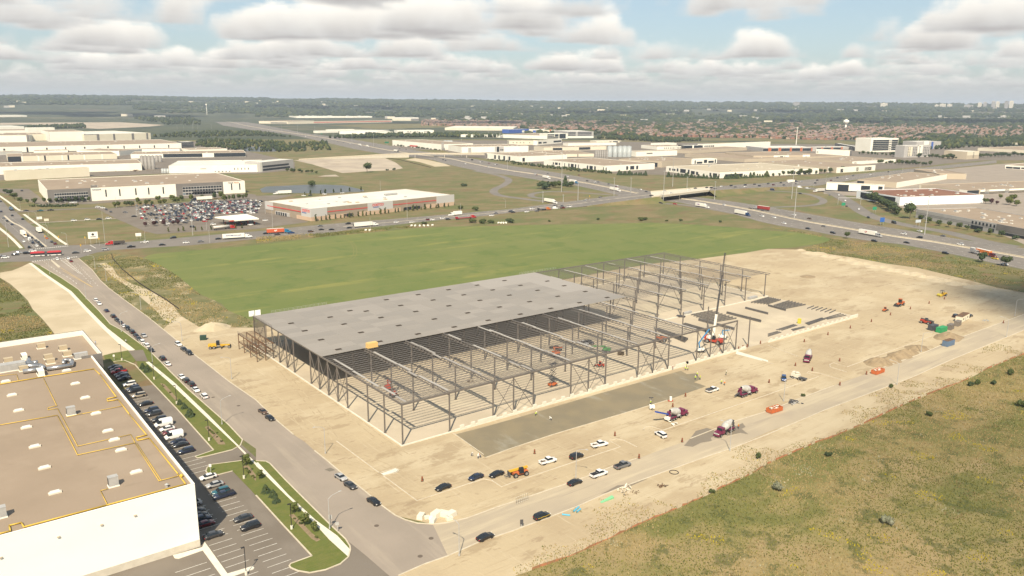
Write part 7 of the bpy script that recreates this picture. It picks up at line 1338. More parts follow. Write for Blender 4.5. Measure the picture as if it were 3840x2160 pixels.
# hydrant marker drums
md_ = MB().cyl((0, 0, 0), (0, 0, .08), .42, n=8, mi=1).cyl((0, 0, .08), (0, 0, .55), .3, .27, 8).cyl((0, 0, .55), (0, 0, .72), .275, n=8, mi=1).cyl((0, 0, .72), (0, 0, 1.25), .26, .22, 8).mesh('drum', [flat((.22, .075, .035), .7), TRIM])
for s in 'L 275,355 445,403 10,525 720,308 990,442 722,550 H 1232,918 1432,858 1620,802 1775,757 1040,985 828,1050 602,1117 365,1188 2368,998 K 1035,1058 227,1238 1617,768 1745,662 1278,1285 1712,1122 N 1673,495 G 2500,1205 2280,1263 2322,1250 2365,1240'.split():
    if s.isalpha(): _t = s; continue
    a, b = map(float, s.split(',')); o = ob('traffic_drum', md_, None, g(_t, a, b) + Vector((0, 0, .04)), 0); o.scale = (1, 1, 1.1); tag(o, 'brown orange traffic drum standing alone on the dirt site', 'drum', 'traffic drums on the dirt site')
# soil heaps
def heap(lab, t, x, y, w, h, mat='heap', seed=0):
    p = g(t, x, y); rr = random.Random(seed); mb = MB(); n = 22; rings = [(1, 0), (.82, .16), (.6, .5), (.36, .82), (.14, .97)]
    vs = []
    for r, z in rings:
        for i in range(n): a = 2*pi*i/n; k = 1 + .22*mnoise.noise(Vector((cos(a)*1.5 + seed, sin(a)*1.5, r))) + rr.uniform(-.06, .06); vs.append((cos(a)*r*k*w, sin(a)*r*k*w*.75, z*h*(1 + rr.uniform(-.12, .12)) if z else -.05))
    vs.append((0, 0, h)); fs = [(j*n + i, j*n + (i + 1) % n, (j + 1)*n + (i + 1) % n, (j + 1)*n + i) for j in range(len(rings) - 1) for i in range(n)] + [((len(rings) - 1)*n + i, (len(rings) - 1)*n + (i + 1) % n, len(vs) - 1) for i in range(n)]
    o = mb.add(vs, fs).obj('soil_heap', MT[mat]); o.location = p + Vector((0, 0, .03)); tag(o, lab, 'soil heap')
for i, (lab, t, x, y, w, h) in enumerate((('brown soil heap nearest the orange skip by the site road', 'L', 1110, 325, 7, 2.2), ('second brown soil heap along the site kerb from the orange skip', 'L', 1235, 300, 5.5, 1.8), ('third brown soil heap along the site kerb', 'L', 1330, 255, 6, 2.0), ('fourth brown soil heap along the site kerb', 'L', 1405, 225, 5.5, 1.8), ('flat brown soil heap below the white lamp post', 'L', 1500, 178, 6, 1.2), ('brown soil heap below the green bin', 'L', 1820, 70, 8, 2.2))): heap(lab, t, x, y, w, h, 'heap', i)
heap('pale sand heap at the corner of the crop field', 'E', 2140, 1048, 9, 2.6, 'sand', 9); heap('low pale dirt mound behind the far frame', 'H', 400, 530, 6, .5, 'heap', 12)
for i in range(26): heap('lumpy clod of the ragged earth bank at the field edge' , 'H', 330 + 82*i, 268 + 17.2*i + (8 if i % 2 else -4), 4.5 + (i*37 % 5), .9 + .1*(i % 4), 'sand', 40 + i)
for o in [o for o in COL.objects if o.get('label', '').startswith('lumpy clod')]: o['group'] = 'clods of the earth bank'
# small stuff along the kerbs
rs = random.Random(8)
for i, (x, y, w, c) in enumerate(((1660, 850, 1.6, 'cream'), (1720, 855, 1.0, 'cream'), (1815, 835, 2.0, 'cream'), (1890, 828, 1.8, 'cream'), (1960, 835, 1.9, 'walk'), (1760, 860, .8, 'white'), (1945, 870, 1.2, 'cream'), (1780, 890, 1.3, 'walk'))):
    p = g('N', x, y, .4); o = MB().box((0, 0, .55*w*.6), (w*1.5, w, w*.66), top=(.9, .9)).b2(-w*.75, -w*.5, -.02, w*.75, w*.5, .08).obj('wrapped_pallet', MT[c]); o.location = (p.x, p.y, .06); o.rotation_euler = (0, 0, rs.uniform(0, 3)); tag(o, '%s wrapped pallet, %s in the clutter on the inner bend of the kerb' % ({'cream': 'cream', 'walk': 'pale', 'white': 'white'}[c], ORD[i]), 'pallet')
for i, (x, y, dx) in enumerate(((640, 790, 40), (672, 797, 40), (655, 775, 40), (545, 840, 90))):
    a = g('O', x - dx*.45, y + (14 if i < 3 else -4)); b = g('O', x + dx*.45, y - (16 if i < 3 else -6)); o = MB().cyl((0, 0, .22), b - a + Vector((0, 0, .22)), .22, n=8).cyl((0, 0, .22), (b - a)*.08 + Vector((0, 0, .22)), .28, n=8).obj('plastic_pipe', flat((.10, .38, .52))); o.location = a; tag(o, 'blue plastic pipe lying on dirt, %s' % ('one of a short bundle' if i < 3 else 'alone and pale beside the bundle'), 'pipe', 'blue pipes on the verge' if i < 3 else None)
q = pts('O 885,705 1005,655 1025,672 900,718'); o = MB().add([p + Vector((0, 0, .1 + .5*(i in (1, 2)))) for i, p in enumerate(q)] + [p + Vector((0, 0, .05)) for p in q], [(0, 1, 2, 3), (4, 7, 6, 5), (0, 4, 5, 1), (1, 5, 6, 2), (2, 6, 7, 3), (3, 7, 4, 0)]).obj('green_sheeting', flat((.20, .48, .25))); tag(o, 'pale green folded sheeting lying on the verge', 'sheeting')
for lab, t, x, y, n, w, c1, c2 in (('heap of timber offcuts on the verge of the site road', 'O', 1130, 590, 26, 2.6, 'tanw', 'cream'), ('rusty brown scrap heap beside the timber offcuts', 'O', 1505, 545, 24, 1.5, 'rust', 'rust'), ('small rusty scrap heap near the timber offcuts', 'O', 1235, 608, 14, 1.1, 'rust', 'soil'), ('white wrapped blocks beside the blue conveyor mixer', 'K', 1650, 945, 12, 2.4, 'white', 'walk'), ('grey debris beside the white lamp on the site kerb', 'L', 250, 730, 22, 3.0, 'dsteel', 'galv'), ('pile of timber and bars below the far frame column', 'G', 1700, 935, 16, 2.2, 'rust', 'dsteel'), ('scrap timber under the first bays near a column', 'J', 2160, 515, 16, 2.2, 'tanw', 'rust'), ('blue tarpaulined stack at the far end of the site', 'H', 2185, 975, 8, 2.0, 'blue', 'galv'), ('pallets and bricks stacked behind the factory silos', 'b', 150, 1085, 30, 8, 'rust', 'tanw'), ('orange pallets stacked in the factory yard', 'a', 2300, 1075, 30, 9, 'orange', 'rust'), ('grey crates stacked in the factory yard', 'a', 1950, 1080, 30, 9, 'dsteel', 'tanw')):
    p = g(t, x, y); mb = MB()
    for k in range(n): mb.box((rs.gauss(0, w*.45), rs.gauss(0, w*.45), rs.uniform(.1, .25*w)), (rs.uniform(.3, .9)*w*.6, rs.uniform(.1, .4)*w*.4, rs.uniform(.1, .3)*w*.35), R=Matrix.Rotation(rs.uniform(0, 3), 3, 'Z') @ Matrix.Rotation(rs.uniform(-.4, .4), 3, 'Y'), mi=k % 2)
    o = mb.obj('debris_pile', [MT[c1], MT[c2]]); o.location = p + Vector((0, 0, .03)); tag(o, lab, 'debris', kind='stuff')
o = MB(); 
for k in range(16): a, b = 2*pi*k/16, 2*pi*(k + 1)/16; o.bar((cos(a)*1.3, sin(a)*1.3, .12), (cos(b)*1.3, sin(b)*1.3, .12), .16)
o = o.obj('hose_ring', TRIM); o.location = g('O', 1630, 408); tag(o, 'black coil of hose lying on the verge', 'hose')
T_ = machine('fence_panel', 'leaning site fence panels propped at the kerb of the bend', 'fence', 'O', 105, 680, 100, -38)
for k in range(7): MB().bar((-2 + .66*k, 0, 0), (-2 + .66*k, .3, 2.0), .06).obj('bar', MT['steel'], T_)
for z in (.2, 1.1, 1.9): MB().bar((-2.1, .15*z, z), (2.1, .15*z, z), .06).obj('rail', MT['cream'], T_)
# manholes
mm_ = MB().cyl((0, 0, 0), (0, 0, .03), .45, n=14).cyl((0, 0, .0), (0, 0, .018), .62, n=14).mesh('manhole_cover', nmat('manhole_iron', (.12, .095, .075), .8))
for t, x, y in (('N', 1213, 945), ('N', 1762, 1072), ('N', 1652, 1252), ('I', 2400, 757), ('I', 2145, 672)): o = ob('manhole_cover', mm_, None, g(t, x, y) + Vector((0, 0, .062))); o['kind'] = 'structure'
# ------------------------------------------------------------------ people
def figure(pose):
    J = {'stand': dict(hip=(0, 0, .95), chest=(0.02, 0, 1.35), neck=(.03, 0, 1.52), head=(.05, 0, 1.68), hl=(0, .1, .92), kl=(.05, .12, .5), fl=(0, .13, .08), tl=(.14, .13, .04), hr=(0, -.1, .92), kr=(.02, -.13, .5), fr=(-.05, -.14, .08), tr=(.09, -.14, .04), sl=(.02, .2, 1.42), el=(.1, .27, 1.15), wl=(.28, .2, 1.02), gl=(.36, .17, 1.0), sr=(.02, -.2, 1.42), er=(.03, -.28, 1.14), wr=(.16, -.24, .92), gr=(.2, -.22, .84)),
         'bend': dict(hip=(-.15, 0, .85), chest=(.18, 0, 1.15), neck=(.3, 0, 1.24), head=(.42, 0, 1.32), hl=(-.15, .1, .82), kl=(.05, .14, .45), fl=(-.1, .15, .08), tl=(.06, .15, .04), hr=(-.15, -.1, .82), kr=(-.05, -.16, .45), fr=(-.25, -.17, .08), tr=(-.1, -.17, .04), sl=(.2, .2, 1.18), el=(.38, .24, .9), wl=(.6, .18, .75), gl=(.68, .15, .7), sr=(.2, -.2, 1.18), er=(.4, -.22, .88), wr=(.6, -.12, .7), gr=(.68, -.1, .64))}[pose]
    E_ = [('hip', 'chest'), ('chest', 'neck'), ('neck', 'head'), ('hip', 'hl'), ('hl', 'kl'), ('kl', 'fl'), ('fl', 'tl'), ('hip', 'hr'), ('hr', 'kr'), ('kr', 'fr'), ('fr', 'tr'), ('chest', 'sl'), ('sl', 'el'), ('el', 'wl'), ('wl', 'gl'), ('chest', 'sr'), ('sr', 'er'), ('er', 'wr'), ('wr', 'gr')]
    R_ = dict(hip=.15, chest=.17, neck=.065, head=.115, hl=.1, kl=.075, fl=.055, tl=.05, hr=.1, kr=.075, fr=.055, tr=.05, sl=.075, el=.058, wl=.045, gl=.05, sr=.075, er=.058, wr=.045, gr=.05)
    ks = list(J); me = bpy.data.meshes.new('p'); me.from_pydata([J[k] for k in ks], [(ks.index(a), ks.index(b)) for a, b in E_], []); o = bpy.data.objects.new('p', me); COL.objects.link(o)
    m = o.modifiers.new('s', 'SKIN'); s_ = o.modifiers.new('u', 'SUBSURF'); s_.levels = 1
    for i, k in enumerate(ks): me.skin_vertices[0].data[i].radius = (R_[k], R_[k]); me.skin_vertices[0].data[i].use_root = (k == 'hip')
    dg = bpy.context.evaluated_depsgraph_get(); r = bpy.data.meshes.new_from_object(o.evaluated_get(dg)); bpy.data.objects.remove(o)
    return r, J
FIG = {k: figure(k) for k in ('stand', 'bend')}
skn = flat((.38, .22, .15), .6, name='skin_tone'); jean = flat((.05, .06, .09), .8, name='work_trousers')
def person(label, t, x, y, pose, vest, hat, rz):
    T_ = thing('person', label, 'person', g(t, x, y) + Vector((0, 0, .05)), rz); me, J = FIG[pose]; me = me.copy(); me.materials.clear()
    for m in (jean, flat(vest, .7), skn, TRIM): me.materials.append(m)
    hp = J['hip'][2]; ch = Vector(J['head'])
    for f in me.polygons:
        c = f.center; d = (Vector(c) - ch).length
        f.material_index = 2 if d < .2 or (c - Vector(J['gl'])).length < .1 or (c - Vector(J['gr'])).length < .1 else 3 if c.z < .12 else 1 if c.z > hp - .02 or (c.x > .2 and c.z > .6) else 0; f.use_smooth = True
    ob('body', me, T_); h = J['head']; MB().lathe((h[0], h[1], h[2] + .03), [(.17, 0), (.135, .03), (.125, .1), (.06, .15)], 10).obj('hard_hat', flat(hat, .4), T_)
LIME, ORG, HW_ = (.42, .55, .05), (.6, .18, .03), (.75, .74, .68)
for i, (t, x, y, ps, v, h, lab) in enumerate((('K', 238, 858, 'bend', LIME, HW_, 'worker in a lime vest bending to smooth the near end of the slab'), ('K', 392, 905, 'bend', HW_, HW_, 'worker in white kneeling on the middle of the wet slab'), ('K', 1395, 748, 'stand', LIME, HW_, 'worker in a lime vest standing by the light tower'), ('K', 1745, 398, 'bend', LIME, HW_, 'worker in lime raking concrete by the dock wall'), ('K', 1768, 400, 'bend', LIME, HW_, 'worker in lime bent double beside the dock wall'), ('K', 1752, 372, 'stand', LIME, HW_, 'worker in lime standing close against the dock wall'), ('K', 1618, 395, 'stand', (.3, .12, .1), HW_, 'worker in brown standing behind the dock blocks'), ('K', 1845, 495, 'stand', LIME, HW_, 'worker in lime holding a tool at the slab end'), ('K', 1862, 460, 'stand', LIME, HW_, 'worker in lime behind two others at the slab end'), ('K', 1893, 495, 'stand', LIME, (.6, .45, .05), 'worker in lime with a yellow hat at the slab end'), ('K', 2153, 450, 'stand', (.1, .14, .05), HW_, 'worker in dark green walking alone on the dirt'), ('K', 2108, 540, 'stand', LIME, HW_, 'worker in lime near the flat deck pickup'), ('K', 2138, 552, 'stand', ORG, HW_, 'worker in orange near the flat deck pickup'), ('K', 2276, 990, 'stand', ORG, (.6, .45, .05), 'worker in orange at the back of the road mixer'), ('K', 2093, 205, 'stand', ORG, HW_, 'worker in orange under the braced end bay'), ('N', 2172, 245, 'bend', (.3, .3, .3), HW_, 'worker in grey crouching by the slab corner'), ('N', 2235, 268, 'bend', (.6, .6, .58), HW_, 'worker in white crouching by the slab corner'), ('N', 2258, 262, 'bend', (.3, .3, .32), (.6, .1, .05), 'worker with a red hat at the slab corner'), ('E', 1268, 1196, 'stand', (.7, .7, .68), (.04, .03, .03), 'person in white walking along the pale sidewalk'), ('E', 962, 1215, 'stand', (.4, .45, .6), (.05, .04, .03), 'person in pale blue standing on sand behind the white warehouse'))):
    person(lab, t, x, y, ps, v, h, 2.4*i)
# ------------------------------------------------------------------ lamps, masts and signs
m_pole = MB().cyl((0, 0, 0), (0, 0, 8.3), .13, .085, 8).cyl((0, 0, 0), (0, 0, .5), .22, n=8).mesh('pole', MT['galv'])
m_arm = MB().bar((0, 0, 8.2), (.9, 0, 8.85), .12).bar((.9, 0, 8.85), (2.9, 0, 9.35), .10).mesh('arm', MT['galv']); m_head = MB().box((3.2, 0, 9.38), (.8, .32, .16), top=(.8, .7)).mesh('lamp_head', MT['galv'])
def lamp(label, t, x, y, az, group=None, sc=1.0):
    T_ = thing('street_lamp', label, 'street lamp', g(t, x, y) + Vector((0, 0, .1)), az, group); T_.scale = (sc, sc, sc); ob('pole', m_pole, T_); ob('arm', m_arm, T_); ob('lamp_head', m_head, T_)
for i, (t, x, y) in enumerate((('E', 503, 505), ('E', 868, 758), ('E', 1222, 1086), ('I', 1540, 370), ('I', 2235, 946), ('N', 742, 980))): lamp('grey street lamp on the lawn verge, %s from the crossing' % ORD[i], t, x, y, 0.0)
for i, (t, x, y) in enumerate((('E', 958, 458), ('E', 1072, 578), ('E', 1420, 862), ('E', 1834, 1178), ('I', 2332, 488), ('J', 698, 1240))): lamp('pale street lamp on the dirt side of the street, %s from the crossing' % ORD[i], t, x, y, pi)
for i, (t, x, y) in enumerate((('N', 2045, 1250), ('K', 2192, 1212), ('L', 1297, 545), ('H', 2398, 1140))): lamp('pale street lamp on the meadow side of the site road, %s from the bend' % ORD[i], t, x, y, pi*.62)
for i, (t, x, y) in enumerate((('O', 642, 462), ('L', 157, 712), ('L', 1540, 215), ('H', 2482, 928))): lamp('pale street lamp on the site side of the site road, %s from the bend' % ORD[i], t, x, y, -pi*.38)
mb_ = MB().bar((0, 0, .9), (0, 0, 6.9), .14).mesh('pole', TRIM); mbs = MB().cyl((0, 0, 0), (0, 0, .95), .32, n=12).mesh('base', MT['walk']); mbh = MB().box((-.35, 0, 6.9), (.8, .38, .16)).mesh('lamp_head', TRIM)
for i, (t, x, y) in enumerate((('I', 1228, 302), ('I', 1553, 492), ('I', 1780, 740), ('I', 2106, 1108), ('M', 2456, 472), ('N', 360, 980), ('M', 2478, 1440))):
    T_ = thing('car_park_lamp', 'black car park lamp on a pale base, %s along the lawn from the footpath' % ORD[i], 'lamp', g(t, x, y) + Vector((0, 0, .12))); ob('pole', mb_, T_); ob('base', mbs, T_); ob('lamp_head', mbh, T_)
def mast(label, t, x, y, xt, yt, r=.28, group=None, cross=False):
    b = g(t, x, y); h = max(6, hgt(b, px(t, xt, yt)[1])); T_ = thing('light_mast', label, 'mast', b, 0, group)
    MB().cyl((0, 0, 0), (0, 0, h), r*1.5, r*.7, 8).obj('pole', MT['galv'], T_)
    MB().lathe((0, 0, h - .4), [(.3, 0), (1.1, .15), (1.1, .5), (.3, .7)], 10).obj('lamp_ring', MT['galv'], T_)
HM = [('C', 498, 1020, 500, 600), ('C', 663, 1105, 663, 920), ('C', 1025, 1055, 1028, 880), ('C', 1520, 1128, 1530, 810), ('C', 1615, 965, 1628, 655), ('C', 1195, 1030, 1195, 880), ('C', 1760, 985, 1762, 870), ('C', 2037, 1098, 2042, 918), ('D', 263, 1290, 290, 930), ('D', 238, 1090, 255, 780), ('D', 1575, 1449, 1605, 1060), ('C', 310, 1130, 310, 1020), ('C', 515, 1120, 515, 1050)]
for i, q in enumerate(HM): mast('tall pale light mast of the interchange, %s' % ('by the bushes', 'inside the left loop', 'left of the bridge ramp', 'at the bridge end', 'on the grass behind the bridge', 'behind the median before the bridge', 'on the grass behind the queue', 'inside the right loop', 'in the median past the bridge', 'rising from the right loop grass', 'in the median before the grey building', 'small one by the left ramp', 'small one by the ramp lights')[i], *q)
for i, q in enumerate([('B', 2530, 790, 2530, 620), ('B', 2068, 665, 2068, 490), ('B', 1185, 560, 1185, 440), ('B', 967, 530, 967, 440), ('B', 780, 500, 780, 425), ('B', 595, 470, 595, 362), ('B', 420, 445, 420, 345), ('B', 262, 420, 262, 310), ('B', 140, 400, 140, 312), ('B', 2340, 438, 2340, 335), ('B', 2220, 362, 2220, 305), ('B', 1320, 545, 1320, 462), ('b', 1308, 245, 1308, 145), ('b', 1405, 235, 1405, 160), ('b', 2065, 180, 2065, 60), ('b', 1680, 230, 1680, 140), ('b', 990, 245, 990, 160), ('b', 1125, 250, 1125, 165)]): mast('thin pale light mast standing along the far highway', *q, r=.2, group='masts along the far highway')
c = g('f', 565, 552); h = hgt(c, px('f', 590, 200)[1]); T_ = thing('cell_tower', 'tall white cell tower rising over the middle industrial park', 'tower', c); MB().cyl((0, 0, 0), (0, 0, h), 1.1, .6, 10).obj('mast', MT['white'], T_)
for k in range(6): MB().box((cos(k)*1.8, sin(k)*1.8, h - 1.5), (.5, .5, 3)).obj('antenna', MT['white'], T_)
def pole(label, t, x, y, yt, w=.13, group=None, mat='trunk', arm=True):
    b = g(t, x, y); h = max(5, hgt(b, px(t, x, yt)[1])); T_ = thing('utility_pole', label, 'pole', b, 0, group); MB().cyl((0, 0, 0), (0, 0, h), w*1.3, w*.8, 7).obj('pole', MT[mat], T_)
    if arm: MB().bar((-1.1, 0, h - .8), (1.1, 0, h - .8), .12).obj('crossarm', MT[mat], T_)
for i, (t, x, y, yt) in enumerate((('B', 1150, 1392, 1278), ('B', 1522, 1278, 1092), ('B', 880, 1245, 1135), ('B', 1252, 1010, 905), ('B', 2058, 1205, 1135), ('E', 2112, 192, 55), ('E', 1942, 118, -40), ('i', 1510, 570, 350), ('i', 930, 520, 330), ('i', 1300, 655, 270), ('i', 2508, 545, 220), ('i', 2395, 330, 150), ('i', 460, 370, 90), ('i', 148, 240, 80), ('j', 2115, 1115, 500), ('j', 175, 1220, 680))): pole('thin pole standing by the shop grounds or the arterial road', t, x, y, yt, group='poles by the shop grounds', mat='galv', arm=False)
for i, (t, x, y, az) in enumerate((('j', 1355, 1168, 2.6), ('j', 745, 715, 2.6), ('j', 415, 480, 2.6), ('j', 970, 985, 2.6), ('j', 590, 690, 2.6), ('B', 2510, 1180, 1.6), ('E', 1465, 200, 1.2), ('D', 460, 975, 0), ('D', 580, 920, 0), ('D', 780, 905, 0), ('D', 1065, 870, 0), ('D', 1218, 845, 0), ('D', 1350, 822, 0), ('D', 1520, 812, 0), ('h', 130, 1140, 0))): lamp('small grey street lamp by the far roads', t, x, y, az, 'small lamps by the far roads', .95)
# signs
def sign(label, t, x, y, w, h, z, mat, posts=2, d=(100, -6), txt=None):
    p, rz = heading(t, x, y, *d, 0); T_ = thing('sign', label, 'sign', p, rz); MB().b2(-w/2, -.08, z, w/2, .08, z + h).obj('board', mat, T_)
    for s in ((-w*.3, w*.3) if posts == 2 else (0,)): MB().bar((s, .1, 0), (s, .1, z + h*.5), .14).obj('post', MT['galv'], T_)
    if txt: text(txt[0], T_, (-w*.5 + txt[2], -.1, z + txt[3]), txt[1], txt[4])
    return T_
s_ = sign('white hoarding with black emblem at the crossing', 'j', 1890, 1165, 6.5, 5, 4.5, WT); MB().cyl((0, -.12, 7.6), (0, -.1, 7.6), .9, n=14).obj('emblem', TRIM, s_); MB().b2(-1.8, -.12, 5.6, 1.8, -.09, 6.1).obj('emblem', TRIM, s_)
sign('white board on the meadow by the sidewalk', 'j', 800, 700, 4, 2.2, 2, WT); sign('cream board on posts by the north sidewalk', 'j', 945, 760, 3.5, 2, 3, MT['cream']); sign('white board by the arterial verge', 'i', 485, 715, 4, 2.4, 2.5, WT)
gs = flat((.02, .25, .13)); sign('green road sign at the left of the exit ramp', 'D', 755, 1185, 5, 3, 3, gs); sign('green road sign at the right of the exit ramp', 'D', 1068, 1240, 5, 3, 4, gs); sign('blue road sign beside the exit ramp', 'D', 1145, 1355, 5, 4, 3, flat((.03, .12, .4))); sign('white and blue board on the ramp verge', 'D', 1505, 1372, 6, 2.5, 4, flat((.45, .5, .55)))
for i, (t, x, y) in enumerate((('B', 1325, 548), ('B', 660, 455), ('c', 40, 560))): sign('green overhead panel by the far highway, %s' % ('right one', 'left one', 'edge one')[i], t, x, y, 9, 3.5, 5, gs)
sign('small white square parking sign on the lawn tip', 'M', 2120, 405, .7, .8, 1.7, WT, 1); sign('small white square sign by the footpath', 'I', 1150, 300, .7, .8, 1.7, WT, 1); sign('small grey street sign beside the lamp on the bend', 'N', 752, 960, .9, 1.0, 2.4, MT['galv'], 1); sign('small grey sign at the lower bend', 'N', 820, 1010, .9, .8, 2.0, MT['galv'], 1); sign('small sign pair beside the site road bend', 'O', 97, 962, .8, 1.2, 1.0, MT['dsteel'], 1)
T_ = thing('sign_gantry', 'thin grey gantry spanning the exit ramp', 'gantry', g('D', 702, 1145)); a = Vector((0, 0, 0)); b = g('D', 930, 1145) - g('D', 702, 1145)
for p in (a, b): MB().bar(p, p + Vector((0, 0, 7.5)), .3).obj('post', MT['galv'], T_)
MB().bar(a + Vector((0, 0, 7.5)), b + Vector((0, 0, 7.5)), .3, .5).bar(a + Vector((0, 0, 6.7)), b + Vector((0, 0, 6.7)), .2).obj('beam', MT['galv'], T_)
for i, (t, x, y) in enumerate((('j', 1190, 1150), ('j', 920, 1140), ('j', 540, 1110), ('j', 1725, 1165), ('j', 2005, 1190), ('j', 1640, 1330), ('C', 780, 1110))):
    T_ = thing('traffic_light', 'yellow traffic light on a thin grey pole', 'traffic light', g(t, x, y), 0, 'traffic lights at the crossings'); MB().bar((0, 0, 0), (0, 0, 6), .14).obj('pole', MT['galv'], T_); MB().b2(-.3, -.25, 4.6, .3, .25, 6.0).obj('signal_head', flat((.6, .36, .03)), T_)
# orange fence along the meadow
fp = resamp(pts('L 2576,240 2420,295 2200,390 2000,495 1720,600 1400,730 1000,920 640,1080 500,1120 0,1340 O 2400,430 2050,590 1960,640 1620,790 1350,900 1000,1065 620,1240 430,1310 200,1390'), 130)
T_ = thing('site_fence', 'sagging orange mesh fence between the dirt verge and the meadow', 'fence', fp[0]); ofm = nmat('orange_mesh', (.36, .15, .075), .8, (.24, .13, .065), .4, 5, 1.0)
rf = random.Random(2)
hs = [rf.uniform(.2, .75) for _ in fp]
for i in range(len(fp) - 1):
    a, b = fp[i] - fp[0], fp[i+1] - fp[0]
    if rf.random() < .22: continue
    MB().add([a, b, b + Vector((.15, .1, hs[i+1])), a + Vector((.15, .1, hs[i]))], [(0, 1, 2, 3)]).add([a + Vector((.05, 0, 0)), b + Vector((.05, 0, 0)), b + Vector((.2, .1, hs[i+1])), a + Vector((.2, .1, hs[i]))], [(3, 2, 1, 0)]).obj('mesh_panel', ofm, T_)
    MB().bar(a, a + Vector((0, 0, 1.2)), .05).obj('stake', MT['steel'], T_)
# silt fence by the street verge and at the gravel lot
for lab, s in (('black silt fence running down the weedy verge', 'E 1120,300 1130,345 1230,460 1400,600 1540,690 1660,760 1800,860'), ('dark silt fence edging the gravel lot', 'B 1320,680 1440,695 1600,735 1760,775')):
    q = resamp(pts(s), 40); T_ = thing('silt_fence', lab, 'fence', q[0])
    for a, b in zip(q, q[1:]): MB().bar(a - q[0] + Vector((0, 0, .4)), b - q[0] + Vector((0, 0, .4)), .1, .8).obj('panel', flat((.035, .03, .025), .9), T_)
# ------------------------------------------------------------------ trees
def crown(kind, seed):
    rr = random.Random(seed); mb = MB(); n = 170
    if kind == 'cone':
        for k in range(150):
            z = rr.uniform(.03, 1)**1.1; r = .26*(1 - z)**.85*rr.uniform(.65, 1.05) + .015; a = rr.uniform(0, 6.28); c = Vector((cos(a)*r, sin(a)*r, z)); s = .055 + .05*(1 - z)
            out = Vector((cos(a), sin(a), -.5))*s*1.5; tn = Vector((-sin(a), cos(a), 0))*s; mb.add([c - tn, c + out, c + tn, c + Vector((0, 0, s*1.1))], [(0, 1, 3), (1, 2, 3)], k % 2)
        return mb
    lobes = [(Vector((rr.uniform(-.2, .2), rr.uniform(-.2, .2), .62 + rr.uniform(-.16, .2))), rr.uniform(.17, .28)) for _ in range(8)]
    if kind == 'bush': lobes = [(Vector((rr.uniform(-.35, .35), rr.uniform(-.3, .3), .38 + rr.uniform(-.12, .15))), rr.uniform(.22, .34)) for _ in range(7)]
    if kind == 'column': lobes = [(Vector((rr.uniform(-.05, .05), rr.uniform(-.05, .05), .18 + .11*i)), .13 - .008*i) for i in range(7)]
    for c, r in lobes: mb.blob(c, r*.82, 1, .15, 1, rr)
    for k in range(n):
        c, r = rr.choice(lobes); d = Vector((rr.gauss(0, 1), rr.gauss(0, 1), rr.gauss(0.15, 1))).normalized(); p = c + d*r*rr.uniform(.8, 1.12); u = Vector((rr.gauss(0, 1), rr.gauss(0, 1), rr.gauss(0, 1))).normalized(); v = u.cross(d).normalized(); s = rr.uniform(.035, .075) if kind != 'column' else .035
        mb.add([p - v*s, p + u*s, p + v*s, p - u*s], [(0, 1, 2, 3)], rr.choice((0, 0, 1)))
    return mb
CR_ = {}
for k in ('round', 'bush', 'cone', 'column'):
    for sd in range(3 if k != 'column' else 2):
        mb = crown(k, 10*sd + len(k))
        for ma, mb2 in (('leafA', 'leafB'), ('leafB', 'leafD'), ('leafC', 'leafA'), ('leafE', 'leafE'), ('leafD', 'leafB'), ('leafF', 'leafF')): CR_[k, sd, ma] = mb.mesh('crown', [MT[ma], MT[mb2]])
TRK = MB().cyl((0, 0, 0), (0, 0, .5), .022, .014, 7).bar((0, 0, .38), (.12, .05, .6), .014).bar((0, 0, .42), (-.1, -.07, .62), .014).bar((0, 0, .34), (.02, -.13, .55), .012).mesh('trunk', MT['trunk'])
rt = random.Random(77)
def tree(label, pos, h, kind='round', leaf='leafA', group=None, w=1.0, cat=None):
    T_ = thing({'bush': 'shrub', 'cone': 'conifer'}.get(kind, 'tree'), label, cat or {'bush': 'shrub', 'cone': 'conifer'}.get(kind, 'tree'), pos, rt.uniform(0, 6.28), group); T_.scale = (h*w, h*w, h)
    ob('trunk', TRK, T_); ob('crown', CR_[kind, rt.randrange(3 if kind != 'column' else 2), leaf], T_); return T_
def treepx(label, t, x, y, yt, kind='round', leaf='leafA', w=1.0, group=None, cat=None):
    b = g(t, x, y); return tree(label, b, max(.8, hgt(b, px(t, x, yt)[1])), kind, leaf, group, w, cat)
treepx('lone big leafy tree beside the gravel lot', 'B', 1118, 822, 718, w=1.15); treepx('large dark bush inside the left loop', 'C', 330, 990, 885, 'bush', 'leafB', 1.6); treepx('bush right of the largest one inside the left loop', 'C', 440, 975, 882, 'bush', 'leafA', 1.2); treepx('conifer rising over the bushes inside the left loop', 'C', 535, 960, 858, 'cone', 'leafD'); treepx('grey bush at the right end of the loop clump', 'C', 585, 968, 895, 'bush', 'leafB', 1.2)
for i, (x, y, yt) in enumerate(((495, 1015, 880), (655, 1055, 930), (862, 1110, 990), (1050, 1138, 1010), (1262, 1168, 1045), (1432, 1198, 1090))): treepx('round dark tree before the grey building, %s from its corner' % ORD[i], 'k', x, y, yt, 'round', 'leafD', 1.25)
treepx('tall dark tree at the corner of the grey building', 'k', 275, 975, 640, 'round', 'leafD', .95); treepx('short tree left of the tall corner tree', 'k', 20, 905, 785, 'round', 'leafD', 1.0); treepx('dark shrub before the grey office windows', 'k', 1640, 1245, 1140, 'bush', 'leafB', 1.4); treepx('dark tree before the grey office entrance', 'k', 1890, 1290, 1165, 'round', 'leafD', 1.1); treepx('dark tree before the black office wall', 'k', 2110, 1330, 1200, 'round', 'leafB', 1.2); treepx('dark shrub at the black office end', 'k', 2400, 1385, 1280, 'bush', 'leafB', 1.3)
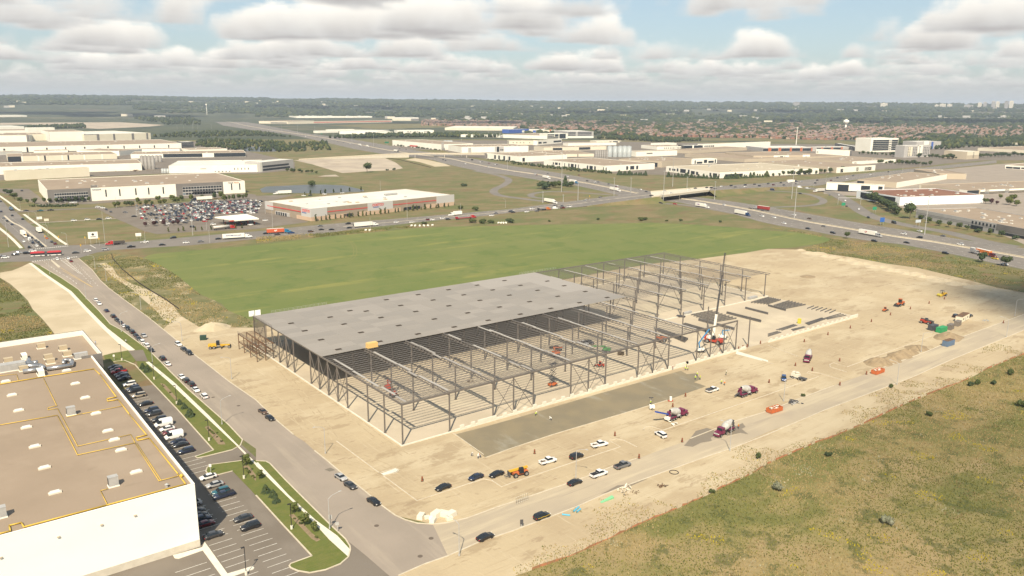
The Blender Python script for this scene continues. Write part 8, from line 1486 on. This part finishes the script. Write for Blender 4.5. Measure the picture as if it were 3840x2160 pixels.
for i, (x, y, yt, l) in enumerate(((1800, 665, 545, 'leafA'), (1910, 670, 555, 'leafE'), (2030, 680, 600, 'leafE'), (2270, 690, 520, 'leafC'), (2420, 715, 590, 'leafC'), (2350, 620, 470, 'leafC'), (2100, 560, 470, 'leafC'))): treepx('%s tree in the car park behind the grey building, %s' % ({'leafA': 'green', 'leafE': 'dark red', 'leafC': 'yellow green'}[l], ORD[i]), 'k', x, y, yt, 'round', l, 1.3)
treepx('small tree on the grass by the near highway lane', 'H', 785, 148, 75, w=1.0); treepx('thin grey tree on the shaded highway verge', 'H', 2150, 388, 275, 'round', 'leafB', 1.1); treepx('dark tree on the shaded highway verge', 'H', 2375, 428, 318, 'round', 'leafD', 1.25)
for i, (t, x, y, yt) in enumerate((('C', 1290, 1308, 1255), ('C', 1345, 1302, 1258), ('C', 862, 1300, 1270), ('C', 1557, 1315, 1292), ('C', 1697, 1312, 1282), ('C', 2090, 1325, 1295), ('C', 378, 1318, 1295), ('B', 2090, 965, 918), ('B', 2285, 1335, 1280), ('B', 2360, 1335, 1285), ('B', 2550, 1330, 1265), ('B', 1690, 1345, 1305), ('B', 2175, 1330, 1275), ('B', 570, 955, 892), ('B', 1320, 805, 780), ('B', 1390, 800, 770), ('B', 2210, 1205, 1155), ('B', 2060, 1190, 1145))): treepx('dark shrub growing alone on rough grass', t, x, y, yt, 'bush', rt.choice(('leafA', 'leafB')), 1.5, 'lone shrubs on rough grass')
for i, (t, x, y, yt, l) in enumerate((('L', 2440, 445, 370, 'leafA'), ('L', 2100, 540, 465, 'leafA'), ('L', 2040, 560, 500, 'leafB'), ('L', 2265, 545, 485, 'leafB'), ('L', 1620, 858, 795, 'leafA'), ('L', 2560, 770, 680, 'leafA'), ('L', 610, 1265, 1190, 'leafB'), ('P', 105, 590, 470, 'leafF'), ('P', 1200, 930, 820, 'leafF'), ('O', 2010, 620, 555, 'leafA'), ('O', 2480, 265, 195, 'leafA'), ('L', 350, 665, 620, 'leafA'), ('L', 1240, 575, 525, 'leafA'))): treepx('%s shrub %s' % ({'leafD': 'dark green', 'leafB': 'dull green', 'leafF': 'pale silvery', 'leafA': 'olive'}[l], ('in the meadow below the fence end', 'in the meadow, larger of a pair', 'in the meadow, smaller of a pair', 'beside the meadow pair', 'alone midway up the meadow', 'at the meadow edge', 'in yellow flowers near the fence', 'in the low meadow beside dry grass', 'deep in the meadow alone', 'on the orange fence line', 'on the dirt above the fence', 'by the site kerb', 'on the verge below the lamp')[i]), t, x, y, yt, 'bush', l, .95)
# planted beds on the lawns
sheet('planting_bed', 'I 1610,530 1660,545 1790,690 1760,700 1650,580', .155, 'soil'); sheet('planting_bed', 'I 2060,975 2100,960 2260,1130 2270,1150 2200,1150', .155, 'soil'); sheet('planting_bed', 'N 330,840 380,830 560,1020 650,1090 610,1108 560,1080', .155, 'soil'); sheet('planting_bed', 'M 2440,350 2500,340 2576,440 2576,500', .155, 'soil')
for i, (t, x, y, yt) in enumerate((('I', 1437, 385, 325), ('I', 1487, 415, 345), ('I', 1808, 745, 690), ('I', 1855, 785, 725), ('I', 1912, 865, 780), ('N', 98, 612, 530), ('N', 172, 655, 580), ('N', 202, 712, 640))): treepx('small dark conifer on the lawn verge, %s from the footpath' % ORD[i], t, x, y, yt, 'cone', 'leafD', 1.7)
for i, (t, x, y, yt) in enumerate((('M', 2478, 345, 220), ('N', 35, 480, 375), ('N', 385, 825, 705), ('N', 487, 950, 805), ('N', 590, 1010, 900))): treepx('young yellow green tree on the lawn, %s from the driveway' % ORD[i], t, x, y, yt, 'round', 'leafC', .85)
for i in range(26):
    f = rt.random()
    s = rt.choice((('N', 350 + 270*f, 850 + 230*f), ('I', 1630 + 130*f, 550 + 130*f), ('I', 2080 + 160*f, 980 + 150*f), ('M', 2460 + 100*f, 360 + 110*f)))
    tree('small bedding shrub in the mulch strips of the lawn', g(s[0], s[1], s[2]) + Vector((0, 0, .14)), rt.uniform(.5, .9), 'bush', rt.choice(('leafC', 'leafA')), 'bedding shrubs in the mulch', 1.2)
# street trees round the shop
def rowtrees(label, t, x0, y0, x1, y1, n, h0, h1, kind, leafs, grp, w=1.0):
    for k in range(n):
        f = (k + rt.uniform(.2, .8))/n; tree(label, g(t, x0 + (x1 - x0)*f, y0 + (y1 - y0)*f), rt.uniform(h0, h1), kind, rt.choice(leafs), grp, w*rt.uniform(.85, 1.2))
rowtrees('slim young tree in the row before the red striped store', 'B', 590, 1315, 1960, 1168, 30, 3.5, 7, 'column', ('leafA', 'leafC', 'leafB'), 'young trees before the store', 1.3)
rowtrees('small green tree along the top edge of the packed car park', 'i', 60, 245, 1150, 165, 11, 4, 7, 'round', ('leafA', 'leafC'), 'trees along the car park top')
rowtrees('dark red tree along the low edge of the packed car park', 'i', 560, 520, 1160, 500, 5, 4, 6.5, 'round', ('leafE',), 'red trees along the car park')
rowtrees('young thin tree on the verge below the packed car park', 'i', 880, 605, 2100, 545, 10, 3, 5, 'column', ('leafC', 'leafA'), 'thin trees on the shop verge', 1.4)
rowtrees('green tree at the upper right corner of the packed car park', 'i', 1750, 145, 2140, 100, 8, 5, 8, 'round', ('leafA', 'leafC'), 'trees at the car park corner', .8)
rowtrees('small tree before the grey framed entrances', 'j', 540, 355, 1860, 300, 10, 4, 7, 'round', ('leafA', 'leafB'), 'trees before the long white warehouse')
rowtrees('small tree behind the packed car park on the grass strip', 'A', 1340, 1140, 2300, 1080, 9, 4, 8, 'round', ('leafA', 'leafC', 'leafB'), 'trees on the strip behind the car park')
rowtrees('tree on the corner lawn by the tanker lorry', 'j', 60, 120, 420, 330, 5, 5, 8, 'round', ('leafA', 'leafB'), 'trees on the corner lawn')
rowtrees('thin tree on the bank of the near pond', 'B', 430, 1055, 1080, 1005, 8, 4, 7, 'column', ('leafA',), 'trees on the pond bank', 1.5)
rowtrees('bush on the bank by the factory office', 'B', 300, 820, 620, 835, 9, 4, 8, 'round', ('leafA', 'leafB'), 'bushes by the factory office', 1.2)
rowtrees('conifer in the hedge row before the white sheds', 'C', 1050, 850, 1350, 855, 14, 4, 8, 'cone', ('leafD',), 'conifers before the white sheds', 1.5)
rowtrees('conifer before the pale roofed shed by the bridge', 'C', 1560, 868, 2080, 890, 16, 4, 8, 'cone', ('leafD', 'leafB'), 'conifers before the pale roofed shed', 1.5)
rowtrees('conifer along the right end of the pale roofed shed', 'C', 2130, 890, 2576, 868, 14, 4, 9, 'cone', ('leafD', 'leafA'), 'conifers at the right of the pale shed', 1.5)
rowtrees('tree along the arterial road before the tan sheds', 'D', 40, 868, 960, 805, 20, 5, 10, 'round', ('leafD', 'leafA'), 'trees before the tan sheds', 1.0)
rowtrees('shrub before the paired window shed by the highway', 'c', 2080, 850, 2720, 920, 14, 2, 5, 'bush', ('leafD', 'leafB'), 'shrubs before the paired window shed', 1.3)
rowtrees('shrub before the shed on the highway bend', 'd', 900, 1010, 1840, 1110, 22, 2, 5, 'bush', ('leafD', 'leafA'), 'shrubs on the highway bend', 1.4)
rowtrees('shrub below the white shed with red awnings', 'c', 200, 570, 1150, 670, 16, 3, 6, 'bush', ('leafD', 'leafB'), 'shrubs below the awnings', 1.4)
rowtrees('dark tree of the thick row beside the exit ramp', 'D', 940, 1060, 1310, 1255, 16, 7, 12, 'round', ('leafB', 'leafD'), 'tree row beside the exit ramp', 1.2)
rowtrees('conifer before the brown roofed white shed far back', 'e', 1960, 600, 2560, 570, 14, 8, 13, 'cone', ('leafD',), 'conifers far back', 1.2)
rowtrees('tree among the hotels and plazas', 'D', 900, 640, 1900, 690, 26, 5, 10, 'round', ('leafB', 'leafA'), 'trees among the hotels', 1.2)
rowtrees('tree on the right hand plaza verge', 'D', 1750, 690, 2560, 660, 24, 6, 12, 'round', ('leafB', 'leafA'), 'trees on the right plaza', 1.3)
rowtrees('tree before the brick hotel grounds', 'D', 1100, 735, 1640, 755, 16, 5, 10, 'round', ('leafB', 'leafA', 'leafC'), 'trees below the hotels', 1.2)
# ------------------------------------------------------------------ woods, weeds and houses (numpy)
def blobs(name, centres, sizes, mats, idx, label, seed=0, kind='stuff', cat='woods'):
    rg = np.random.default_rng(seed); base = np.array(ICO[1][0]); fb = np.array(ICO[1][1]); n = len(centres)
    jit = 1 + rg.uniform(-.28, .28, (n, len(base), 1)); V = base[None]*jit*sizes[:, None, :] + centres[:, None, :]
    Fi = (fb[None] + (np.arange(n)*len(base))[:, None, None]).reshape(-1, 3)
    me = bpy.data.meshes.new(name); me.vertices.add(n*len(base)); me.vertices.foreach_set('co', V.reshape(-1).astype(np.float32)); m = len(Fi)
    me.loops.add(m*3); me.loops.foreach_set('vertex_index', Fi.reshape(-1).astype(np.int32)); me.polygons.add(m); me.polygons.foreach_set('loop_start', np.arange(0, m*3, 3, dtype=np.int32))
    for q in mats: me.materials.append(q)
    me.polygons.foreach_set('material_index', np.repeat(idx, len(fb)).astype(np.int32)); me.update(calc_edges=True); me.validate()
    o = ob(name, me); return tag(o, label, cat, kind=kind)
def inpoly(P_, poly):
    x, y = P_[:, 0], P_[:, 1]; c = np.zeros(len(P_), bool); n = len(poly)
    for i in range(n):
        a, b = poly[i], poly[(i + 1) % n]; cond = ((a.y > y) != (b.y > y)) & (x < (b.x - a.x)*(y - a.y)/((b.y - a.y) + 1e-12) + a.x); c ^= cond
    return c
def scatter(poly, n, seed):
    rg = np.random.default_rng(seed); xs = [p.x for p in poly]; ys = [p.y for p in poly]; out = np.zeros((0, 2))
    while len(out) < n:
        q = np.column_stack([rg.uniform(min(xs), max(xs), n*2), rg.uniform(min(ys), max(ys), n*2)]); out = np.concatenate([out, q[inpoly(q, poly)]])
    return out[:n]
LM = [nmat('wood_%d' % i, c, .9, spec=.1) for i, c in enumerate(((.055, .068, .026), (.038, .052, .024), (.030, .044, .026), (.085, .092, .032)))]
def wood(label, s, n, h0, h1, seed, wts=(.3, .35, .25, .1)):
    P_ = scatter(pts(s), n, seed); rg = np.random.default_rng(seed + 1); h = rg.uniform(h0, h1, n); C_ = np.column_stack([P_, h*.5]); S_ = np.column_stack([h*.45*rg.uniform(.7, 1.2, n), h*.45*rg.uniform(.7, 1.2, n), h*.55])
    blobs('woodland', C_, S_, LM, rg.choice(4, n, p=wts), label, seed)
wood('dark wood below the far left horizon beside the highway', 'A 1350,290 1500,250 1900,260 2040,330 1980,352 1700,345', 500, 8, 17, 1)
wood('low scrub wood behind the left industrial park', 'A 250,372 840,345 870,378 560,384', 260, 6, 12, 2)
wood('band of scrub between the highway and the pale sheds', 'A 1520,468 1800,425 2576,410 B 0,410 360,470 0,458 A 2000,472', 420, 4, 9, 3)
wood('scrub wood round the far pond', 'A 1960,562 1990,500 2576,500 B 350,540 700,520 760,600 400,617 0,620 A 2480,612 2280,592', 700, 3, 9, 4)
wood('tree belt behind the white workshops along the highway', 'B 700,482 1100,455 1500,445 2060,440 2576,470 2100,474 1500,470 1000,480', 500, 6, 12, 5)
wood('tree belt between the white sheds and the green strip', 'C 820,482 1200,470 1900,505 1600,530 1300,508', 420, 6, 12, 6)
wood('trees scattered beyond the hotels', 'D 1300,560 1700,520 2576,480 2576,560 2000,575 1700,600', 420, 6, 14, 7)
wood('trees between the suburb and the right industrial park', 'D 1000,505 1700,500 2576,470 2576,500 1800,540 1300,545', 380, 6, 13, 8)
wood('hedge at the foot of the long white warehouse', 'j 560,400 760,388 1320,385 1580,370 1580,400 1000,415 760,415', 90, 1.2, 2.5, 9)
wood('bushes on the highway side of the middle sheds', 'C 0,725 340,760 700,800 1000,830 1000,840 600,810 0,740', 160, 2, 4.5, 10)
def polar(n, r0, r1, seed, a0=-37, a1=37):
    rg = np.random.default_rng(seed); c0 = atan2(CF.y, CF.x); r = np.sqrt(rg.uniform(r0**2, r1**2, n)); a = c0 + np.radians(rg.uniform(a0, a1, n)); return r, a, rg
def fz(s, x, y): return np.array([mnoise.noise(Vector((a/s, b/s, 2.2))) for a, b in zip(x, y)])
r, a, rg = polar(26000, 2700, 11500, 11); x = CAM.x + r*np.cos(a); y = CAM.y + r*np.sin(a); nn = fz(900, x, y) + .5*fz(260, x, y); 
qx = np.column_stack([x - CAM.x, y - CAM.y, np.full(len(x), -CAMH)]); qd = qx @ np.array(CF); ux = 1920 + FPX*(qx @ np.array(CR))/qd; uy = 1080 + FPX*(qx @ np.array(CD))/qd
bad = ((ux < 500) & (uy > 424)) | ((ux < 960) & (uy > 436)) | ((ux > 900) & (ux < 1650) & (uy > 444)) | ((ux > 1650) & (ux < 1960) & (uy > 458)) | ((ux > 2200) & (ux < 3300) & (uy > 515))
k = (nn > -.12 - .15*(r > 4800)) & ~bad; r, a, x, y = r[k], a[k], x[k], y[k]
z = np.array([hill(p, q) for p, q in zip(r, a)]); h = rg.uniform(7, 15, len(r))*(1 + r/9000); S_ = np.column_stack([h*.8*rg.uniform(.7, 1.5, len(r)), h*.8*rg.uniform(.7, 1.5, len(r)), h*.55])
blobs('far_woods', np.column_stack([x, y, z + h*.3]), S_, LM, rg.choice(4, len(r), p=(.25, .4, .33, .02)), 'endless dark woods and tree cover rolling to the horizon', 12)
# suburb
HB = [nmat('brick_%d' % i, c, .9) for i, c in enumerate(((.30, .15, .10), (.36, .22, .15), (.40, .30, .22), (.24, .12, .09)))]; HR = [nmat('shingle_%d' % i, c, .9) for i, c in enumerate(((.17, .115, .09), (.22, .135, .10), (.13, .11, .10), (.26, .20, .17)))]
def housemesh(i, j):
    w, d, h, e = 10.5, 10.0, 5.6, 8.6; mb = MB(); mb.b2(-w/2, -d/2, 0, w/2, d/2, h); mb.add([(-w/2 - .4, -d/2 - .4, h), (w/2 + .4, -d/2 - .4, h), (w/2 + .4, d/2 + .4, h), (-w/2 - .4, d/2 + .4, h), (-w/4, 0, e), (w/4, 0, e)], [(0, 1, 5, 4), (1, 2, 5), (2, 3, 4, 5), (3, 0, 4)], 1)
    mb.b2(-w/2 + 1, -d/2 - .06, .3, -w/2 + 5, -d/2, 2.6, 2); mb.b2(1, -d/2 - .06, 3.4, 2.4, -d/2, 4.8, 3); mb.b2(-3.4, -d/2 - .06, 3.4, -2, -d/2, 4.8, 3)
    return mb.mesh('house', [HB[i], HR[j], MT['walk'], MT['pane']]), mb
HMS = {}
cand = []
poly = pts('C -900,300 0,312 1200,310 2000,322 2576,330 D 600,335 1500,345 2300,350 2576,360 2576,470 1700,495 1000,498 500,495 0,482 C 2576,478 2000,472 1500,462 900,440 850,400 0,372 -900,350')
u1 = Vector((cos(.35), sin(.35), 0)); u2 = Vector((-u1.y, u1.x, 0)); c0 = sum(poly, Vector())/len(poly); rh = random.Random(31)
for i in range(-150, 150):
    for j in range(-140, 140):
        if i % 14 == 0: continue
        p = c0 + u1*(i*13.5 + 18*mnoise.noise(Vector((i*.05, j*.05, 0)))) + u2*(j*25 + (9 if j % 2 else 0) + 30*mnoise.noise(Vector((i*.03, j*.04, 3))))
        cand.append((p.x, p.y))
ca = np.array(cand); ca = ca[inpoly(ca, poly)]; dd = np.hypot(ca[:, 0] - CAM.x, ca[:, 1] - CAM.y); ca = ca[np.argsort(dd)]
az0 = .35
SHV, SHF, SHM = [], [], []
hm = {(i, j): housemesh(i, j) for i in range(4) for j in range(4)}
vb = np.array(hm[0, 0][1].v); off = 0
for n_, (x, y) in enumerate(ca):
    i, j = rh.choice((0, 0, 1, 1, 2, 3)), rh.choice((0, 1, 1, 2, 3)); rz = az0 + (pi if rh.random() < .5 else 0) + (pi/2 if rh.random() < .2 else 0)
    if rh.random() < .1: continue
    if n_ < 240: tag(ob('house', hm[i, j][0], None, (x, y, .08), rz), '%s brick house with %s roof in the nearest streets of the suburb' % (('dark red', 'brown', 'pale', 'deep brown')[i], ('brown', 'red brown', 'grey', 'tan')[j]), 'house', '%s brick houses with %s roofs nearest' % (('dark red', 'brown', 'pale', 'deep brown')[i], ('brown', 'red brown', 'grey', 'tan')[j]))
    else:
        c_, s_ = cos(rz), sin(rz); q = vb.copy(); sc = rh.uniform(.85, 1.2); q = np.column_stack([(vb[:, 0]*c_ - vb[:, 1]*s_)*sc + x, (vb[:, 0]*s_ + vb[:, 1]*c_)*sc + y, vb[:, 2]*sc]); SHV.append(q)
        SHF += [tuple(v + off for v in f) for f in hm[0, 0][1].f]; SHM += [(i, 4 + j, 8, 9)[m] for m in hm[0, 0][1].m]; off += len(vb)
me = bpy.data.meshes.new('suburb_houses'); me.from_pydata(np.concatenate(SHV).tolist(), [], SHF)
for q in HB + HR + [MT['walk'], MT['pane']]: me.materials.append(q)
me.polygons.foreach_set('material_index', SHM); me.update(); tag(ob('suburb_houses', me), 'dense mass of brick houses filling the suburb behind the nearest streets', 'houses', kind='stuff')
P_ = scatter(poly, 5200, 44); rg = np.random.default_rng(3); h = rg.uniform(5, 11, len(P_)); blobs('suburb_trees', np.column_stack([P_, h*.5]), np.column_stack([h*.5, h*.5, h*.6]), LM, rg.choice(4, len(P_), p=(.35, .35, .25, .05)), 'garden trees scattered between the suburb houses', 45)
sheet('suburb_ground', 'C -900,305 0,317 1200,315 2000,327 2576,335 D 600,340 1500,350 2300,355 2576,365 2576,465 1700,490 1000,493 500,490 0,478 C 2576,474 2000,468 1500,458 900,436 850,398 0,370 -900,348', .06, nmat('suburb_floor', (.13, .125, .085), .95, (.20, .17, .14), .02, 4, 1.0))
# scattered pale roofs far away
rr, aa, rg = polar(230, 4800, 9800, 91); nn = fz(1300, rr*np.cos(aa), rr*np.sin(aa)); mb = MB()
for r_, a_, q in zip(rr, aa, nn):
    if q < .08: continue
    x, y, zz = CAM.x + r_*cos(a_), CAM.y + r_*sin(a_), hill(r_, a_); w = rg.uniform(20, 70); mb.box((x, y, zz + 7), (w, rg.uniform(15, 40), 15), a_ + pi/2, int(rg.integers(0, 2)))
tag(mb.obj('far_buildings', [MT['cream'], MT['greyl']]), 'sprinkling of pale far off buildings among the woods near the horizon', 'buildings', kind='stuff')
# meadow tufts and verge weeds
def tufts(name, P_, h0, h1, mats, idx, label, seed, wide=.5, z=.03):
    rg = np.random.default_rng(seed); n = len(P_); nb = 3; V = np.zeros((n, nb, 3, 3)); h = rg.uniform(h0, h1, n)
    for b in range(nb):
        a = rg.uniform(0, 2*np.pi, n); l = rg.uniform(.1, .5, n)*h; w = h*wide*rg.uniform(.5, 1, n)
        dx, dy = np.cos(a), np.sin(a); V[:, b, 0] = np.column_stack([P_[:, 0] - dy*w, P_[:, 1] + dx*w, np.full(n, z)]); V[:, b, 1] = np.column_stack([P_[:, 0] + dy*w, P_[:, 1] - dx*w, np.full(n, z)]); V[:, b, 2] = np.column_stack([P_[:, 0] + dx*l, P_[:, 1] + dy*l, h])
    m = n*nb; me = bpy.data.meshes.new(name); me.vertices.add(m*3); me.vertices.foreach_set('co', V.reshape(-1).astype(np.float32)); me.loops.add(m*3); me.loops.foreach_set('vertex_index', np.arange(m*3, dtype=np.int32)); me.polygons.add(m); me.polygons.foreach_set('loop_start', np.arange(0, m*3, 3, dtype=np.int32))
    for q in mats: me.materials.append(q)
    me.polygons.foreach_set('material_index', np.repeat(idx, nb).astype(np.int32)); me.update(calc_edges=True); return tag(ob(name, me), label, 'grass', kind='stuff')
GM = [nmat('tuft_%d' % i, c, .9, spec=.1) for i, c in enumerate(((.205, .195, .06), (.30, .24, .105), (.38, .29, .145), (.155, .165, .048), (.24, .175, .085), (.46, .37, .03), (.40, .38, .28), (.085, .105, .034)))]
mp = pts('L 2700,180 2420,300 2000,500 1400,735 1000,925 500,1125 0,1345 O 2050,595 1620,795 1350,890 620,1245 0,1465 N 2300,1560 O 800,1560 P 1500,1500 2700,1500 2700,-300')
def tuftidx(P_, seed):
    rg = np.random.default_rng(seed); n1 = 1.4*fz(34, P_[:, 0], P_[:, 1]); n2 = fz(9, P_[:, 0] + 99, P_[:, 1]); n3 = fz(11, P_[:, 0] - 50, P_[:, 1] + 30); r_ = rg.uniform(0, 1, len(P_)); idx = np.where(n1 + .6*n2 + rg.normal(0, .18, len(P_)) > .06, np.where(r_ < .5, 1, 2), np.where(r_ < .6, 0, np.where(r_ < .8, 3, 7)))
    idx = np.where((n3 > .38) & (rg.uniform(0, 1, len(P_)) < .5), 5, idx); idx = np.where((n3 < -.42) & (r_ < .4), 4, idx); idx = np.where((n2 > .5) & (r_ < .25), 6, idx); return idx
P_ = scatter(mp, 60000, 51); tufts('meadow_grass', P_, .12, .42, GM, tuftidx(P_, 52), 'tall mixed grass and yellow weeds covering the meadow', 53)
vp = pts('O 0,1010 350,880 660,760 860,672 1100,572 1400,462 1960,262 2200,182 2576,40 L 560,815 1000,652 1450,482 1830,312 2270,132 2576,0 2576,240 2420,295 2200,390 2000,495 1720,600 1400,730 1000,920 640,1080 500,1120 0,1340 O 2400,430 2050,590 1960,640 1620,790 1350,885 1000,1060 620,1240 430,1310 0,1460')
P_ = scatter(vp, 16000, 61); n1 = fz(18, P_[:, 0], P_[:, 1]) + .5*fz(5, P_[:, 0], P_[:, 1])
fpa = np.array([(p.x, p.y) for p in fp]); dist = np.min(np.hypot(P_[:, None, 0] - fpa[None, :, 0], P_[:, None, 1] - fpa[None, :, 1]), axis=1)
k = n1 + .9*np.exp(-dist/5.0) > .42; P_ = P_[k]; rg = np.random.default_rng(5); tufts('verge_weeds', P_, .1, .35, GM, rg.choice(8, len(P_), p=(.2, .25, .2, .12, .12, .02, .02, .07)), 'patchy dry weeds growing on the dirt verge of the site road', 62, .6)
for nm, s, n, h0, h1, sd, lab in (('weeds', 'E 840,360 1150,300 1450,340 1640,430 1800,530 2000,700 2300,870 2576,985 2576,1040 2000,1035 1830,930 1640,1060 1480,930 1300,800 1100,650 930,465', 14000, .15, .5, 71, 'rough dry grass on the strip between street and crop field'), ('weeds', 'H 0,30 400,90 800,165 1400,240 1900,340 2576,480 2576,690 2300,640 2000,560 1500,440 900,345 600,300 300,258 560,190 630,152', 13000, .15, .5, 72, 'rough dry grass between the highway and the dirt site'), ('weeds', 'E 0,545 200,700 330,870 430,970 550,1120 500,1160 0,1240', 5000, .15, .5, 73, 'rough grass behind the white warehouse'), ('weeds', 'F 0,195 700,125 1300,68 1600,38 1500,20 800,80 0,130', 4000, .2, .6, 74, 'dry grass along the arterial verge')):
    q = pts(s); P_ = scatter(q, n, sd); n1 = fz(14, P_[:, 0], P_[:, 1]); P_ = P_[n1 > -.35]; tufts(nm, P_, h0, h1, GM, tuftidx(P_, sd), lab, sd, .7)
tk = MB()
for s in ('H 30,300 500,420 1000,480 1500,560 2100,700 2500,860', 'H 100,560 600,600 1100,560 1700,640 2300,760', 'H 200,1260 500,1180 900,1080 1400,980 1900,900', 'H 480,1400 700,1250 1000,1150 1400,1090 2000,1040', 'L 0,290 250,300 450,370 700,450 900,520', 'K 1000,1000 1300,900 1700,700 2100,500 2576,330', 'K 300,1330 800,1200 1300,1080 1700,960 2300,760', 'N 900,300 1200,380 1500,560 1700,600 2100,520 2500,420', 'J 300,200 500,420 800,700 1100,980 1500,1250', 'J 60,120 300,450 600,800 800,1100', 'E 1850,1000 2100,1100 2350,1150 2500,1300', 'K 1900,700 2100,640 2400,560 2576,500', 'H 0,680 400,760 800,900 1000,1000 1300,1060', 'N 500,60 800,150 1300,330 1600,480 1900,420', 'G 1500,1000 1800,1120 2200,1150 2500,1080', 'I 2350,420 2576,640 J 300,720 500,1000'):
    c = smooth(pts(s), 3)
    for d in (-1.0, 1.0): line(tk, offset(c, d), .38, None, .047)
struct(tk.obj('tyre_tracks', nmat('track_dirt', (.33, .26, .165), .95, (.42, .34, .22), .4, 6, 1.0)))
# hay bales wrapped in white at the field edge
mbale = MB().cyl((-.7, 0, .75), (.7, 0, .75), .78, n=12).mesh('hay_bale', WT)
for t, xs, y in (('F', (1105, 1145), 70), ('F', (1565, 1602, 1648, 1690, 1732), 24), ('F', (1775,), 20), ('B', (2440, 2468, 2490, 2515), 1338)):
    for i, x in enumerate(xs): o = ob('hay_bale', mbale, None, g(t, x, y + (0 if t == 'F' else 0)) + Vector((0, 0, .04)), .5*i); tag(o, 'white wrapped round bale at the edge of the crop field', 'bale', 'white bales at the field edge')
# ------------------------------------------------------------------ clouds overhead that shade parts of the land
cmat = nmat('cloud_white', (.85, .85, .85), 1.0, spec=0.0)
def cloud(label, S, w, d, alt=950.0, seed=0, n=26):
    c = Vector((S[0], S[1], 0)) + SUN*(alt/SUN.z); rr = random.Random(seed); mb = MB()
    for k in range(n):
        a = rr.uniform(0, 6.28); q = sqrt(rr.random()); R = rr.uniform(.18, .34)*min(w, d); mb.blob((cos(a)*q*w*.75, sin(a)*q*d*.75, rr.uniform(0, R*.5)), (R, R, R*.6), 2, .12, 0, rr, .3)
    az = atan2(CF.y, CF.x) - pi/2; o = mb.obj('cloud', cmat, None, True); o.location = c; o.rotation_euler = (0, 0, az); tag(o, label, 'cloud')
q = g('S', 4060, 1150); cloud('small cumulus cloud high over the right end of the site', (q.x, q.y), 90, 60, 3200, 1)
q = g('S', 3760, 1760); cloud('small unseen cloud added to shade the right of the meadow softly', (q.x, q.y), 36, 24, 7500, 3)  # tiny cloud added out of view, sized and lifted to cast a soft shade patch
for i, (x, r_, w, d) in enumerate(((3350, 5600, 1100, 520), (2300, 6900, 1000, 450), (500, 6000, 1100, 480), (1900, 4300, 900, 300), (1300, 7600, 1200, 500), (2900, 7900, 1100, 430))):
    v = CF*FPX + CR*(x - 1920); v.z = 0; v.normalize(); p = CAM + v*r_; cloud('broad cumulus cloud shading the far woods, %s' % ORD[i], (p.x, p.y), w, d, 1250, 20 + i)
# ------------------------------------------------------------------ haze
hb = MB().b2(-22000, -22000, -3, 22000, 22000, 240); o = hb.obj('haze', bpy.data.materials.new('haze_air')); m = o.data.materials[0]; m.use_nodes = True; nt = m.node_tree
for n_ in list(nt.nodes): nt.nodes.remove(n_)
pv = nt.nodes.new('ShaderNodeVolumePrincipled'); pv.inputs['Color'].default_value = (.72, .83, 1.0, 1); pv.inputs['Density'].default_value = 5.5e-5; pv.inputs['Anisotropy'].default_value = 0.0
mo = nt.nodes.new('ShaderNodeOutputMaterial'); nt.links.new(pv.outputs[0], mo.inputs['Volume']); tag(o, 'thin pale air haze over the whole land', 'haze', kind='stuff')
